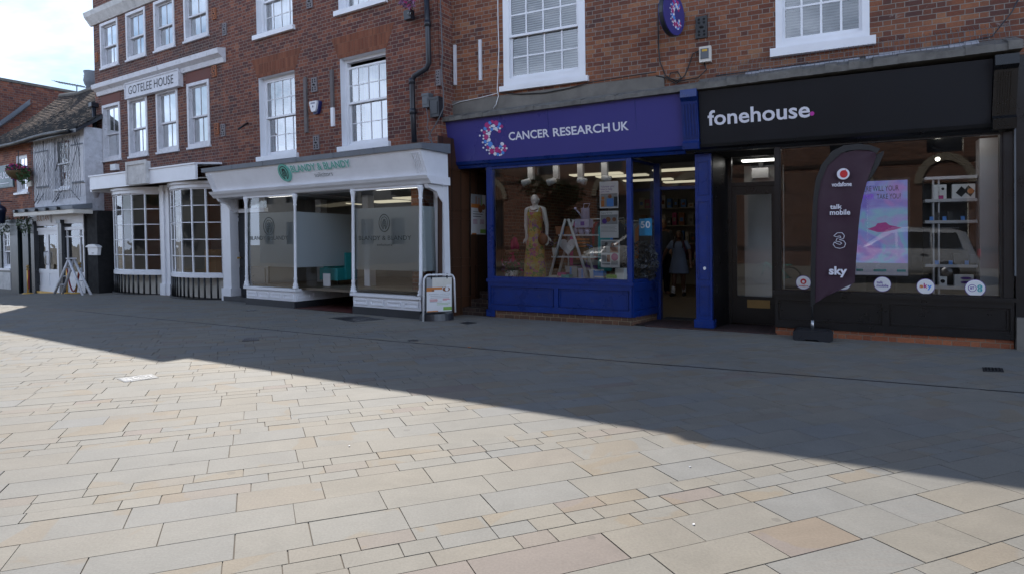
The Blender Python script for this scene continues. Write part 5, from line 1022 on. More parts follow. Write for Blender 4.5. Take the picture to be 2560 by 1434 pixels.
# ================================================================ right brick building
R = Rr; WR = -0.05; HR = 9.42
uR0, uR1 = R.U(1099, 190, WR), R.U(2545, 300, 0) + 5.0
rb = thing('corner_building', 'long orange-red brick building above the indigo and black shops', 'building', R.P(R.U(1740, 700, 0), WR, 0))
w1 = q4(R, WR, (1254.7, 0), (1459.7, 0), (1466.5, 190), (1262, 224)); w2 = q4(R, WR, (1936.5, 0), (2171, 0), (2176.7, 95), (1941, 128))
b1 = (R.Zz(1262, 222, WR) + R.Zz(1467, 188, WR)) / 2; b2 = (R.Zz(1941, 126, WR) + R.Zz(2176, 92, WR)) / 2
w1 = (w1[0], w1[1], b1, b1 + 1.95); w2 = (w2[0], w2[1], b2, b2 + 2.35)
zLedge = (R.Zz(1400, 262, .3) + R.Zz(2138, 172, .3)) / 2
zLa = R.Zz(1400, 266, .3); zLb = R.Zz(2138, 172, .3)
mb = MB(); wall_holes(mb, R, uR0 - .6, uR1, zLa - .1, HR, WR, [w1, w2], .12, 0, 1); mb.build('wall', [M['brick_r'], M['white']], rb)
sash(R, rb, w1[0] + .001, w1[1] - .001, w1[2] + .001, w1[3], WR, .0, .135, 4, 2, 2, .50, .03, blind='hblind', sill=(.07, .10, .08), proud=.012, glassm='glassr', back=.12)
sash(R, rb, w2[0] + .001, w2[1] - .001, w2[2] + .001, w2[3], WR, .0, .10, 4, 2, 2, .5, .032, blind='hblind_dark', sill=(.08, .13, .09), proud=.012, glassm='glassr', back=.2)
mb = MB(); qa, qb = R.U(1099, 190, WR), R.U(1122, 190, WR); mb.box(R, qa, qb, WR - .3, WR + .02, zLa - .1, HR); mb.build('quoin_strip', M['cement'], rb)
# rendered band and ledge
uF0, uF1 = R.U(1104, 360, .2), R.U(2540, 225, .2); uMid = R.U(1742, 230, .25)
mb = MB(); zbt = R.Zz(1300, 250, 0.0); mb.box(R, qb, R.U(1660, 200, 0), WR + .001, 0.0, zLa - .05, (R.Zz(1262, 240, 0) + R.Zz(1600, 195, 0)) / 2); mb.build('render_band', M['cement'], rb)
rl = random.Random(8); mb = MB(); n = 60; prev = None
for k in range(n):
    ua, ub = uF0 - .05 + (uF1 + .1 - uF0) * k / n, uF0 - .05 + (uF1 + .1 - uF0) * (k + 1) / n; zz = zLa + (zLb - zLa) * ((ua + ub) / 2 - R.U(1400, 266, .3)) / (R.U(2138, 172, .3) - R.U(1400, 266, .3))
    j = rl.uniform(-.012, .012); th = .075 if ua < uMid else .12
    mb.prism(R, [(WR, zz - .02), (.34 + j, zz - .02), (.34 + j, zz + th * .7 + j), (.2, zz + th + .02 + j), (WR, zz + th + .12)], ua, ub, 0)
mb.build('ledge', M['ledge'], rb)
def zledge(u): return zLa + (zLb - zLa) * (u - R.U(1400, 266, .3)) / (R.U(2138, 172, .3) - R.U(1400, 266, .3))
for xa, xb in ((1862, 2150), (2165, 2450)):
    mb = MB(); a, b = R.U(xa, 170, .1), R.U(xb, 140, .1)
    for k in range(8):
        u0, u1 = a + (b - a) * k / 8, a + (b - a) * (k + 1) / 8; z = zledge((u0 + u1) / 2); j = rl.uniform(-.012, .012); mb.prism(R, [(WR, z + .13), (WR + .2, z + .13 + j), (WR + .07, z + .24 + j), (WR, z + .26 + j)], u0, u1 - .006)
    mb.build('flashing_strip', paint('dull_white_flashing', (.42, .42, .46), .6, .25, 5, dirt=.3), rb)
shell(rb, R, uR0 - .8, uR1, WR, -9, 0, HR - .4, M['brick_r'], None, floors=(zLa + .15, 7.2))
mb = MB(); mb.prism(R, [(WR - .3, HR - .02), (WR + .07, HR - .02), (WR + .07, HR + .06), (WR - .3, HR + .06)], uR0 - .6, uR1); mb.prism(R, [(WR - .03, HR - .5), (-9, HR - .5), (-4.6, HR + .3)], uR0 - .8, uR1); mb.build('roof', M['tile'], rb)
mb = MB(); x = R.U(2534, 600, 0); mb.box(R, x + .02, uR1, -.4, .02, .45, zLb); mb.build('side_pier', M['black'], rb)
mb = MB(); mb.box(R, x + .02, uR1, -.4, .08, -.03, .45); mb.build('pier_plinth', M['cement'], rb)
# upper wall fixings
for (x0, y0, x1, y1, lab) in ((1135, 114, 1143, 214, 'white batten nearest the pale corner strip on orange brick'), (1198, 101, 1206, 202, 'white batten left of the big white window on orange brick')):
    a, b = R.uz((x0 + x1) / 2 - 1, y0, WR), R.uz((x0 + x1) / 2 + 1, y1, WR); u = (a[0] + b[0]) / 2; mb = MB(); mb.box(R, u - .03, u + .03, WR, WR + .04, b[1], a[1]); solo('timber_batten', mb, M['whiteold'], lab, 'batten', 'battens left on the brickwork')
plate(R, 1740, 42, 1769, 97, WR, M['iron'], 'black tie plate on orange brick right of the round sign')
q = R.rect(1748, 116, 1777, 155, WR + .1); mt = thing('meter_box', 'cream electrical box with grey window and yellow label under the black plate', 'electrical box', R.P(q[0], WR + .1, q[2])); mb = MB(); mb.box(R, q[0], q[1], WR, WR + .1, q[2], q[3]); mb.build('case', M['cream'], mt); du, dz = q[1] - q[0], q[3] - q[2]
mb = MB(); mb.box(R, q[0] + du * .12, q[0] + du * .82, WR + .1, WR + .112, q[2] + dz * .2, q[2] + dz * .85); mb.build('window', M['greyplastic'], mt); mb = MB(); mb.box(R, q[0] + du * .25, q[0] + du * .7, WR + .112, WR + .116, q[2] + dz * .66, q[2] + dz * .8); mb.build('label', paint('yellow_label', (.6, .36, .03), .5, .05), mt)
# round blade sign
su, sz = R.U(1694, 45, WR), R.Zz(1668, 41, WR + .4); rad = .345
bl = thing('blade_sign', 'round indigo projecting sign with a C of coloured dots', 'hanging sign', R.P(su, WR + .4, sz - rad)); FS = Loc(R.P(su, WR + .44, sz), Matrix.Rotation(R_(-16), 3, 'Z') @ (-R.o)); mb = MB(); mb.disc(FS, 0, 0, rad, rad, -.05, .05, 0, 40); mb.disc(FS, 0, 0, rad + .012, rad + .012, -.035, .035, 1, 40); mb.build('disc', [M['navy'], M['drain']], bl)
mb = MB(); mb.box(R, su - .05, su + .05, WR, WR + .12, sz - .2, sz + .2); mb.build('bracket', M['blue'], bl)
def dotc(mb, F, cu, cz, ru, rz, w, big=1.0, wf=None):
    # a C built from dots: (x, y, radius, colour) read off the fascia, x right y up, in the half-height unit
    D = [(-.21, .74, .12, 1), (-.02, .87, .075, 2), (.14, .93, .07, 1), (.39, .82, .11, 1), (.59, .73, .075, 2), (.73, .58, .07, 1), (-.38, .55, .075, 2), (.21, .66, .075, 0), (.07, .66, .042, 0), (-.05, .59, .042, 0), (.34, .47, .075, 0), (.51, .55, .06, 2), (.61, .47, .045, 0), (.19, .47, .04, 0), (.06, .46, .07, 2), (-.15, .45, .065, 1), (-.28, .39, .045, 0), (.42, .36, .042, 0), (.55, .29, .07, 1), (-.45, .31, .07, 1), (-.31, .22, .042, 0), (-.16, .2, .08, 0), (-.04, .33, .042, 0), (-.62, .45, .045, 0), (-.78, .14, .042, 0), (-.53, .11, .042, 0), (-.36, .01, .115, 1), (-.18, .02, .04, 0), (-.19, -.17, .075, 0), (-.56, -.08, .042, 0), (-.45, -.27, .075, 2), (-.31, -.25, .04, 0), (-.63, -.3, .042, 0), (-.33, -.41, .042, 0), (-.16, -.45, .12, 2), (-.46, -.48, .042, 0), (-.63, -.64, .042, 0), (-.31, -.63, .07, 1), (0, -.63, .075, 0), (-.18, -.71, .04, 0), (.12, -.73, .04, 0), (-.42, -.8, .042, 0), (-.26, -.83, .042, 0), (-.07, -.91, .11, 1), (.1, -.87, .045, 0), (.27, -.83, .12, 1), (-.26, -1.03, .042, 0), (.12, -1.08, .075, 0), (.29, -1.13, .07, 2), (.42, -1.18, .04, 0), (.53, -1.15, .04, 0), (.47, -.96, .07, 1), (.42, -.75, .045, 0), (.53, -.65, .065, 2), (.65, -.5, .08, 0), (.8, -.65, .07, 1), (.67, -.75, .045, 0), (.58, -.86, .045, 0), (.78, -.9, .075, 1), (.91, -.79, .045, 0), (.64, -1.04, .07, 2)]
    for x, y, r, m in D: mb.disc(F, cu + x * ru, cz + (y + .12) / 1.06 * rz, r * ru * 1.08 * big, r * rz * big, w, w + .004, m, 10)
mb = MB(); dotc(mb, FS, .02, 0, rad * .62, rad * .66, .051, 1.5); mb.build('dot_emblem', [M['white_sign'], M['magenta'], M['skyblue']], bl)
# cables on the brick
mb = MB(); mb.tube(wp(R, [(1646, 10), (1645, 60), (1646, 120), (1650, 155), (1664, 190), (1690, 205), (1703, 195), (1694, 180), (1676, 183), (1672, 200), (1690, 210), (1712, 190), (1724, 160), (1732, 135), (1748, 128)], WR + .04), .011, n=5); mb.tube(wp(R, [(1760, 156), (1766, 175), (1745, 195), (1700, 203), (1640, 190)], WR + .05), .011, n=5)
solo('cable', mb, M['iron'], 'black cables looping from the round sign to the cream box', 'cable')
mb = MB(); mb.tube(wp(R, [(1244, -20), (1245, 60), (1247, 120), (1245, 180), (1243, 225), (1246, 240), (1240, 262), (1233, 272)], WR + .08), .009, n=5); mb.tube(wp(R, [(1246, 233), (1200, 245), (1150, 255), (1110, 272)], .02), .008, n=5); solo('cable', mb, M['whiteplastic'], 'thin white cable hanging beside the left big white window', 'cable')
mb = MB(); mb.tube(wp(R, [(1250, 233), (1300, 236), (1360, 233), (1420, 222), (1480, 206), (1540, 196), (1640, 181)], .02), .010, n=5); solo('cable', mb, M['iron'], 'dark sagging cable across the rendered band under the window', 'cable')
mb = MB(); mb.tube(wp(R, [(1790, 190), (1900, 176), (2040, 157), (2200, 137), (2350, 117), (2480, 92), (2530, 30), (2550, -10)], WR + .07), .010, n=5); solo('cable', mb, M['drain'], 'dark cable along the netting above the black fascia', 'cable')
mb = MB(); kx = 0; na, nb_ = R.U(1790, 200, .05), uF1
while na + kx * .065 < nb_:
    u = na + kx * .065; zz = zLa + (zLb - zLa) * (u - R.U(1400, 266, .3)) / (R.U(2138, 172, .3) - R.U(1400, 266, .3)) + .1; mb.tube([R.P(u, .31, zz - .02), R.P(u, .12, zz + .27), R.P(u, WR + .01, zz + .36)], .0028, n=3); kx += 1
for f_ in (.25, .6, .95): mb.tube([R.P(u, .31 - .2 * f_, zLa + (zLb - zLa) * (u - R.U(1400, 266, .3)) / (R.U(2138, 172, .3) - R.U(1400, 266, .3)) + .1 + .28 * f_) for u in (na, (na + nb_) / 2, nb_)], .003, n=3)
solo('bird_netting', mb, M['greyplastic'], 'wire bird netting strung over the ledge above the black fascia', 'netting')
# ---------------------------------------------------------------- indigo and blue shopfront
cs = thing('blue_shopfront', 'royal blue shopfront with indigo canted fascia and recessed open doorway', 'shopfront', R.P(R.U(1570, 760, 0), 0, 0))
WT, WB = .26, .10
def fascia_rect(TL, TR, BR, BL): a, b = R.uz(*TL, WT), R.uz(*TR, WT); c, d = R.uz(*BR, WB), R.uz(*BL, WB); return (a[0] + d[0]) / 2, (b[0] + c[0]) / 2, (c[1] + d[1]) / 2, (a[1] + b[1]) / 2
fb = fascia_rect((1099.5, 304.5), (1698.4, 232.8), (1711.5, 363), (1112.7, 410)); fk = fascia_rect((1743, 223), (2479.5, 141), (2480.5, 308.4), (1754.4, 361))
zFt, zFb = (fb[3] + fk[3]) / 2, (fb[2] + fk[2]) / 2; zFt = min(zFt, zLa)
class SlR:
    def P(s, u, w, z): return R.P(u, WB + (WT - WB) * (z - zFb) / (zFt - zFb) + w, z)
SR = SlR(); tilt = [(WR - .05, zFb), (WB, zFb), (WT, zFt), (WR - .05, zFt)]
mb = MB(); mb.prism(R, tilt, fb[0], fb[1]); ux = R.U(1378, 350, .19)
for ux in (R.U(1372, 350, .19), R.U(1590, 325, .19)): mb.prism(R, [(WB - .02, zFb + .02), (WB + .001, zFb + .02), (WT + .001, zFt - .02), (WT - .02, zFt - .02)], ux, ux + .005, 1)
mb.build('fascia', [M['navy'], M['blue']], cs)
mb = MB(); mb.prism(R, [(WR - .05, zFb - .13), (.02, zFb - .13), (.05, zFb - .08), (.09, zFb - .06), (.12, zFb - .002), (WR - .05, zFb - .002)], fb[0] - .02, fb[1] + .02); mb.build('moulding', M['blue'], cs)
cp = [R.U(1701, 223, .3), R.U(1738, 221, .3), R.U(1716, 369, .16), R.U(1754, 369, .16)]; u0, u1 = fb[1] + .01, fk[0] - .01
mb = MB(); mb.prism(R, [(WR - .05, zFb - .08), (WB + .10, zFb - .08), (WB + .13, zFb + .02), (WB + .06, zFb + .06), (WT + .05, zFt - .16), (WT + .12, zFt - .10), (WT + .10, zFt + .03), (WR - .05, zFt + .03)], u0, u1)
for k in range(5): x = u0 + (u1 - u0) * (k + .7) / 5.6; mb.prism(R, [(WB + .055, zFb + .1), (WB + .085, zFb + .1), (WT + .06, zFt - .2), (WT + .03, zFt - .2)], x, x + .018)
mb.build('console', M['blue'], cs)
fl_ = thing('fascia_lettering', 'white capitals and dotted C emblem on the indigo fascia', 'sign', R.P(R.U(1385, 345, .2), .2, zFb + .2)); mb = MB(); cu, cz = R.uz(1231, 347, .19); dotc(mb, SR, cu - .02, cz + .0, (R.U(1262, 347, .19) - R.U(1198, 347, .19)) / 1.72, (R.Zz(1231, 303, .19) - R.Zz(1231, 391, .19)) / 2 * .94, .003, 1.4); mb.build('dot_emblem', [M['white_sign'], M['magenta'], M['skyblue']], fl_)
mb = MB(); tz0 = (R.Zz(1275, 351, .19) + R.Zz(1560, 325, .19)) / 2; tz1 = (R.Zz(1285, 331.5, .19) + R.Zz(1560, 302, .19)) / 2
def fitw(mb, F, words, w, z0, z1, m=0, **k):
    for s, xa, xb in words: letter(mb, F, s, xa, xb, z0, z1, w, m, **k)
fitw(mb, SR, [('CANCER', R.U(1271, 340, .19), R.U(1372, 332, .19)), ('RESEARCH', R.U(1382, 332, .19), R.U(1524, 318, .19)), ('UK', R.U(1532, 316, .19), R.U(1571, 313, .19))], .004, tz0, tz1, bold=.02, base=(0, .73)); mb.build('lettering', M['white_sign'], fl_)
# window and stall riser
ua, ub = R.U(1232, 560, 0), R.U(1570, 560, 0); zs, zh = (R.Zz(1242, 695, 0) + R.Zz(1564, 708, 0)) / 2, zFb - .13
uD = R.U(1640, 600, -1.05); wD = -1.05; zbk = .10; zhw = (R.Zz(1239, 425, 0) + R.Zz(1560, 399, 0)) / 2
def frame_line(mb, p, q, z0, z1, t=.07, th=.08, off=0.0, posts=True, ends=(1, 1)):
    line_box(mb, R, p, q, th, z1 - t, z1); line_box(mb, R, p, q, th, z0, z0 + t * .8)
mb = MB(); mb.box(R, ua - .13, ua, -.12, .01, 0.02, zh); mb.box(R, ub - .02, ub + .07, -.10, .01, zs, zh); mb.box(R, ua, ub - .02, -.10, .0, zhw, zh); mb.box(R, ua, ub - .02, -.1, -.01, zs, zs + .05)
line_box(mb, R, (ub + .04, -.03), (uD, wD), .07, zhw, zh); line_box(mb, R, (ub + .04, -.03), (uD, wD), .07, zs, zs + .05); mb.box(R, uD - .03, uD + .09, wD - .12, wD + .03, .02, zh)
mb.box(R, ua - .16, ua + .03, -.14, .03, .02, .16); mb.build('window_frame', M['blue'], cs)
def pane2(name, b, F, p, q, z0, z1, mat='glass'):
    g = MB(); ln = math.dist(p, q); g.quad(F, [(p[0], p[1], z0), (q[0], q[1], z0), (q[0], q[1], z1), (p[0], p[1], z1)], uv=[(0, z0), (ln, z0), (ln, z1), (0, z1)]); return g.build(name, M[mat], b)
pane2('shop_window', cs, R, (ua, -.05), (ub, -.05), zs + .04, zhw); pane2('side_window', cs, R, (ub + .04, -.07), (uD, wD - .04), zs + .04, zhw)
def riser2(name, segs, zs, zp, mat, base, b, F, over=.05, panel=.03, prise=.10):
    mb = MB(); bm = MB()
    for p, q, npan in segs:
        d = Vector((q[0] - p[0], q[1] - p[1])); ln = d.length; d /= ln; o = Vector((-d.y, d.x)); line_box(mb, F, p, q, .1, zp, zs - .05)
        line_box(mb, F, (p[0] + o.x * over - d.x * .04, p[1] + o.y * over - d.y * .04), (q[0] + o.x * over + d.x * .04, q[1] + o.y * over + d.y * .04), .2, zs - .06, zs)
        line_box(bm, F, (p[0] + o.x * .0, p[1]), q, .12, -.05, zp)
        a0 = [ln * k / npan for k in range(npan + 1)]; t = .085
        def strip(x0, x1, y0, y1, pr=panel): line_box(mb, F, (p[0] + d.x * x0 + o.x * pr, p[1] + d.y * x0 + o.y * pr), (p[0] + d.x * x1 + o.x * pr, p[1] + d.y * x1 + o.y * pr), pr + .005, y0, y1)
        strip(0, ln, zp, zp + t * 1.3); strip(0, ln, zs - .06 - t, zs - .061)
        for x in a0: strip(max(0, x - t / 2), min(ln, x + t / 2), zp + t * 1.3, zs - .06 - t)
        for k in range(npan):
            x0, x1 = a0[k] + t * .75, a0[k + 1] - t * .75; y0, y1 = zp + t * 1.5, zs - .06 - t * 1.2
            for r in ((x0, x1, y0, y0 + .018), (x0, x1, y1 - .018, y1), (x0, x0 + .018, y0, y1), (x1 - .018, x1, y0, y1)): strip(*r, pr=panel * .55)
    r = mb.build(name, mat, b); bm.build('brick_base', base, r); return r
zbb = (R.Zz(1231, 772, 0) + R.Zz(1577, 794, 0)) / 2
riser2('stall_riser', [((ua - .1, .0), (ub + .06, .0), 2), ((ub + .06, .0), (uD + .02, wD), 1)], zs, zbb, M['blue'], M['brick_b'], cs, R)
# doorway
uP0, uP1 = R.U(1739, 600, -.1), R.U(1779, 600, -.1); zt1, zt0 = R.Zz(1690, 466, wD), R.Zz(1690, 474, wD); zo1 = R.Zz(1690, 404, wD)
mb = MB(); mb.box(R, uD + .09, uP0 + .02, wD - .1, wD, zt0, zt1); mb.box(R, uD + .09, uP0 + .02, wD - .1, wD, zo1, zh + .1); mb.build('door_frame', M['blue'], cs)
pane2('overlight', cs, R, (uD + .09, wD - .05), (uP0, wD - .05), zt1, zo1)
mb = MB(); mb.box(R, uP0, uP1, -.45, -.1, .03, zFb - .13); e = .03
mb.box(R, uP0 - .03, uP1 + .03, -.45, -.06, .03, .17); pw_ = uP1 - uP0
for z0, z1 in ((.25, .75), (.85, 2.2), (2.3, zFb - .25)):
    for r in ((uP0 + pw_ * .15, uP0 + pw_ * .85, z0, z0 + .02), (uP0 + pw_ * .15, uP0 + pw_ * .85, z1 - .02, z1), (uP0 + pw_ * .15, uP0 + pw_ * .2, z0, z1), (uP0 + pw_ * .8, uP0 + pw_ * .85, z0, z1)): mb.box(R, r[0], r[1], -.1, -.085, r[2], r[3])
mb.disc(R, uP0 + pw_ * .55, R.Zz(1763, 671, -.1), .025, .03, -.1, -.094, 1, 8); mb.build('pilaster', [M['blue'], M['paper']], cs)
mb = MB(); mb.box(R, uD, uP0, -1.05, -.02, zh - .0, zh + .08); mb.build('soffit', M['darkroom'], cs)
uK = R.U(1937, 620, 0)
mb = MB(); mb.quad(R, [(ub - .0, -1.7, .02), (uK + .1, -1.7, .02), (uK + .1, -.06, .02), (ub - .0, -.06, .02)]); mb.box(R, ub + .3, uK + .02, -.08, .02, -.05, .024); mb.build('entrance_tiles', M['doortile'], cs)
mb = MB(); mb.box(R, uD + .1, uP0 - .02, wD - .9, wD - .02, .022, .034); solo('door_mat', mb, paint('charcoal_mat', (.03, .03, .032), .95, .2, 20), 'dark mat just inside the open blue doorway', 'door mat')
# passage with boards, steps and pole
uB0, uB1 = R.U(1103, 600, 0), ua - .13; wv = -1.25; mb = MB(); mb.quad(R, [(uB0 - .6, wv, 0), (uB1 - .5, wv, 0), (uB1 - .5, wv, zFb), (uB0 - .6, wv, zFb)]); 
mb.build('boarded_passage', M['wood'], rb)
FW = Fac(L.P(uBend + .03, 0, 0), -L.o); mb = MB(); mb.box(FW, -.12, 2.2, -.02, .0, 0, 3.6)
for a, b in ((.2, .95), (1.1, 1.9)):
    for z0, z1 in ((.35, 1.0), (1.15, 2.0), (2.15, 3.0)):
        for r in ((a, b, z0, z0 + .03), (a, b, z1 - .03, z1), (a, a + .03, z0, z1), (b - .03, b, z0, z1)): mb.box(FW, r[0], r[1], 0, .018, r[2], r[3])
mb.build('panelled_side', M['wood'], rb)
mb = MB()
for k in range(4): mb.box(R, uB0 + .25 + k * .12, uB1 - .12 - k * .1, wv, -.10 - k * .3, (k) * .15 - .02 * (k == 0), (k + 1) * .15)
solo('steps', mb, M['brick_k'], 'dark brick steps climbing inside the brown boarded passage', 'steps')
mb = MB(); x = R.U(1135, 600, .02); mb.tube([R.P(x, .02, R.Zz(1135, 765, .02)), R.P(x, .02, R.Zz(1135, 444, .02))], .022, n=8); mb.ball(R.P(x, .02, R.Zz(1135, 440, .02)), .034); mb.lathe(R.P(x, .02, 0), [(.04, 0), (.04, .22), (.03, .3)], n=8); solo('pole', mb, M['whiteplastic'], 'slim white pole standing at the mouth of the brown passage', 'pole')
mb = MB(); x = R.U(1112, 600, -.1); mb.tube([R.P(x, -.1, .0), R.P(x, -.1, zFb - .3), R.P(x - .08, -.1, zFb - .15), R.P(x - .3, -.1, zFb - .05)], .05, n=8); solo('drainpipe', mb, M['iron'], 'black downpipe between white bay and brown passage', 'drainpipe')
mb = MB(); mb.box(R, R.U(1092, 360, .05), fb[0] - .005, WR - .3, .2, zFb - .2, zFt + .02); mb.build('end_bracket', paint('rotten_timber', (.06, .045, .035), .9, .4, 9, bump=.5), cs)
def poster(x0, y0, x1, y1, w, F, label, group=None, kind=0, name='poster'):
    q = F.rect(x0, y0, x1, y1, w); p = thing(name, label, 'poster', F.P(q[0], w, q[2]), group); mb = MB(); mb.box(F, q[0], q[1], w - .003, w, q[2], q[3]); mb.build('sheet', M['paper'], p); du, dz = q[1] - q[0], q[3] - q[2]
    mb = MB(); B = lambda a, b, c, d, m: mb.box(F, q[0] + du * a, q[0] + du * b, w + .0005, w + .0015 + m * .0001, q[2] + dz * c, q[2] + dz * d, m); E = lambda a, c, r, m: mb.disc(F, q[0] + du * a, q[2] + dz * c, du * r, du * r, w + .002, w + .003, m, 12)
    mats = [M['greyp'], M['brownp'], M['orange'], M['greenp'], M['skyblue'], M['magenta'], M['dark_sign'], M['purple'], M['teal']]
    if kind == 0:   # clinic poster
        B(.0, .75, .68, 1, 0); B(.0, .62, .66, .76, 2); E(.85, .7, .13, 1); E(.62, .64, .16, 1); B(.3, .36, .76, .95, 1); B(.5, .55, .76, .92, 2); B(.7, .75, .72, .9, 3)
        for k in range(3): B(.12, .88 - .1 * k, .56 - .06 * k, .575 - .06 * k, 6 if k else 0)
        for k in range(4): B(.12, .42, .36 - .03 * k, .37 - .03 * k, 5); B(.6, .9, .36 - .03 * k, .37 - .03 * k, 5)
        B(.62, 1, .03, .13, 3); B(.05, .35, .0, .03, 2)
    elif kind == 1:  # volunteer poster
        letter(mb, F, 'Volunteer your', q[0] + du * .06, q[0] + du * .8, q[2] + dz * .78, q[2] + dz * .86, w + .001, 7, base=(0, .73)); letter(mb, F, 'time to help', q[0] + du * .06, q[0] + du * .68, q[2] + dz * .68, q[2] + dz * .76, w + .001, 7, base=(0, .73)); letter(mb, F, 'save lives', q[0] + du * .06, q[0] + du * .52, q[2] + dz * .59, q[2] + dz * .67, w + .001, 7, base=(0, .73))
        B(.05, .95, .05, .55, 0); B(.38, .74, .06, .36, 4); E(.55, .44, .1, 1); B(.08, .25, .06, .3, 2); E(.18, .38, .09, 2); B(.76, .95, .08, .42, 6)
    elif kind == 2:
        letter(mb, F, 'Superdrive', q[0] + du * .05, q[0] + du * .66, q[2] + dz * .9, q[2] + dz * .96, w + .001, 6, base=(0, .73)); B(.04, .96, .5, .86, 0); E(.45, .68, .13, 1); E(.78, .68, .11, 1); E(.25, .62, .14, 7)
        for k in range(5): B(.06, .9 - .08 * (k % 2), .42 - .05 * k, .435 - .05 * k, 0)
    else:
        B(.04, .96, .52, .96, 0); E(.65, .83, .1, 1); E(.85, .86, .09, 1); B(.5, .92, .54, .74, 1); E(.3, .85, .09, 6); B(.06, .3, .55, .8, 6); E(.74, .38, .19, 5); B(.06, .3, .2, .46, 0); B(.33, .5, .2, .46, 1); B(.06, .5, .1, .16, 0); B(.55, .9, .1, .25, 0)
    mb.build('print', mats, p); return p
poster(1178, 487, 1214, 586.5, 0.025, FW, 'health poster with wooden bowl picture on the brown boarded passage', kind=0)
pg = 'posters taped inside the blue shop window'
poster(1499, 454, 1546, 521, -.06, R, 'top poster of three, with a worker in a bright blue apron', pg, 1); poster(1500, 527.5, 1546, 595, -.06, R, 'middle poster of three, with a purple spot on the picture', pg, 2); poster(1502, 600, 1549, 669, -.06, R, 'lowest poster of three, with a round magenta badge', pg, 3)
# ---------------------------------------------------------------- black shopfront
ks = thing('black_shopfront', 'black shopfront with wide plain fascia, big display window and glazed door', 'shopfront', R.P(R.U(2220, 800, 0), 0, 0))
mb = MB(); mb.prism(R, tilt, fk[0], fk[1]); mb.build('fascia', M['blackmatt'], ks)
mb = MB(); mb.prism(R, [(WR - .05, zFb - .12), (.02, zFb - .12), (.05, zFb - .08), (.10, zFb - .05), (.12, zFb - .002), (WR - .05, zFb - .002)], fb[1] + .1, fk[1] + .1); mb.build('moulding', M['black'], ks)
u0, u1 = fk[1] + .005, R.U(2542, 230, .2); mb = MB(); mb.prism(R, [(WR - .05, zFb - .1), (WB + .08, zFb - .1), (WB + .12, zFb + .04), (WB + .05, zFb + .09), (WT + .04, zFt - .17), (WT + .11, zFt - .12), (WT + .10, zFt + .02), (WR - .05, zFt + .02)], u0, u1)
for k in range(6): x = u0 + .05 + (u1 - u0 - .1) * k / 6; mb.prism(R, [(WB + .045, zFb + .12), (WB + .065, zFb + .12), (WT + .045, zFt - .2), (WT + .025, zFt - .2)], x, x + .015)
mb.build('console', M['black'], ks)
fl2 = thing('fascia_lettering', 'rounded pale lower-case lettering with a pink full stop on the black fascia', 'sign', R.P(R.U(1900, 290, .2), .2, zFb + .2)); mb = MB(); W2 = .185
zb_ = (R.Zz(1779, 314, W2) + R.Zz(2005, 294, W2)) / 2; zt_ = (R.Zz(1780, 274, W2) + R.Zz(1885, 264.5, W2)) / 2
letter(mb, SR, 'fonehouse', R.U(1769, 292, W2), R.U(2025, 281, W2), zb_, zt_, .004, bold=.018, base=(-.02, .76)); mb.build('lettering', M['white_sign'], fl2); mb = MB(); mb.disc(SR, R.U(2030, 290, W2), zb_ + .05, .032, .032, .002, .006); mb.build('dot', M['pinkdot'], fl2)
va, vb = R.U(1953, 550, 0), R.U(2501, 550, 0); zs2, zh2 = (R.Zz(1956, 725.5, 0) + R.Zz(2501, 744, 0)) / 2, (R.Zz(1950, 370, 0) + R.Zz(2500.6, 337.7, 0)) / 2
uKL, uKR = R.U(1937, 600, 0), R.U(2534, 600, 0)
mb = MB(); mb.box(R, uKL, va, -.14, .0, zs2, zFb - .12); mb.box(R, vb, uKR, -.14, .0, zs2, zFb - .12); mb.box(R, va, vb, -.12, -.002, zh2, zFb - .12); mb.box(R, va, vb, -.12, -.03, zs2, zs2 + .02); mb.box(R, uKL + .03, va - .02, 0, .02, zs2, zFb - .12); mb.box(R, vb + .03, uKR - .05, 0, .02, zs2, zFb - .12); mb.build('window_frame', M['black'], ks)
mb = MB(); mb.box(R, vb + .15, vb + .17, .02, .03, zs2 + .3, zh2 + .1); mb.build('edge_trim', M['greyplastic'], ks)
pane2('shop_window', ks, R, (va, -.05), (vb, -.05), zs2, zh2)
zkb = (R.Zz(1940, 816, 0) + R.Zz(2527, 848, 0)) / 2
riser2('stall_riser', [((uKL, .0), (uKR, .0), 2)], zs2, zkb, M['black'], M['brick_f'], ks, R, over=.07)
# door
wK = -1.0; da, db = R.U(1823, 600, wK), R.U(1943, 600, wK); zkt = R.Zz(1880, 465, wK); zk0, zk1 = R.Zz(1880, 456, wK), R.Zz(1880, 391, wK); zg0, zg1 = R.Zz(1890, 741, wK), R.Zz(1890, 486.5, wK); gl0, gl1 = R.U(1842, 600, wK), db - .09
mb = MB(); mb.box(R, da + .05, gl0, wK - .06, wK, .04, zkt); mb.box(R, gl1, db, wK - .06, wK, .04, zkt); mb.box(R, gl0, gl1, wK - .06, wK - .001, .04, zg0); mb.box(R, gl0, gl1, wK - .06, wK - .001, zg1, zkt); dk = mb.build('door', M['black'], ks)
pane2('pane', dk, R, (gl0, wK - .03), (gl1, wK - .03), zg0, zg1)
mb = MB(); a, b, c, d_ = R.rect(1868, 749, 1925, 769, wK + .01); mb.box(R, a, b, wK, wK + .014, c, d_); mb.box(R, a + .05, b - .05, wK + .014, wK + .02, c + .03, d_ - .03); mb.build('letter_plate', M['brassdull'], dk)
mb = MB(); mb.box(R, da - .02, da + .05, wK - .1, wK + .02, .02, zFb - .1); mb.box(R, da + .05, db, wK - .1, wK + .02, zkt, zk0); mb.box(R, da + .05, db, wK - .1, wK + .02, zk1, zFb - .05); mb.build('door_frame', M['black'], ks)
pane2('overlight', ks, R, (da + .05, wK - .05), (db, wK - .05), zk0, zk1)
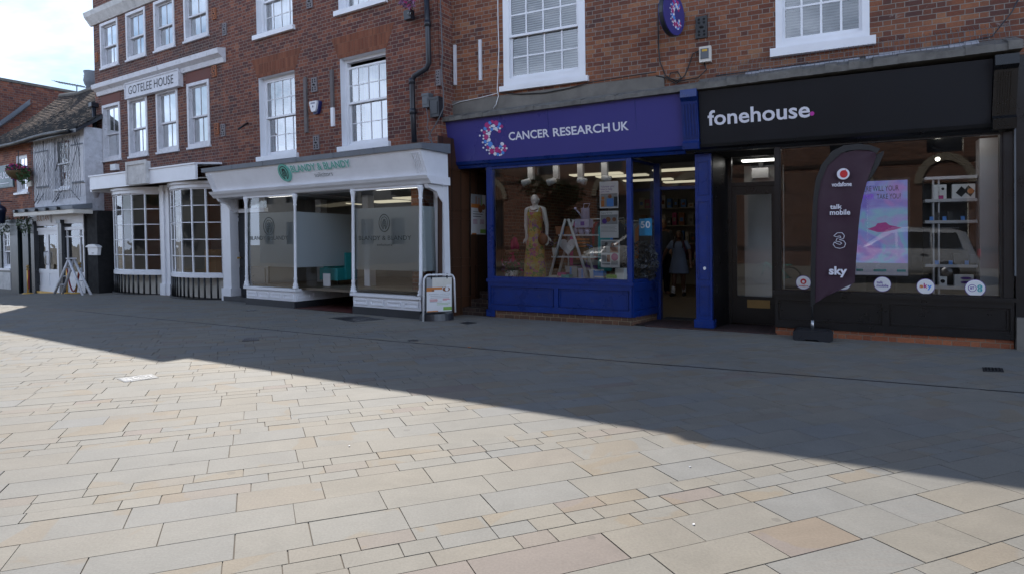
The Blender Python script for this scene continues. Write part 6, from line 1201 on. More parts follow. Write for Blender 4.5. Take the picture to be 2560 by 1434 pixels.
mb = MB(); line_box(mb, R, (uP1 + .01, -.2), (da - .01, wK), .06, .02, zFb - .1); mb2 = MB()
for z0, z1 in ((.2, .75), (.9, 2.3), (2.45, 3.0)):
    p, q = (uP1 + .03 - .01, -.24), (da - .03, wK + .06); line_box(mb, R, (p[0] - .0, p[1] + .014), (q[0], q[1] + .014), .012, z0, z0 + .03); line_box(mb, R, (p[0], p[1] + .014), (q[0], q[1] + .014), .012, z1 - .03, z1)
mb.build('return_panel', M['black'], ks)
mb = MB(); mb.box(R, uKL, uKL + .05, wK, -.02, .0, zFb - .1); mb.build('side_return', M['black'], ks)
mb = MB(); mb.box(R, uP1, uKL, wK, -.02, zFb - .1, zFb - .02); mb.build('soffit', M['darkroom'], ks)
# ---------------------------------------------------------------- shop rooms
zCe = zh + .12; uW = (uP0 + uP1) / 2
uX = uB0 + .2; mb = MB(); line_box(mb, R, (uB1 + .1, -.15), (uX, -2.05), .06, 0, zCe); mb.box(R, uX, uX + .08, -7.5, -2.05, 0, zCe); mb.box(R, uX, uW - .05, -7.6, -7.5, 0, zCe); mb.box(R, uW - .05, uW + .05, -7.5, -.46, 0, zCe); mb.build('interior_wall', M['paleroom'], cs)
mb = MB(); mb.box(R, uX, uB1, -7.5, -.9, zCe - .06, zCe); mb.box(R, uB1, uW, -7.5, wD - .1, zCe - .06, zCe); mb.box(R, uB1, ub + .05, wD - .1, -.12, zCe - .06, zCe); mb.build('ceiling', paint('ceiling_tiles', (.45, .43, .40), .9, .05), cs)
mb = MB(); mb.box(R, uB1, uW, -7.5, wD - .0, .0, .022); mb.build('interior_floor', M['floorwood'], cs)
mb = MB(); mb.box(R, ua, ub, -.9, -.1, .3, zs - .02); mb.build('display_deck', M['paleroom'], cs)
for (x, y, w) in ((1490, 440, -2.6), (1555, 440, -3.2), (1620, 447, -4.4), (1705, 448, -2.6), (1720, 452, -5.2)):
    mb = MB(); u, z = R.U(x, y, w), zCe - .07; mb.box(R, u - .6, u + .6, w - .15, w + .15, z - .02, z + .008); mb.build('ceiling_or_fill_light', M['panel'], cs)
for k in range(3):
    mb = MB(); u = ua + (ub - ua) * (k + .5) / 3; mb.box(R, u - .35, u + .35, -.42, -.3, zCe - .09, zCe - .062); mb.build('ceiling_or_fill_light', M['fillpanel'], cs)  # added fill strips, hidden above the window head, light the mannequin
mb = MB(); mb.box(R, uW + .05, uW + .1, -4.5, wK - .1, 0, zCe); mb.box(R, uW + .1, uKR + .3, -4.6, -4.5, 0, zCe); mb.box(R, uKR + .2, uKR + .3, -4.5, -.15, 0, zCe); mb.build('interior_wall', M['greyroom'], ks)
mb = MB(); mb.box(R, uW + .1, uKR + .2, -4.5, wK - .12, zCe - .06, zCe); mb.box(R, uKL + .1, uKR + .2, wK - .12, -.15, zCe - .06, zCe); mb.build('ceiling', M['darkroom'], ks)
mb = MB(); mb.box(R, uW + .1, uKR + .2, -4.5, wK - .1, 0, .022); mb.box(R, uKL + .1, uKR + .2, wK - .1, -.12, 0, .022); mb.build('interior_floor', M['floorwood'], ks)
for k in range(4):
    mb = MB(); u = va + (vb - va) * (k + .5) / 4; mb.box(R, u - .3, u + .3, -.40, -.28, zCe - .09, zCe - .062); mb.build('ceiling_or_fill_light', M['fillpanel'], ks)  # added fill strips, out of sight above the shelves and screen
mb = MB(); mb.box(R, gl0, gl1, wK - .9, wK - .7, zCe - .09, zCe - .062); mb.build('ceiling_or_fill_light', M['fillpanel'], ks)  # one more added fill strip, brightens the screen behind the door
mb = MB(); mb.box(R, va, vb, -.95, -.13, zs2 - .08, zs2 - .03); mb.build('display_deck', M['wood'], ks)
mb = MB(); u0, u1 = R.U(2443, 550, -.75), R.U(2512, 550, -.55); mb.box(R, u0, u1, -.85, -.55, zs2 - .03, zCe - .1); mb.build('display_panel', paint('pale_panel', (.5, .52, .56), .6, .05), ks)
mb = MB(); mb.box(R, gl0 - .05, gl1 + .1, wK - 1.5, wK - 1.45, .02, zCe - .1); mb.build('door_screen', paint('grey_screen', (.55, .57, .60), .5, .05), ks)
# ================================================================ pavement sign
c = gp(1096, 799); ab = thing('pavement_sign', 'white tube-framed swing sign on black base showing a health poster', 'pavement sign', c); FA = Loc(c, (R.d.x, R.d.y)); FA.d = Vector((.88, .47, 0)).normalized(); FA.o = Vector((FA.d.y, -FA.d.x, 0))
def A(px, py): return R.uz(px, py, (c - R.O).dot(R.o))
u_c, _ = A(1097, 740); hw = .5 * (A(1132, 740)[0] - A(1062, 740)[0]) / .98; ztop = A(1097, 684)[1]
mb = MB(); n = 14; prof = [(hw * 1.0 * math.cos(math.pi * k / n) , .23 * math.sin(math.pi * k / n)) for k in range(n + 1)]
low = [(u, w - .05) for u, w in prof] + [(-hw, -.16), (hw, -.16)]; vs = [FA.P(u, w, .0) for u, w in low] + [FA.P(u * .96, w * .85, .13) for u, w in low]; m_ = len(low)
mb.add(vs, [tuple(range(m_, 2 * m_))] + [(i, (i + 1) % m_, m_ + (i + 1) % m_, m_ + i) for i in range(m_)]); mb.build('base', M['greydoor'], ab)
mb = MB(); rr_ = .1; pts = [FA.P(-hw, .06, .0), FA.P(-hw + .02, .05, ztop - .13)] + [FA.P(-hw + .12 - .10 * math.cos(a), .05, ztop - .13 + .11 * math.sin(a)) for a in (math.pi / 8 * k for k in range(1, 5))] + [FA.P(hw - .12 + .10 * math.sin(a), .05, ztop - .13 + .11 * math.cos(a)) for a in (math.pi / 8 * k for k in range(0, 5))] + [FA.P(hw, .05, .14)]
mb.tube(pts, .019, n=8); mb.build('frame', M['whiteplastic'], ab)
pz0, pz1, pw_ = .17, ztop - .055, hw - .075
mb = MB(); mb.box(FA, -pw_ - .02, pw_ + .02, .02, .045, pz0 - .02, pz1); mb.build('panel', M['iron'], ab)
mb = MB(); mb.box(FA, -pw_, pw_, .045, .049, pz0, pz1 - .02)
H_ = pz1 - pz0 - .02; mats = [M['paper'], M['greyp'], M['brownp'], M['orange'], M['greenp'], M['red'], M['leaf'], M['cream']]
def B(a, b, c_, d, m): mb.box(FA, -pw_ + 2 * pw_ * a, -pw_ + 2 * pw_ * b, .049, .0505 + .0003 * m, pz0 + H_ * c_, pz0 + H_ * d, m)
B(.0, .22, .72, .99, 1); B(.22, .78, .72, .99, 7); B(.78, 1, .78, .99, 7); B(0, .62, .65, .72, 3); B(.1, .3, .6, .69, 2); B(.3, .36, .74, .96, 2); B(.5, .55, .74, .95, 2); B(.0, .2, .6, .66, 3)
for k in range(6): B(.62 + .02 * k, .66 + .025 * k, .70 + .03 * k, .74 + .035 * k, 6)
mb.disc(FA, -pw_ + 2 * pw_ * .78, pz0 + H_ * .655, .15 * 2 * pw_, .085 * 2 * pw_, .05, .0525, 2, 14); mb.disc(FA, -pw_ + 2 * pw_ * .8, pz0 + H_ * .66, .07 * 2 * pw_, .075 * 2 * pw_, .0526, .054, 0, 12)
letter(mb, FA, 'REFRESH HEALTH', -pw_ + 2 * pw_ * .1, -pw_ + 2 * pw_ * .92, pz0 + H_ * .505, pz0 + H_ * .53, .0515, 1)
for k, (a, b, yy, m) in enumerate(((.15, .88, .46, 1), (.15, .9, .41, 1), (.12, .42, .36, 5), (.12, .44, .335, 5), (.12, .42, .31, 5), (.12, .6, .285, 1), (.64, .9, .37, 5), (.64, .94, .35, 5), (.64, .8, .325, 5), (.4, .94, .24, 4), (.4, .86, .2, 4))): B(a, b, yy, yy + .01, m)
B(.66, 1, .03, .13, 4); B(.02, .45, 0, .03, 3); mb.build('poster_print', mats, ab)
for s in (-.16, .16): mb = MB(); mb.tube([FA.P(s, .05, ztop + .0), FA.P(s, .04, ztop - .1)], .016, n=6); mb.build('hook', M['iron'], ab)
# ================================================================ feather flag
fw0 = .34; fc = R.P(R.U(2032, 800, fw0), fw0, 0); ff = thing('feather_flag', 'dark maroon feather flag with four white phone logos on a black base', 'feather flag', fc); bu = R.U(2033, 835, fw0)
mb = MB(); a, b = R.U(1984, 838, fw0), R.U(2083, 838, fw0)
pr = [(a, .02), (a + .03, 0.0), (a + .16, .0), (a + .18, .025), (b - .2, .025), (b - .18, 0), (b - .05, 0), (b, .03), (b, .12), (b - .05, .155), (a + .05, .155), (a, .12)]
mb.poly(R, pr, fw0 - .2, fw0 + .2); mb.box(R, a + .08, b - .08, fw0 - .15, fw0 + .15, .155, .165); mb.build('base', M['greydoor'], ff)
def fz(x, y, w=fw0): return R.uz(2000 + x / 2.757, 340 + y / 2.757, w)
mb = MB(); pu = R.U(2031, 800, fw0); mb.tube([R.P(pu, fw0, .165), R.P(pu, fw0, .3)], .024, n=8); mb.build('socket', M['steel'], ff)
pole = [fz(*q) for q in ((85, 1290), (84, 1180), (86, 900), (92, 640), (103, 430), (122, 305), (164, 205), (232, 118), (306, 80), (400, 66), (478, 76), (548, 98))]
mb = MB(); mb.tube([R.P(u, fw0, z) for u, z in pole], .011, n=6); mb.build('pole', M['iron'], ff)
outer = [fz(*q) for q in ((72, 1180), (74, 900), (80, 640), (90, 430), (109, 300), (150, 198), (220, 108), (300, 68), (400, 56), (480, 64), (552, 90))]
inner = [fz(*q) for q in ((104, 1150), (106, 900), (114, 640), (122, 440), (142, 320), (190, 205), (282, 122), (330, 103), (400, 95), (478, 100), (530, 122))]
mb = MB(); n = len(outer)
for (off, rev) in ((.016, False), (-.016, True)):
    vs = [R.P(u, fw0 + off, z) for u, z in outer] + [R.P(u, fw0 + off, z) for u, z in inner]; f = [(i, i + 1, n + i + 1, n + i) for i in range(n - 1)]
    mb.add(vs, [t[::-1] for t in f] if rev else f, 0, None, True)
for i in range(n - 1): u0, z0 = outer[i]; u1, z1 = outer[i + 1]; mb.add([R.P(u0, fw0 + .016, z0), R.P(u1, fw0 + .016, z1), R.P(u1, fw0 - .016, z1), R.P(u0, fw0 - .016, z0)], [(0, 1, 2, 3)])
mb.build('pole_sleeve', M['iron'], ff)
left = [(104, 1150), (106, 1060), (106, 900), (110, 760), (114, 640), (118, 540), (122, 440), (142, 320), (190, 205), (282, 122), (400, 95), (478, 100)]
right = [(180, 1105), (300, 1045), (376, 1010), (386, 860), (398, 700), (404, 620), (420, 480), (440, 400), (466, 300), (500, 210), (520, 160), (528, 124)]
mb = MB(); nx = 16; rows_ = []
def ip(ls, t): k = min(int(t), len(ls) - 2); f = t - k; return (ls[k][0] * (1 - f) + ls[k + 1][0] * f, ls[k][1] * (1 - f) + ls[k + 1][1] * f)
NR = 44; vs, uvs = [], []
for j in range(NR + 1):
    t = j / NR * (len(left) - 1); a = ip(left, t); b = ip(right, t)
    for i in range(nx + 1):
        s = i / nx; u, z = fz(a[0] + (b[0] - a[0]) * s, a[1] + (b[1] - a[1]) * s); bil = .035 * s * math.sin(s * 5.5 + j * .10) + .05 * s * s * math.sin(j * .13 + .5)
        vs.append(R.P(u, fw0 + bil, z)); uvs.append((s, j / NR))
mb.add(vs, [(j * (nx + 1) + i, j * (nx + 1) + i + 1, (j + 1) * (nx + 1) + i + 1, (j + 1) * (nx + 1) + i) for j in range(NR) for i in range(nx)], 0, uvs, True)
mb.build('banner', paint('maroon_flag_cloth', (.048, .021, .036), .8, .12, 3), ff)
mb = MB(); fold = [(528, 124), (582, 100), (575, 130), (545, 200), (490, 290), (460, 320), (470, 290), (505, 205)]; mb.poly(R, [fz(*q) for q in fold], fw0 - .05, fw0 - .045); mb.build('folded_edge', M['iron'], ff)
def fp(x, y): return fz(x, y, fw0 + .05)
class FlagF:
    def P(s, u, w, z): return R.P(u, fw0 + .052 + w, z)
FF = FlagF(); mb = MB(); cu, cz = fp(298, 263); r = (fp(342, 263)[0] - fp(254, 263)[0]) / 2; mb.disc(FF, cu, cz, r, r, 0, .002, 0, 24); mb.disc(FF, cu + r * .08, cz - r * .02, r * .62, r * .68, .002, .004, 1, 20); mb.poly(FF, [(cu + r * .1, cz + r * .6), (cu + r * .5, cz + r * .78), (cu + r * .42, cz + r * .66), (cu + r * .3, cz + r * .3)][::-1], .002, .004, 1)
letter(mb, FF, 'vodafone', fp(218, 340)[0], fp(356, 340)[0], fp(290, 349)[1], fp(290, 318)[1], .002, 0, bold=.02)
mb.build('printed_logo', [M['white_sign'], M['red']], ff); mb = MB(); letter(mb, FF, 'talk', fp(207, 490)[0], fp(290, 490)[0], fp(250, 504)[1], fp(250, 472)[1], .002, 0, bold=.02); letter(mb, FF, 'mobile', fp(206, 528)[0], fp(346, 528)[0], fp(280, 545)[1], fp(280, 508)[1], .002, 0, bold=.02)
mb.build('printed_logo', M['white_sign'], ff); mb = MB()
t3 = [(232, 690), (258, 668), (290, 668), (306, 688), (300, 708), (270, 716), (300, 722), (314, 742), (306, 766), (276, 776), (244, 770), (228, 748), (238, 732), (256, 744), (276, 750), (288, 740), (272, 730), (246, 728), (256, 706), (282, 702), (276, 690), (250, 696), (232, 690)]
for p, q in zip(t3[:-1], t3[1:]): a, b = fp(*p), fp(*q); mb.tube([FF.P(a[0], .004, a[1]), FF.P(b[0], .004, b[1])], .005, 0, 4)
mb.build('printed_logo', M['white_sign'], ff); mb = MB(); letter(mb, FF, 'sky', fp(199, 935)[0], fp(325, 935)[0], fp(262, 975)[1], fp(262, 899)[1], .002, 0, bold=.035); mb.build('printed_logo', M['white_sign'], ff)
# ================================================================ stickers on the black shop's glass
def sticker(cx_, cy_, rp, label, draw):
    w = -.046; u, z = R.uz(cx_, cy_, w); r = (R.U(cx_ + rp, cy_, w) - R.U(cx_ - rp, cy_, w)) / 2; s = thing('window_sticker', label, 'sticker', R.P(u, w, z), 'round phone-network stickers on the glass'); mb = MB(); mb.disc(R, u, z, r * 1.06, r * 1.06, w, w + .001, 1, 28); mb.disc(R, u, z, r, r, w + .001, w + .002, 0, 28); mb.build('disc', [M['paper'], M['purple']], s)
    mb = MB(); draw(mb, u, z, r, w + .0035); mb.build('print', [M['red'], M['purple'], M['teal'], M['orange'], M['magenta'], M['skyblue'], M['paper']], s)
def dv(mb, u, z, r, w): mb.disc(R, u, z + r * .15, r * .42, r * .42, w - .001, w, 0, 18); mb.disc(R, u, z + r * .1, r * .2, r * .2, w, w + .001, 6, 12); letter(mb, R, 'vodafone', u - r * .68, u + r * .68, z - r * .62, z - r * .38, w, 0, bold=.02)
def dt(mb, u, z, r, w): letter(mb, R, 'talk', u - r * .7, u + r * .1, z + r * .05, z + r * .42, w, 1, bold=.02); letter(mb, R, 'mobile', u - r * .7, u + r * .72, z - r * .4, z + .0, w, 1, bold=.02)
def ds(mb, u, z, r, w): letter(mb, R, 's', u - r * .7, u - r * .26, z - r * .2, z + r * .2, w, 3, bold=.04); letter(mb, R, 'k', u - r * .22, u + r * .22, z - r * .2, z + r * .45, w, 4, bold=.04); letter(mb, R, 'y', u + r * .2, u + r * .7, z - r * .45, z + r * .2, w, 5, bold=.04)
def dbt(mb, u, z, r, w):
    mb.disc(R, u - r * .3, z, r * .44, r * .44, w - .001, w, 1, 20); mb.disc(R, u - r * .3, z, r * .37, r * .37, w, w + .001, 6, 20); letter(mb, R, 'BT', u - r * .5, u - r * .1, z - r * .14, z + r * .16, w + .002, 1, bold=.03)
    for s in (1, -1): mb.disc(R, u + r * .46, z + s * r * .2, r * .26, r * .24, w, w + .001, 2, 14); letter(mb, R, 'E', u + r * .36, u + r * .56, z + s * r * .2 - r * .12, z + s * r * .2 + r * .12, w + .002, 6)
sticker(2008.5, 706, 18, 'round white sticker with red droplet, left of the flag pole', dv)
sticker(2108, 707, 19, 'white round sticker half hidden under the flag', lambda *a: a[0].disc(R, a[1], a[2], a[3] * .4, a[3] * .4, a[4] - .001, a[4], 4, 14))
sticker(2206, 710, 20.7, 'white round sticker with two lines of purple words below the screen', dt)
sticker(2314, 716, 22, 'white round sticker with rainbow three-letter word', ds)
sticker(2438, 720, 25, 'white round sticker with purple ring and teal double E', dbt)
# ================================================================ display screen, shelves and boxes in the black shop
def sx(x): return 1720 + x / 2.607
def sy(y): return 330 + y / 2.607
wS_ = -.55; x0, x1 = R.U(sx(1085), 560, wS_), R.U(sx(1432), 560, wS_); z1 = R.Zz(sx(1280), sy(318), wS_); z0 = R.Zz(sx(1260), sy(934), wS_)
scn = thing('display_screen', 'tall lit screen of swirling purple and blue with holiday slogan', 'screen', R.P((x0 + x1) / 2, wS_, z0)); mb = MB(); mb.box(R, x0 - .03, x1 + .03, wS_ - .08, wS_ - .003, z0 - .03, z1 + .03); mb.box(R, (x0 + x1) / 2 - .2, (x0 + x1) / 2 + .2, wS_ - .07, wS_ - .03, zs2 - .03, z0 - .03); mb.build('housing', M['iron'], scn)
N = NT('screen_picture'); cc = coord(N, 'UV'); na = N.noise(cc, 1.6, 2, .5, 1.6); nb2 = N.noise(cc, 2.3, 2, .5, 1.0)
colr = N.ramp(na, [(.3, (.20, .17, .62)), (.45, (.26, .33, .80)), (.58, (.22, .46, .70)), (.7, (.36, .30, .74))]); pnk = N.mix(N.ramp(nb2, [(.56, (0, 0, 0)), (.72, (1, 1, 1))]), colr, (.42, .24, .66))
e_ = N.n('ShaderNodeEmission'); e_.inputs[1].default_value = .27; N.l(pnk, e_.inputs[0]); gd = N.n('ShaderNodeBsdfGlossy'); gd.inputs['Roughness'].default_value = .1; ms = N.n('ShaderNodeMixShader'); ms.inputs[0].default_value = .04; N.l(e_.outputs[0], ms.inputs[1]); N.l(gd.outputs[0], ms.inputs[2]); N.l(ms.outputs[0], N.out.inputs[0])
mb = MB(); zb3 = z0 + (z1 - z0) * .13; mb.quad(R, [(x0, wS_, zb3), (x1, wS_, zb3), (x1, wS_, z1), (x0, wS_, z1)]); mb.build('picture', N.mat, scn)
mb = MB(); mb.quad(R, [(x0, wS_, z0), (x1, wS_, z0), (x1, wS_, zb3), (x0, wS_, zb3)], 0); w = wS_ + .003; ww = x1 - x0; hh = z1 - z0
letter(mb, R, 'WHERE WILL YOUR', x0 + ww * .02, x0 + ww * .84, z0 + hh * .89, z0 + hh * .945, w, 1); letter(mb, R, 'SUMMER', x0 + ww * .0, x0 + ww * .38, z0 + hh * .805, z0 + hh * .86, w, 2); letter(mb, R, 'TAKE YOU?', x0 + ww * .43, x0 + ww * .88, z0 + hh * .805, z0 + hh * .86, w, 1)
for a, b in ((.03, .16), (.36, .6), (.8, .96)): mb.box(R, x0 + ww * a, x0 + ww * b, wS_, w, z0 + hh * .04, z0 + hh * .065, 3)
mb.poly(R, [(x0 + ww * q[0], z0 + hh * q[1]) for q in ((.25, .49), (.45, .455), (.62, .46), (.9, .5), (.66, .53), (.6, .56), (.44, .55), (.4, .52))], wS_, w, 4); mb.build('print', [emit('screen_footer', (.2, .22, .32), .25), M['dark_sign'], emit('screen_violet', (.12, .03, .5), .5), M['teal'], emit('screen_plum', (.28, .05, .25), .3)], scn)
wq = -.62; us0, us1 = R.U(sx(1545), 560, wq), R.U(sx(1888), 560, wq); shf = thing('shelf_unit', 'white open shelf unit of boxed phones in the black shop window', 'shelf unit', R.P((us0 + us1) / 2, wq, zs2)); zsv = [R.Zz(sx(1710), sy(y), wq) for y in (288, 436, 576, 864, 1004)]
lamw = paint('white_laminate', (.5, .5, .53), .4, .05)
for z in zsv: mb = MB(); mb.box(R, us0, us1, wq - .3, wq, z - .045, z); mb.build('shelf', lamw, shf)
for x in (us0 + .1, us0 + .17): mb = MB(); mb.box(R, x, x + .022, wq - .15, wq - .02, zs2 - .04, zsv[0]); mb.build('upright', lamw, shf)
mb = MB(); mb.box(R, us0, us1 + .1, wq - .34, wq - .3, zs2 - .05, zsv[0]); mb.build('back_panel', M['darkroom'], shf)
pg2 = 'boxed phones and gadgets on the white shelves'
def gbox(xa, xb, ya, yb, mats, lab, deco): 
    a, b, c_, d = R.rect(sx(xa), sy(ya), sx(xb), sy(yb), wq - .02); zf = min(zsv, key=lambda q: abs(q - c_)); mb = MB(); mb.box(R, a, b, wq - .13, wq - .02, zf + .001, zf + (d - c_)); deco(mb, a, b, zf, zf + d - c_, wq - .019); solo('product_box', mb, mats, lab, 'box', pg2)
W_ = M['paper']
gbox(1605, 1685, 338, 432, [W_, M['iron'], M['magenta']], 'white box with a small black dot on the top shelf', lambda mb, a, b, c_, d, w: (mb.disc(R, a + (b - a) * .7, c_ + (d - c_) * .7, .02, .02, w, w + .002, 1), mb.box(R, a + (b - a) * .35, a + (b - a) * .75, w, w + .002, c_, c_ + (d - c_) * .25, 2)))
gbox(1722, 1872, 334, 428, [W_, M['hole'], M['orange']], 'wide white box picturing two dark tablets on the top shelf', lambda mb, a, b, c_, d, w: (mb.poly(R, [(a + (b - a) * .15, c_ + (d - c_) * .4), (a + (b - a) * .4, c_ + (d - c_) * .1), (a + (b - a) * .65, c_ + (d - c_) * .5), (a + (b - a) * .4, c_ + (d - c_) * .85)], w, w + .002, 1), mb.poly(R, [(a + (b - a) * .5, c_ + (d - c_) * .5), (a + (b - a) * .8, c_ + (d - c_) * .1), (a + (b - a) * .98, c_ + (d - c_) * .5), (a + (b - a) * .7, c_ + (d - c_) * .9)], w + .002, w + .004, 1), mb.disc(R, a + (b - a) * .8, c_ + (d - c_) * .5, .04, .04, w + .004, w + .005, 2)))
for k, (xa, xb, ya, lab) in enumerate(((1605, 1640, 520, 'left dark phone on the third white shelf'), (1690, 1726, 515, 'middle dark phone on the third white shelf'), (1810, 1856, 505, 'right dark phone on the third white shelf'), (1640, 1690, 785, 'left dark phone on the fourth white shelf'), (1730, 1782, 780, 'middle dark phone on the fourth white shelf'), (1835, 1876, 785, 'right dark phone on the fourth white shelf'))):
    gbox(xa, xb, ya, 570 if ya < 600 else 850, [M['iron'], M['skyblue'], M['magenta']], lab, lambda mb, a, b, c_, d, w: mb.box(R, a - .06, a - .01, w - .02, w, c_, c_ + .06, 1))
gbox(1632, 1688, 940, 1000, [W_, M['hole']], 'small white box with dark camera picture on the lowest shelf', lambda mb, a, b, c_, d, w: mb.disc(R, (a + b) / 2, (c_ + d) / 2, .03, .03, w, w + .002, 1))
gbox(1737, 1862, 922, 998, [W_, M['purple']], 'wide white box with violet ovals on the lowest shelf', lambda mb, a, b, c_, d, w: (mb.disc(R, a + (b - a) * .6, c_ + (d - c_) * .7, .07, .02, w, w + .002, 1), mb.disc(R, a + (b - a) * .6, c_ + (d - c_) * .35, .07, .02, w, w + .002, 1)))
trk = thing('track_light', 'black track light with one lit spot in the black shop window', 'track light', R.P(R.U(2370, 400, -1.4), -1.4, 3)); mb = MB(); p, q = R.P(R.U(2330, 372, -1.2), -1.2, R.Zz(2330, 368, -1.2)), R.P(R.U(2440, 425, -2.6), -2.6, R.Zz(2440, 420, -2.6)); mb.tube([p, q], .03, n=4); mb.build('track', M['iron'], trk)
mb = MB(); s0 = p.lerp(q, .1) - ZZ * .05; mb.tube([s0, s0 - ZZ * .12 + R.o * .12], [.05, .06], n=8); mb.build('spot', M['iron'], trk); mb = MB(); mb.ball(s0 - ZZ * .125 + R.o * .125, .035); mb.build('bulb', M['cool_panel'], trk)
mb = MB(); a, b, c_, d = R.rect(sx(415), sy(235), sx(523), sy(300), wK - .9); mb.box(R, a, b, wK - 1.2, wK - .9, c_, d); mb.box(R, a + .12, b - .1, wK - 1.1, wK - .95, d, d + .13, 1); solo('ceiling_heater', mb, [M['whiteplastic'], M['iron']], 'white box with small black box seen through the black door overlight', 'heater')
# ================================================================ dressed window of the blue shop
def fuse(mbs, voxel, it=2):
    me = bpy.data.meshes.new('fuse_tmp'); me.from_pydata([tuple(p) for p in mbs.v], [], mbs.f); o = bpy.data.objects.new('fuse_tmp', me); COL.objects.link(o)
    m = o.modifiers.new('r', 'REMESH'); m.mode = 'VOXEL'; m.voxel_size = voxel; s = o.modifiers.new('s', 'SMOOTH'); s.iterations = it; s.factor = .5
    dg = bpy.context.evaluated_depsgraph_get(); e = o.evaluated_get(dg).to_mesh(); out = MB(); out.add([v.co.copy() for v in e.vertices], [tuple(p.vertices) for p in e.polygons], 0, None, True); o.evaluated_get(dg).to_mesh_clear(); bpy.data.objects.remove(o); return out
def limb(mb, pts, rs):
    for (p, q, r0, r1) in zip(pts[:-1], pts[1:], rs[:-1], rs[1:]): mb.tube([p, q], [r0, r1], n=10)
    for p, r in zip(pts, rs): mb.ball(p, r, n=10, k=6)
def hand(mb, F, wr, d, side, h, curl=.4):
    """palm and five fingers from wrist wr along direction d"""
    d = d.normalized(); lat = d.cross(F.o).normalized() * side; nn = lat.cross(d); L_ = .105 * h; pc = wr + d * L_ * .42; limb(mb, [wr, pc, wr + d * L_ * .5], [.022 * h, .027 * h, .026 * h])
    for k, (o_, ln) in enumerate(((-.6, .8), (-.2, .95), (.2, .88), (.58, .68))):
        b = wr + d * L_ * .55 + lat * o_ * .026 * h; m1 = b + d * L_ * .3 * ln + nn * curl * .012 * h; m2 = m1 + d * L_ * .22 * ln + nn * curl * .03 * h; limb(mb, [b, m1, m2], [.0095 * h, .009 * h, .0075 * h])
    t0 = wr + d * L_ * .2 - lat * .02 * h; limb(mb, [t0, t0 - lat * .022 * h + d * L_ * .2, t0 - lat * .028 * h + d * L_ * .42], [.0115 * h, .0105 * h, .008 * h])
def body(F, H, arms, legs=None, bald=True, lean=0.0, slim=1.0):
    """one continuous figure; arms = [(elbow, wrist)] local (u,w,z) in units of height"""
    P = lambda u, w, z: F.P(u * H, w * H + lean * z * H, z * H); mb = MB(); S = slim
    for s, (e, w) in zip((-1, 1), arms):
        sh = P(s * .105 * S, 0, .815); el, wr = P(*e), P(*w); limb(mb, [P(s * .05, 0, .835), sh, el, wr], [.032 * H, .034 * H * S, .025 * H * S, .018 * H]); hand(mb, F, wr, wr - el, s, H)
    legs = legs or [((-.055, .01, .27), (-.06, 0, .045)), ((.055, .01, .27), (.06, 0, .045))]
    for s, (k, a) in zip((-1, 1), legs):
        hp = P(s * .05, 0, .5); limb(mb, [hp, P(*k), P(*a)], [.062 * H * S, .04 * H, .025 * H]); limb(mb, [P(a[0], a[1] - .01, a[2] - .018), P(a[0] + s * .01, a[1] + .09, a[2] - .028)], [.024 * H, .017 * H])
    for (z, rx, ry) in ((.5, .10, .07), (.56, .095, .065), (.62, .08, .058), (.68, .085, .06), (.74, .098, .066), (.79, .095, .058)): mb.ball(P(0, 0, z), rx * H * S, ry * H, .055 * H, n=14, k=8, F=F)
    limb(mb, [P(0, -.005, .8), P(0, 0, .88)], [.04 * H, .031 * H]); hc = P(0, .012, .932); mb.ball(hc, .046 * H, .056 * H, .066 * H, n=16, k=10, F=F); mb.ball(P(0, .03, .905), .034 * H, .036 * H, .036 * H, n=12, k=8, F=F)
    limb(mb, [P(0, .062, .945), P(0, .078, .922)], [.007 * H, .011 * H])
    for s in (-1, 1): mb.ball(P(s * .048, .005, .93), .008 * H, .014 * H, .02 * H, n=8, k=6, F=F)
    limb(mb, [P(-.015, .060, .898), P(.015, .060, .898)], [.007 * H, .007 * H])
    return fuse(mb, .0062 * H)
def face(F, H, o, mat=None):
    P = lambda u, w, z: F.P(u * H, w * H, z * H); mb = MB()
    for s in (-1, 1): mb.ball(P(s * .019, .058, .937), .007 * H, .006 * H, .005 * H, n=8, k=5, F=F); limb(mb, [P(s * .011, .064, .951), P(s * .028, .059, .951)], [.0025 * H, .0025 * H])
    mb.build('eyes', M['hairdark'], o); mb = MB(); limb(mb, [P(-.015, .0655, .899), P(.015, .0655, .899)], [.003 * H, .003 * H]); mb.build('mouth', M['brownp'], o)
mn_c = R.P(R.U(1338, 690, -.5), -.5, zs - .02); FMn = Loc(mn_c, (R.d.x, R.d.y)); HM = R.Zz(1341, 486, -.5) - zs + .02
mn = thing('shop_mannequin', 'white mannequin in a long floral yellow and purple dress', 'mannequin', mn_c); b_ = body(FMn, HM, [((-.135, -.03, .64), (-.12, -.02, .5)), ((.15, .0, .64), (.17, .04, .5))]); b_.build('figure', M['mannequin'], mn)
N = NT('floral_print'); cc = coord(N); v1 = N.n('ShaderNodeTexVoronoi'); v1.inputs['Scale'].default_value = 13; N.l(cc, v1.inputs['Vector']); sp_ = N.n('ShaderNodeSeparateColor'); N.l(v1.outputs['Color'], sp_.inputs[0])
fc_ = N.ramp(sp_.outputs[0], [(0, (.5, .33, .05)), (.22, (.5, .4, .22)), (.4, (.30, .09, .33)), (.55, (.50, .20, .06)), (.7, (.13, .24, .06)), (.85, (.5, .12, .24))], 'CONSTANT'); fin = N.mix(N.ramp(N.noise(cc, 30, 3), [(.45, (0, 0, 0)), (.6, (1, 1, 1))]), fc_, (.5, .36, .1)); N.bsdf(fin, .8)
mb = MB(); prof = [(.135, .01), (.14, .06), (.125, .25), (.112, .40), (.108, .42), (.095, .55), (.088, .63), (.098, .70), (.104, .76), (.098, .79)]; n = 36; vs, fs = [], []
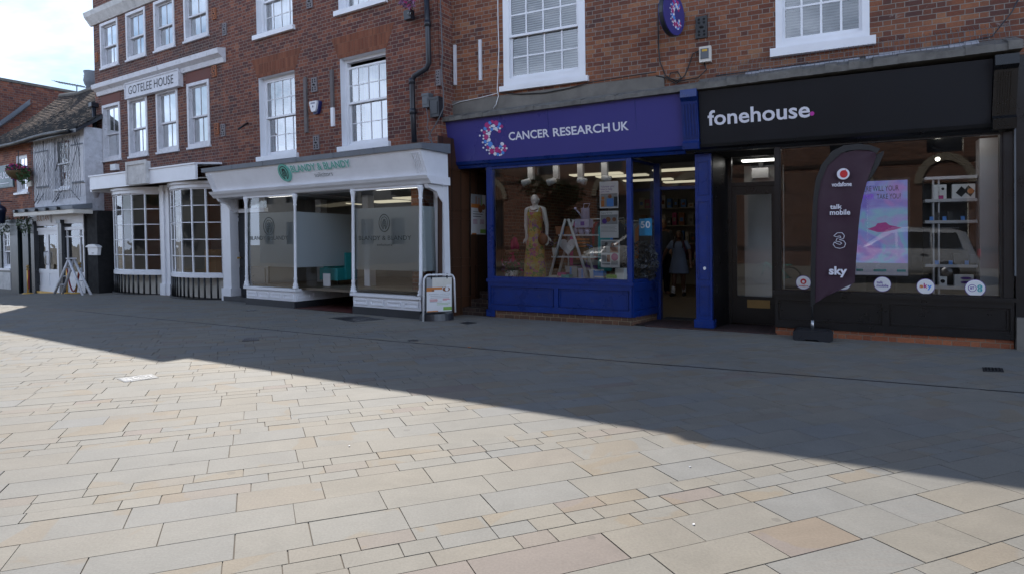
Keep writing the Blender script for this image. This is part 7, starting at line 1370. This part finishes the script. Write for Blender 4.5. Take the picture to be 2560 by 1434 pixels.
for j, (r, z) in enumerate(prof):
    for k in range(n):
        a = 2 * math.pi * k / n; rip = 1 + (.10 * math.sin(a * 9 + z * 3) + .04 * math.sin(a * 5)) * max(0, (.62 - z)) ; vs.append(FMn.P(r * HM * rip * math.cos(a), r * HM * .78 * rip * math.sin(a), z * HM))
fs = [(j * n + k, j * n + (k + 1) % n, (j + 1) * n + (k + 1) % n, (j + 1) * n + k) for j in range(len(prof) - 1) for k in range(n)]; mb.add(vs, fs, 0, None, True)
for s in (-1, 1): mb.tube([FMn.P(s * .07 * HM, .06 * HM, .77 * HM), FMn.P(s * .065 * HM, .02 * HM, .85 * HM), FMn.P(s * .07 * HM, -.06 * HM, .77 * HM)], .014, n=6)
mb.build('dress', N.mat, mn)
mb = MB(); mb.tube([FMn.P(a_ * HM, w_ * HM, z_ * HM) for a_, w_, z_ in ((.085, .04, .84), (.125, .08, .74), (.13, .09, .62), (.125, .09, .5))], .012, n=5); mb.ball(FMn.P(.14 * HM, .09 * HM, .47 * HM), .11, .05, .12, F=FMn); mb.build('shoulder_bag', M['brownp'], mn)
mb = MB(); mb.tube([FMn.P(.055 * HM * math.cos(t), (.01 + .06 * math.sin(t)) * HM, (.835 - .03 * max(0, math.sin(t))) * HM) for t in (2 * math.pi * k / 12 for k in range(13))], .008, n=5); mb.build('necklace', M['brownp'], mn)
# ladder shelf
wl_ = -.42; ap = R.uz(1417, 548, wl_); f1, f2 = R.uz(1372, 699, wl_), R.uz(1471, 703, wl_); lw = paint('white_display_wood', (.55, .57, .60), .5, .12, 4, dirt=.1)
ls = thing('ladder_shelf', 'white A-shaped ladder shelf displaying gifts in the blue shop window', 'shelf', R.P(ap[0], wl_, zs)); zdk = zs - .02
for nm, ft in (('left_leg', f1), ('right_leg', f2)):
    for wv in (0, -.42):
        mb = MB(); p, q = R.P(ap[0] + (-.03 if nm[0] == 'l' else .03), wl_ + wv, ap[1]), R.P(ft[0], wl_ + wv, zdk); mb.tube([p, q], .034, n=4); mb.build('leg', lw, ls)
zA, zB_ = R.Zz(1440, 586, wl_), R.Zz(1436, 641, wl_)
for z, x0, x1 in ((zA, 1394, 1480), (zB_, 1376, 1486), (zdk + .06, 1360, 1505)): mb = MB(); mb.box(R, R.U(x0, 600, wl_), R.U(x1, 600, wl_), wl_ - .4, wl_ - .04, z - .03, z); mb.build('shelf', lw, ls)
gg = 'gifts set out on the white ladder shelf'
def U_(x): return R.U(x, 600, -.6)
pf_ = paint('pale_lilac_tin', (.42, .40, .55), .4, .2, 12)
mb = MB(); u = U_(1464); top = zA + .52; mb.lathe(R.P(u, -.6, zA + .30), [(.09, 0), (.085, .2), (.09, .21)], n=14); mb.tube([R.P(u - .08, -.6, zA + .36), R.P(u - .2, -.6, zA + .5)], [.02, .012]); mb.ball(R.P(u - .21, -.6, zA + .51), .03); mb.tube([R.P(u + .05, -.6, zA + .5), R.P(u + .1, -.6, zA + .6), R.P(u - .02, -.6, zA + .6), R.P(u - .05, -.6, zA + .5)], .009); solo('watering_can', mb, pf_, 'small pale floral watering can on top of a gift box', 'watering can', gg)
mb = MB(); u0_, u1_ = U_(1443), U_(1478); mb.box(R, u0_, u1_, -.72, -.48, zA + .13, zA + .295); mb.box(R, u0_ + .12, u0_ + .2, -.48, -.477, zA + .17, zA + .25, 1); solo('gift_box', mb, [pf_, M['purple']], 'pale lilac patterned gift box under the watering can', 'gift box', gg)
for k, x in enumerate((1441, 1455, 1469)): mb = MB(); mb.lathe(R.P(U_(x), -.58, zA), [(.042, 0), (.05, .13), (.045, .125)], n=12); mb.tube([R.P(U_(x) + .045, -.57, zA + .1), R.P(U_(x) + .08, -.57, zA + .07), R.P(U_(x) + .045, -.57, zA + .03)], .008); solo('mug', mb, pf_, ('left', 'middle', 'right')[k] + ' of three pale mugs in a row on the upper ladder shelf', 'mug', gg)
mb = MB(); uh = U_(1421); hp = []
for k in range(24): t = 2 * math.pi * k / 24; hp.append((uh + .0115 * 16 * math.sin(t) ** 3, zB_ + .2 + .0115 * (13 * math.cos(t) - 5 * math.cos(2 * t) - 2 * math.cos(3 * t) - math.cos(4 * t))))
mb.poly(R, hp, -.6, -.56); mb.poly(R, [(uh + .07 + (u - uh) * .42, zB_ + .17 + (z - zB_ - .2) * .42) for u, z in hp], -.559, -.53, 1); solo('heart_ornament', mb, [lw, M['paper']], 'pale wooden double heart standing on the lower ladder shelf', 'ornament', gg)
for x, zf, h, m, lab in ((1388, zB_, .22, M['lilac'], 'lilac flower pot at the left end of the lower ladder shelf'), (1452, zB_, .14, M['whiteplastic'], 'white pot in the middle of the lower ladder shelf'), (1476, zB_, .16, M['skyblue'], 'pot with blue flowers at the right of the lower ladder shelf')):
    mb = MB(); mb.lathe(R.P(U_(x), -.6, zf), [(.05, 0), (.075, h * .7), (.08, h * .75)], n=12); leaf_ball(mb, R.P(U_(x), -.6, zf + h), .1, 60, .03, [1, 1, 2], 1, int(x)); solo('flower_pot', mb, [M['whiteplastic'], M['leaf'], m], lab, 'flower pot', gg)
mb = MB()
for k in range(5): mb.box(R, U_(1440) + .03, U_(1472) - .03, -.72, -.5, zB_ + .18 + .035 * k, zB_ + .205 + .035 * k, k % 2)
mb.box(R, U_(1440), U_(1476), -.75, -.47, zB_ + .0, zB_ + .17, 2); solo('wicker_hamper', mb, [M['orange'], M['wicker'], M['wicker']], 'woven brown hamper with orange bands behind the hearts', 'hamper', gg)
for x0, x1, zf, h, m, lab in ((1395, 1432, zA, .16, M['brownp'], 'brown and blue gift box on the left of the upper ladder shelf'), (1418, 1446, zdk + .06, .22, M['greyp'], 'grey trinket box on the ladder shelf base'), (1450, 1470, zdk + .06, .18, pf_, 'lilac trinket box on the ladder shelf base'), (1478, 1502, zdk + .06, .16, M['paper'], 'pale folded linen at the right of the ladder base')):
    mb = MB(); a, b = U_(x0), U_(x1); mb.box(R, a, b, -.72, -.5, zf, zf + h); mb.box(R, a - .01, b + .01, -.73, -.49, zf + h * .72, zf + h, 1); mb.box(R, a + (b - a) * .4, a + (b - a) * .55, -.49, -.487, zf, zf + h * .9, 2); solo('gift_box', mb, [m, m, M['skyblue']], lab, 'gift box', gg)
for k, (x, y) in enumerate(((1328, 435), (1391, 433), (1452, 432), (1512, 426))):
    w = -.55; u, z = R.uz(x, y, w); lab = ('leftmost', 'second from the left', 'third from the left', 'rightmost')[k]; s = thing('spotlight', 'white ceiling spotlight in the blue shop window, %s of four' % lab, 'spotlight', R.P(u, w, z), 'white spotlights in the blue shop window'); mb = MB(); mb.box(R, u - .055, u + .055, w - .05, w + .05, z - .12, zCe - .06); mb.build('housing', M['lampgrey'], s)
    sd = -1 if k < 2 else 1; mb = MB(); c0 = R.P(u + sd * .05, w + .1, z - .18); mb.tube([c0 - R.d * .07 * sd + ZZ * .03, c0 + R.d * .09 * sd - ZZ * .02], [.055, .075], n=10); mb.build('lamp_head', M['lampgrey'], s)
mb = MB(); c0 = R.P(R.U(1282, 690, -.4), -.4, zdk); leaf_ball(mb, c0 + ZZ * .28, .26, 120, .05, [0, 1, 1, 2], 1.0, 12); mb.tube([c0, c0 + ZZ * .3], .015, 1); mb.lathe(c0, [(.09, 0), (.12, .16), (.11, .17)], 3, 12); solo('flower_arrangement', mb, [M['lilac'], M['leaf'], M['pinkflower'], M['paper']], 'pink and lilac flowers in a pale pot at the window corner by the mannequin', 'flowers')
mb = MB(); w = -.3; u, z = R.uz(1274, 692, w); mb.disc(R, u, z, .1, .12, w, w + .01, 0, 18); letter(mb, R, 'Love your', u - .085, u + .085, z - .03, z + .03, w + .012, 1); solo('round_notice', mb, [M['paper'], M['magenta']], 'round white notice standing at the lower left window corner', 'notice')
mb = MB(); w = -.6; u, z = R.uz(1614, 568, w); mb.box(R, u - .12, u + .12, w - .01, w, z - .16, z + .16); letter(mb, R, '50', u - .09, u + .09, z - .02, z + .11, w + .003, 1, bold=.02); solo('price_card', mb, [paint('cyan_card', (.02, .22, .42), .5, .05), M['paper']], 'bright blue price card hanging in the narrow side window', 'card')
# rails of clothes and shelves of goods behind
rlg = thing('clothes_rail', 'rail of pale and dark clothes behind the narrow blue side window', 'clothes rail', R.P(R.U(1600, 600, -2.2), -2.2, .3)); mb = MB(); ra, rb_ = R.U(1545, 560, -2.2), R.U(1625, 560, -2.2); mb.tube([R.P(ra, -2.2, 1.95), R.P(rb_, -2.2, 1.95)], .02); [mb.tube([R.P(x, -2.2, .02), R.P(x, -2.2, 1.95)], .02) for x in (ra, rb_)]; mb.build('frame', M['steel'], rlg)
gcol = [M['cream'], M['skyblue'], M['greyp'], M['greydoor'], M['cream'], M['greyp'], M['orange'], M['greydoor']]
for k in range(8):
    u = ra + .08 + (rb_ - ra - .16) * k / 7; mb = MB(); hz = 1.9 - .0 * k; mb.poly(R, [(u - .14, hz - .12), (u - .03, hz), (u + .03, hz), (u + .14, hz - .12), (u + .15, hz - .75 - .1 * (k % 3)), (u - .15, hz - .75 - .1 * (k % 3))], -2.25 + .012 * k, -2.19 + .012 * k); mb.build('garment', gcol[k], rlg)
rl2 = thing('clothes_rail', 'rail of dark and coloured clothes behind the white ladder shelf', 'clothes rail', R.P(R.U(1500, 600, -1.9), -1.9, .1)); ra, rb_ = R.U(1420, 560, -1.9), R.U(1560, 560, -1.9); mb = MB(); mb.tube([R.P(ra, -1.9, 2.0), R.P(rb_, -1.9, 2.0)], .02); [mb.tube([R.P(x, -1.9, .02), R.P(x, -1.9, 2.0)], .02) for x in (ra, rb_)]; mb.build('frame', M['steel'], rl2)
gc2 = [M['greydoor'], M['magenta'], M['drain'], M['brownp'], M['greydoor'], M['purple'], M['greyp'], M['velvet'], M['drain'], M['teal'], M['greydoor'], M['cream'], M['skyblue'], M['greydoor']]
for k in range(14):
    u = ra + .1 + (rb_ - ra - .2) * k / 13; hz = 1.94; ln = .7 + .12 * ((k * 7) % 4); mb = MB(); mb.poly(R, [(u - .13, hz - .12), (u - .03, hz), (u + .03, hz), (u + .13, hz - .12), (u + .15, hz - ln), (u - .15, hz - ln)], -1.96 + .011 * (k % 5), -1.90 + .011 * (k % 5)); mb.build('garment', gc2[k], rl2)
for x0, h, dw, m, lab in ((1378, .10, .0, M['cream'], 'cream flat box at the left foot of the ladder shelf'), (1395, .16, .08, M['magenta'], 'magenta wrapped box by the left foot of the ladder shelf'), (1408, .12, .0, M['teal'], 'teal box lying before the ladder shelf'), (1489, .20, .05, M['skyblue'], 'blue box right of the ladder shelf foot'), (1520, .14, .0, M['greenp'], 'green wrapped bundle under the window posters'), (1538, .26, .1, M['paper'], 'white folded towel pile at the window corner post')):
    mb = MB(); a = R.U(x0, 690, -.3); mb.box(R, a, a + .17, -.38 - dw, -.2 - dw, zdk, zdk + h); mb.box(R, a - .006, a + .176, -.386 - dw, -.194 - dw, zdk + h * .4, zdk + h * .55, 1); solo('gift_box', mb, [m, M['paper']], lab, 'gift box', 'gifts lying on the blue window deck')
mb = MB(); F0 = Loc(R.P(R.U(1600, 650, -.8), -.8, zdk), (R.d.x, R.d.y)); leaf_ball(mb, F0.P(0, 0, .35), .34, 900, .04, [0, 0, 1], 1.3, 31, .75); solo('patterned_garment', mb, [M['greyplastic'], M['hole']], 'dark speckled dress on display behind the narrow side window', 'garment')
wsb = -7.0; ush0, ush1 = R.U(1640, 560, wsb), R.U(1760, 560, wsb); su_ = thing('shelf_unit', 'tall dark shelf unit of assorted goods at the back of the blue shop', 'shelf unit', R.P((ush0 + ush1) / 2, wsb, .3))
for z in (1.0, 1.5, 2.0, 2.5): mb = MB(); mb.box(R, ush0 - .6, ush1 + .3, wsb - .3, wsb, z - .03, z); mb.build('shelf', M['paleroom'], su_)
rr = random.Random(17); gm = [M['greyp'], M['brownp'], M['cream'], M['magenta'], M['skyblue'], M['greydoor'], M['paper']]; kk = 0
for z in (1.0, 1.5, 2.0, 2.5):
    u = ush0 - .5
    while u < ush1 + .1:
        wd, ht = rr.uniform(.08, .2), rr.uniform(.12, .36); mb = MB(); mb.box(R, u, u + wd, wsb - .2, wsb - .04, z, z + ht); mb.box(R, u + wd * .2, u + wd * .8, wsb - .04, wsb - .037, z + ht * .3, z + ht * .6, 1); solo('shop_goods', mb, [rr.choice(gm), rr.choice(gm)], 'assorted small goods on the dim shelves at the back of the blue shop', 'goods', 'goods on the back shelves'); u += wd + rr.uniform(.02, .12); kk += 1
mb = MB(); cw = -4.3; a, b = R.U(1620, 620, cw), R.U(1672, 620, cw); mb.box(R, a, b, cw - .6, cw, .28, 1.2); mb.box(R, a - .04, b + .04, cw - .64, cw + .04, 1.2, 1.25); solo('counter', mb, M['cream'], 'pale shop counter inside the open blue doorway', 'counter')
# sloping shop floor
mb = MB(); zf_ = .30; mb.add([R.P(uB1, wD - .35, .024), R.P(uW, wD - .35, .024), R.P(uW, -3.0, zf_), R.P(uB1, -3.0, zf_), R.P(uW, -7.5, zf_), R.P(uB1, -7.5, zf_), R.P(uX, wD - .35, .024), R.P(uX, -3.0, zf_), R.P(uX, -7.5, zf_)], [(0, 1, 2, 3), (3, 2, 4, 5), (6, 0, 3, 7), (7, 3, 5, 8)], 0, [(0, 0), (3, 0), (3, 2), (0, 2), (3, 6), (0, 6), (-1, 0), (-1, 2), (-1, 6)]); mb.build('ramp_floor', paint('worn_shop_floor', (.16, .115, .07), .6, .2, 3), cs)
# ================================================================ people
def person(label, px, pyfoot, w, H, arms, legs=None, turn=0.0, skin='skin', zf=None):
    c = R.P(R.U(px, pyfoot, w), w, zf_ if zf is None else zf); d = Matrix.Rotation(turn, 3, 'Z') @ R.d; F = Loc(c, d); t = thing('person', label, 'person', c); b = body(F, H, arms, legs); o = b.build('body', M[skin], t); face(F, H, t); return t, F
def cloth(F, H, t, name, mat, rings, sleeves=(), vox=.009, lean=0):
    P = lambda u, w, z: F.P(u * H, w * H, z * H); mb = MB()
    n = 20; vs = [P(rx * math.cos(2 * math.pi * k / n), ry * math.sin(2 * math.pi * k / n), z) for (z, rx, ry) in rings for k in range(n)]; m = len(rings)
    mb.add(vs, [(j * n + k, j * n + (k + 1) % n, (j + 1) * n + (k + 1) % n, (j + 1) * n + k) for j in range(m - 1) for k in range(n)] + [tuple(range(n - 1, -1, -1)), tuple(range((m - 1) * n, m * n))])
    for pts, rs in sleeves: limb(mb, [P(*p) for p in pts], [r * H for r in rs])
    return fuse(mb, vox * H).build(name, mat, t)
ga = [((-.20, .03, .68), (-.25, .06, .52)), ((.17, .02, .67), (.19, .06, .53))]
t, F = person('schoolgirl in pale blue summer dress and white socks in the doorway', 1697, 738, -3.3, 1.46, ga, [((-.06, .05, .27), (-.07, .06, .045)), ((.06, -.02, .27), (.06, -.08, .06))], 0, 'skindark'); H = 1.46
dressm = paint('pale_blue_gingham', (.17, .22, .33), .8, .15, 30)
cloth(F, H, t, 'dress', dressm, [(.34, .155, .12), (.40, .15, .115), (.46, .14, .105), (.52, .128, .095), (.58, .112, .082), (.64, .105, .078), (.7, .108, .078), (.76, .115, .078), (.80, .108, .07), (.835, .06, .05)], [(((-.1, 0, .815), (-.155, .015, .74)), (.042, .04)), (((.1, 0, .815), (.145, .01, .74)), (.042, .04))])
P = lambda u, w, z: F.P(u * H, w * H, z * H)
mb = MB(); limb(mb, [P(-.07, .06, .05), P(-.068, .058, .14)], [.03 * H, .032 * H]); limb(mb, [P(.06, -.08, .07), P(.06, -.06, .15)], [.03 * H, .032 * H]); mb.build('socks', M['paper'], t)
mb = MB(); limb(mb, [P(-.07, .04, .022), P(-.085, .15, .018)], [.033 * H, .026 * H]); limb(mb, [P(.06, -.1, .03), P(.075, .01, .022)], [.033 * H, .026 * H]); mb.build('shoes', M['hole'], t)
mb = MB(); mb.ball(P(0, -.006, .95), .055 * H, .06 * H, .058 * H, n=16, k=9, F=F); [limb(mb, [P(s * .045, .0, .93), P(s * .06, .04, .84), P(s * .065, .06, .74)], [.022 * H, .02 * H, .012 * H]) for s in (-1, 1)]; fuse(mb, .008).build('hair', M['hairdark'], t)
mb = MB(); mb.ball(P(.10, -.11, .68), .11 * H, .08 * H, .13 * H, F=F); limb(mb, [P(.07, .05, .83), P(.1, .07, .74), P(.11, 0, .64)], [.014 * H] * 3); mb.build('backpack', paint('maroon_bag', (.07, .01, .03), .7, .1), t)
t, F = person('older person with short pale hair and dark top inside the blue doorway', 1656, 738, -3.75, 1.74, [((-.13, .03, .65), (-.10, .13, .58)), ((.13, .03, .65), (.08, .14, .58))], None, .5); H = 1.74; P = lambda u, w, z: F.P(u * H, w * H, z * H)
cloth(F, H, t, 'jumper', paint('grey_jumper', (.07, .075, .085), .9, .1), [(.5, .115, .085), (.56, .11, .08), (.62, .105, .078), (.68, .106, .078), (.74, .115, .08), (.8, .108, .068), (.84, .055, .05)], [(((-.1, 0, .815), (-.13, .03, .65), (-.105, .12, .585)), (.042, .034, .026)), (((.1, 0, .815), (.13, .03, .65), (.085, .13, .585)), (.042, .034, .026))])
cloth(F, H, t, 'trousers', M['hole'], [(.43, .10, .08), (.48, .113, .086), (.53, .112, .086)], [(((-.05, 0, .48), (-.055, .01, .27), (-.06, 0, .06)), (.072, .052, .042)), (((.05, 0, .48), (.055, .01, .27), (.06, 0, .06)), (.072, .052, .042))])
mb = MB(); mb.ball(P(0, -.008, .95), .052 * H, .06 * H, .056 * H, n=16, k=9, F=F); fuse(mb, .009).build('hair', M['hairgrey'], t); mb = MB(); mb.ball(P(-.05, .13, .50), .11, .07, .1, F=F); mb.tube([P(-.1, .12, .58), P(-.06, .13, .54), P(-.01, .13, .58)], .01); mb.build('handbag', M['hole'], t)
t, F = person('woman in bright pink T-shirt and dark trousers looking at a phone', 1268, 738, -2.1, 1.69, [((-.14, .02, .66), (-.03, .13, .645)), ((.14, .02, .66), (.03, .13, .645))], None, .35, 'skin', .2); H = 1.67; P = lambda u, w, z: F.P(u * H, w * H, z * H)
cloth(F, H, t, 'tee_shirt', paint('pink_cotton', (.62, .008, .16), .85, .1), [(.5, .112, .085), (.56, .106, .08), (.62, .1, .078), (.68, .104, .078), (.74, .115, .08), (.8, .108, .068), (.84, .055, .05)], [(((-.1, 0, .815), (-.135, .015, .71)), (.046, .044)), (((.1, 0, .815), (.135, .015, .71)), (.046, .044))])
cloth(F, H, t, 'trousers', M['hole'], [(.43, .10, .08), (.48, .115, .087), (.53, .113, .086)], [(((-.05, 0, .48), (-.055, .01, .27), (-.06, 0, .06)), (.072, .052, .042)), (((.05, 0, .48), (.055, .01, .27), (.06, 0, .06)), (.072, .052, .042))])
mb = MB(); mb.ball(P(0, -.008, .95), .055 * H, .062 * H, .06 * H, n=16, k=9, F=F); [limb(mb, [P(s * .04, -.01, .95), P(s * .06, -.005, .86), P(s * .065, .0, .78)], [.035 * H, .035 * H, .02 * H]) for s in (-1, 1)]; limb(mb, [P(0, -.04, .93), P(0, -.05, .78)], [.05 * H, .045 * H]); fuse(mb, .009).build('hair', M['hairdark'], t)
ph = P(0, .155, .68); mb = MB(); FP = Loc(ph, F.d); mb.box(FP, -.038, .038, -.006, .006, -.07, .07); mb.box(FP, -.033, .033, -.008, -.0061, -.06, .06, 1); solo('mobile_phone', mb, [M['hole'], M['greyp']], 'dark phone held by the woman in pink', 'phone')
# ================================================================ what stands across the square, seen in the shop glass, and an added terrace
HW = 18.5; FH = Fac(R.P(0, HW, 0), R.d, 0); zq = lambda u, w: gz(*R.P(u, w, 0)[:2])
hz = zq(0, HW) - .1; hall = thing('brick_hall', 'sunlit red brick hall with pale pointed arches across the square', 'building', R.P(0, HW, hz))
class Back(Fac):
    """a wall facing the shops: w grows towards the shops"""
    def P(s, u, w, z): return R.P(u, HW - w, z + hz)
FB_ = Back(R.P(0, HW, 0), R.d); hu0, hu1 = -19.0, 15.0; bays = [hu0 + 2.2 + 3.4 * k for k in range(10)]
mb = MB(); wall_holes(mb, FB_, hu0, hu1, -.5, 7.2, 0, [(b - .75, b + .75, .9, 3.4) for b in bays] + [(b - .6, b + .6, 4.6, 5.9) for b in bays], .3, 0, 1); mb.box(FB_, hu0, hu1, -7, -6.9, -.5, 7.2); mb.build('wall', [M['brick_h'], M['cream']], hall)
mb = MB()
for b in bays:
    for (c0, zc_, r0, r1) in ((b, 3.4, .76, 1.02), (b, 5.9, .61, .82)):
        n = 12
        for k in range(n):
            a, e = math.pi * k / n, math.pi * (k + 1) / n; mb.poly(FB_, [(c0 + r0 * math.cos(a), zc_ + r0 * math.sin(a) * 1.15), (c0 + r1 * math.cos(a), zc_ + r1 * math.sin(a) * 1.15), (c0 + r1 * math.cos(e), zc_ + r1 * math.sin(e) * 1.15), (c0 + r0 * math.cos(e), zc_ + r0 * math.sin(e) * 1.15)], -.02, .06)
mb.build('arch', M['archstone'], hall)
mb = MB(); [mb.box(FB_, hu0, hu1, -.02, .03, z, z + .16) for z in (.75, 4.2, 6.7)]; mb.build('dark_band', M['brick_k'], hall)
mb = MB(); mb.box(FB_, hu0, hu1, -.02, .12, 6.9, 7.2); mb.build('cornice', M['cream'], hall)
mb = MB()
for b in bays:
    for z0, z1, h in ((.9, 3.4, .75), (4.6, 5.9, .6)): mb.quad(FB_, [(b - h, -.28, z0), (b + h, -.28, z0), (b + h, -.28, z1), (b - h, -.28, z1)])
mb.build('window', M['greydoor'], hall)
mb = MB(); mb.prism(FB_, [(.2, 7.2), (-7, 7.2), (-3.5, 9.4)], hu0, hu1); mb.build('roof', M['tile'], hall)
stu = thing('added_terrace', 'pale grey rendered terrace with dark sashes across the square, next to the brick hall', 'building', R.P(-30, HW + 1, hz)); mb = MB(); wn_ = [(-43 + 3.1 * k + .9, -43 + 3.1 * k + 2.2, z0, z0 + 1.7) for k in range(7) for z0 in (1.0, 4.2)]  # terrace made up to grey the reflections in the left-hand windows
wall_holes(mb, FB_, -43, -20.5, -.5, 7.0, -.8, wn_, .2, 0, 0); mb.box(FB_, -43, -20.5, -7, -6.9, -.5, 7.0); mb.build('wall', paint('grey_stucco', (.20, .205, .21), .9, .2, 1.5), stu)
for a, b, c_, d in wn_: mb = MB(); mb.quad(FB_, [(a, -.98, c_), (b, -.98, c_), (b, -.98, d), (a, -.98, d)]); mb.build('window', M['greydoor'], stu)
mb = MB(); mb.prism(FB_, [(-.6, 7.0), (-7, 7.0), (-3.8, 9.0)], -43, -20.5); mb.build('roof', M['tile'], stu)
# silver estate car
def car(label, uc, wc, flip):
    base = R.P(uc, wc, zq(uc, wc)); F = Loc(base, R.d * flip); t = thing('parked_car', label, 'car', base); silver = paint('silver_car_paint', (.55, .56, .58), .25, .04, 3, metal=.35); n = 26
    top = [(-2.35, .55), (-2.33, .95), (-2.2, 1.05), (-2.0, 1.66), (-1.7, 1.76), (-.4, 1.8), (.25, 1.74), (1.05, 1.12), (1.9, 1.0), (2.25, .86), (2.38, .6)]
    def ht(x):
        for (a, b), (c_, d) in zip(top[:-1], top[1:]):
            if a <= x <= c_: return b + (d - b) * (x - a) / (c_ - a)
        return .5
    xs = [-2.35 + 4.73 * k / n for k in range(n + 1)]; prof = [(0, 0), (.86, 0), (.93, .12), (.95, .45), (.93, .62)]
    vs = []; m = 9
    for x in xs:
        h = ht(x); belt = min(1.08, h); tap = 1 - .10 * (abs(x) / 2.38) ** 4; hw_ = .93 * tap
        sec = [(hw_ * .9, .28), (hw_, .4), (hw_ * 1.01, .7), (hw_ * .985, belt), (hw_ * (.985 - .2 * max(0, (h - belt)) / .7), h * .97 if h > belt + .05 else h * .99), (hw_ * .5, h)]
        ring = [(-a, b) for a, b in sec] + [(a, b) for a, b in reversed(sec)]
        vs += [F.P(x, a, b) for a, b in ring]; m = len(ring)
    fs = [(i * m + k, i * m + (k + 1) % m, (i + 1) * m + (k + 1) % m, (i + 1) * m + k) for i in range(n) for k in range(m)] + [tuple(range(m)), tuple(range((n + 1) * m - 1, n * m - 1, -1))]
    mb = MB(); mb.add(vs, fs, 0, None, True); mb.build('body', silver, t)
    for s in (-1, 1):
        g = MB()
        for a, b in (((-1.85, 1.14), (-1.05, 1.62)), ((-.98, 1.14), (-.08, 1.66)), ((0.0, 1.14), (.85, 1.62))):
            slope = .75 if b[0] > .5 else 0; g.add([F.P(a[0], s * .935, a[1]), F.P(b[0], s * .935, a[1]), F.P(b[0] - slope, s * .765, b[1]), F.P(a[0] + (.12 if a[0] < -1.5 else 0), s * .765, b[1])], [(0, 1, 2, 3)])
        g.build('side_windows', M['hole'], t); mb = MB(); [mb.box(F, x, x + .2, s * .94, s * .97, .9, .93) for x in (-.9, .1)]; mb.box(F, .95, 1.15, s * .95, s * 1.1, 1.1, 1.22); mb.tube([F.P(-1.8, s * .68, 1.78), F.P(.1, s * .68, 1.82)], .02); mb.build('trim', M['steel'], t)
        mb = MB(); mb.ball(F.P(2.2, s * .68, .78), .16, .14, .09, F=F); mb.build('headlight', M['whiteplastic'], t); mb = MB(); mb.box(F, -2.37, -2.3, s * .65, s * .88, .85, 1.1); mb.build('tail_light', M['red'], t)
        for x in (-1.45, 1.45):
            w_ = MB(); c0 = F.P(x, s * .86, .35); w_.lathe(c0 - F.o * .11, [(.2, 0), (.34, .01), (.35, .05), (.35, .17), (.34, .21), (.2, .22)], n=22, ax=F.d, ay=ZZ, az=F.o); wo_ = w_.build('wheel', M['hole'], t); h = MB(); h.lathe(c0 - F.o * .118, [(.03, 0), (.21, .012), (.22, .224), (.03, .236)], n=14, ax=F.d, ay=ZZ, az=F.o); h.build('rim', M['steel'], wo_)
    g = MB(); g.add([F.P(1.02, -.72, 1.17), F.P(1.02, .72, 1.17), F.P(.34, .62, 1.70), F.P(.34, -.62, 1.70)], [(0, 1, 2, 3)]); g.build('windscreen', M['hole'], t)
def mirror_u(px, Z):
    V = CAM + ray(px, 612) * (Z / ray(px, 612).y); u, w = R.uw(V); return u, -w
u, w = mirror_u(2200, 22.0); car('silver estate car parked across the square, reflected in the black shop window', u + .4, w, -1)
u, w = mirror_u(1600, 27.0); car('second silver car parked beyond, reflected in the blue shop window', u, w, -1)
# mint bicycle
u, w = mirror_u(1928, 20.5); w += 0.6; bc = R.P(u, w, zq(u, w)); by = thing('bicycle', 'mint green step-through bicycle parked across the square', 'bicycle', bc); F = Loc(bc, -R.d); mint = paint('mint_paint', (.12, .5, .42), .3, .05); b = lambda x, z, y=0: F.P(x, y, z)
mb = MB(); [mb.tube(q, .02, n=6) for q in ([b(-.5, .35), b(-.05, .3), b(.15, .55), b(.42, .82)], [b(-.05, .3), b(-.2, .8)], [b(-.5, .35), b(-.18, .7)], [b(.42, .82), b(.55, .35)], [b(-.6, .78), b(-.25, .75)])]; mb.build('frame', mint, by)
for x in (-.52, .56):
    mb = MB(); mb.tube([b(x + .34 * math.cos(t), .35 + .34 * math.sin(t)) for t in (2 * math.pi * k / 24 for k in range(25))], .018, n=6); [mb.tube([b(x, .35), b(x + .33 * math.cos(t), .35 + .33 * math.sin(t))], .003, n=3) for t in (2 * math.pi * k / 14 for k in range(14))]; mb.build('wheel', M['iron'], by)
mb = MB(); mb.tube([b(.42, .82), b(.38, 1.05), b(.25, 1.08, .26)], .015); mb.tube([b(.38, 1.05), b(.25, 1.08, -.26)], .015); mb.build('handlebar', M['steel'], by); mb = MB(); mb.ball(b(-.22, .86), .13, .09, .04, F=F); mb.tube([b(-.2, .8), b(-.21, .86)], .014); mb.build('saddle', M['brownp'], by)
# a street tree across the square
for k, (uu, ww, s_) in enumerate(((-15.5, 12.5, 1.0), (-8.5, 16.0, .8))):
    c = R.P(uu, ww, zq(uu, ww)); tr = thing('street_tree', ('larger' if k == 0 else 'smaller') + ' leafy street tree across the square, seen only in reflections', 'tree', c, 'trees across the square'); mb = MB(); mb.tube([c, c + ZZ * 1.4 * s_, c + ZZ * 2.6 * s_ + R.d * .1, c + ZZ * 4 * s_], [.16, .13, .1, .05], n=8)
    rr = random.Random(k)
    for j in range(7): a = rr.random() * 6.28; mb.tube([c + ZZ * (2 + .25 * j) * s_, c + Vector((math.cos(a), math.sin(a), .7)) * 1.2 * s_ + ZZ * (2 + .2 * j) * s_], [.06, .02], n=5)
    mb.build('trunk', M['wicker'], tr); mb = MB()
    for j in range(11): v = Vector((rr.gauss(0, .8), rr.gauss(0, .8), rr.uniform(2.4, 5))) * s_; leaf_ball(mb, c + v, .85 * s_, 240, .13, [0, 0, 1], .8, k * 50 + j)
    mb.build('crown', [M['leaf'], M['leafpale']], tr)
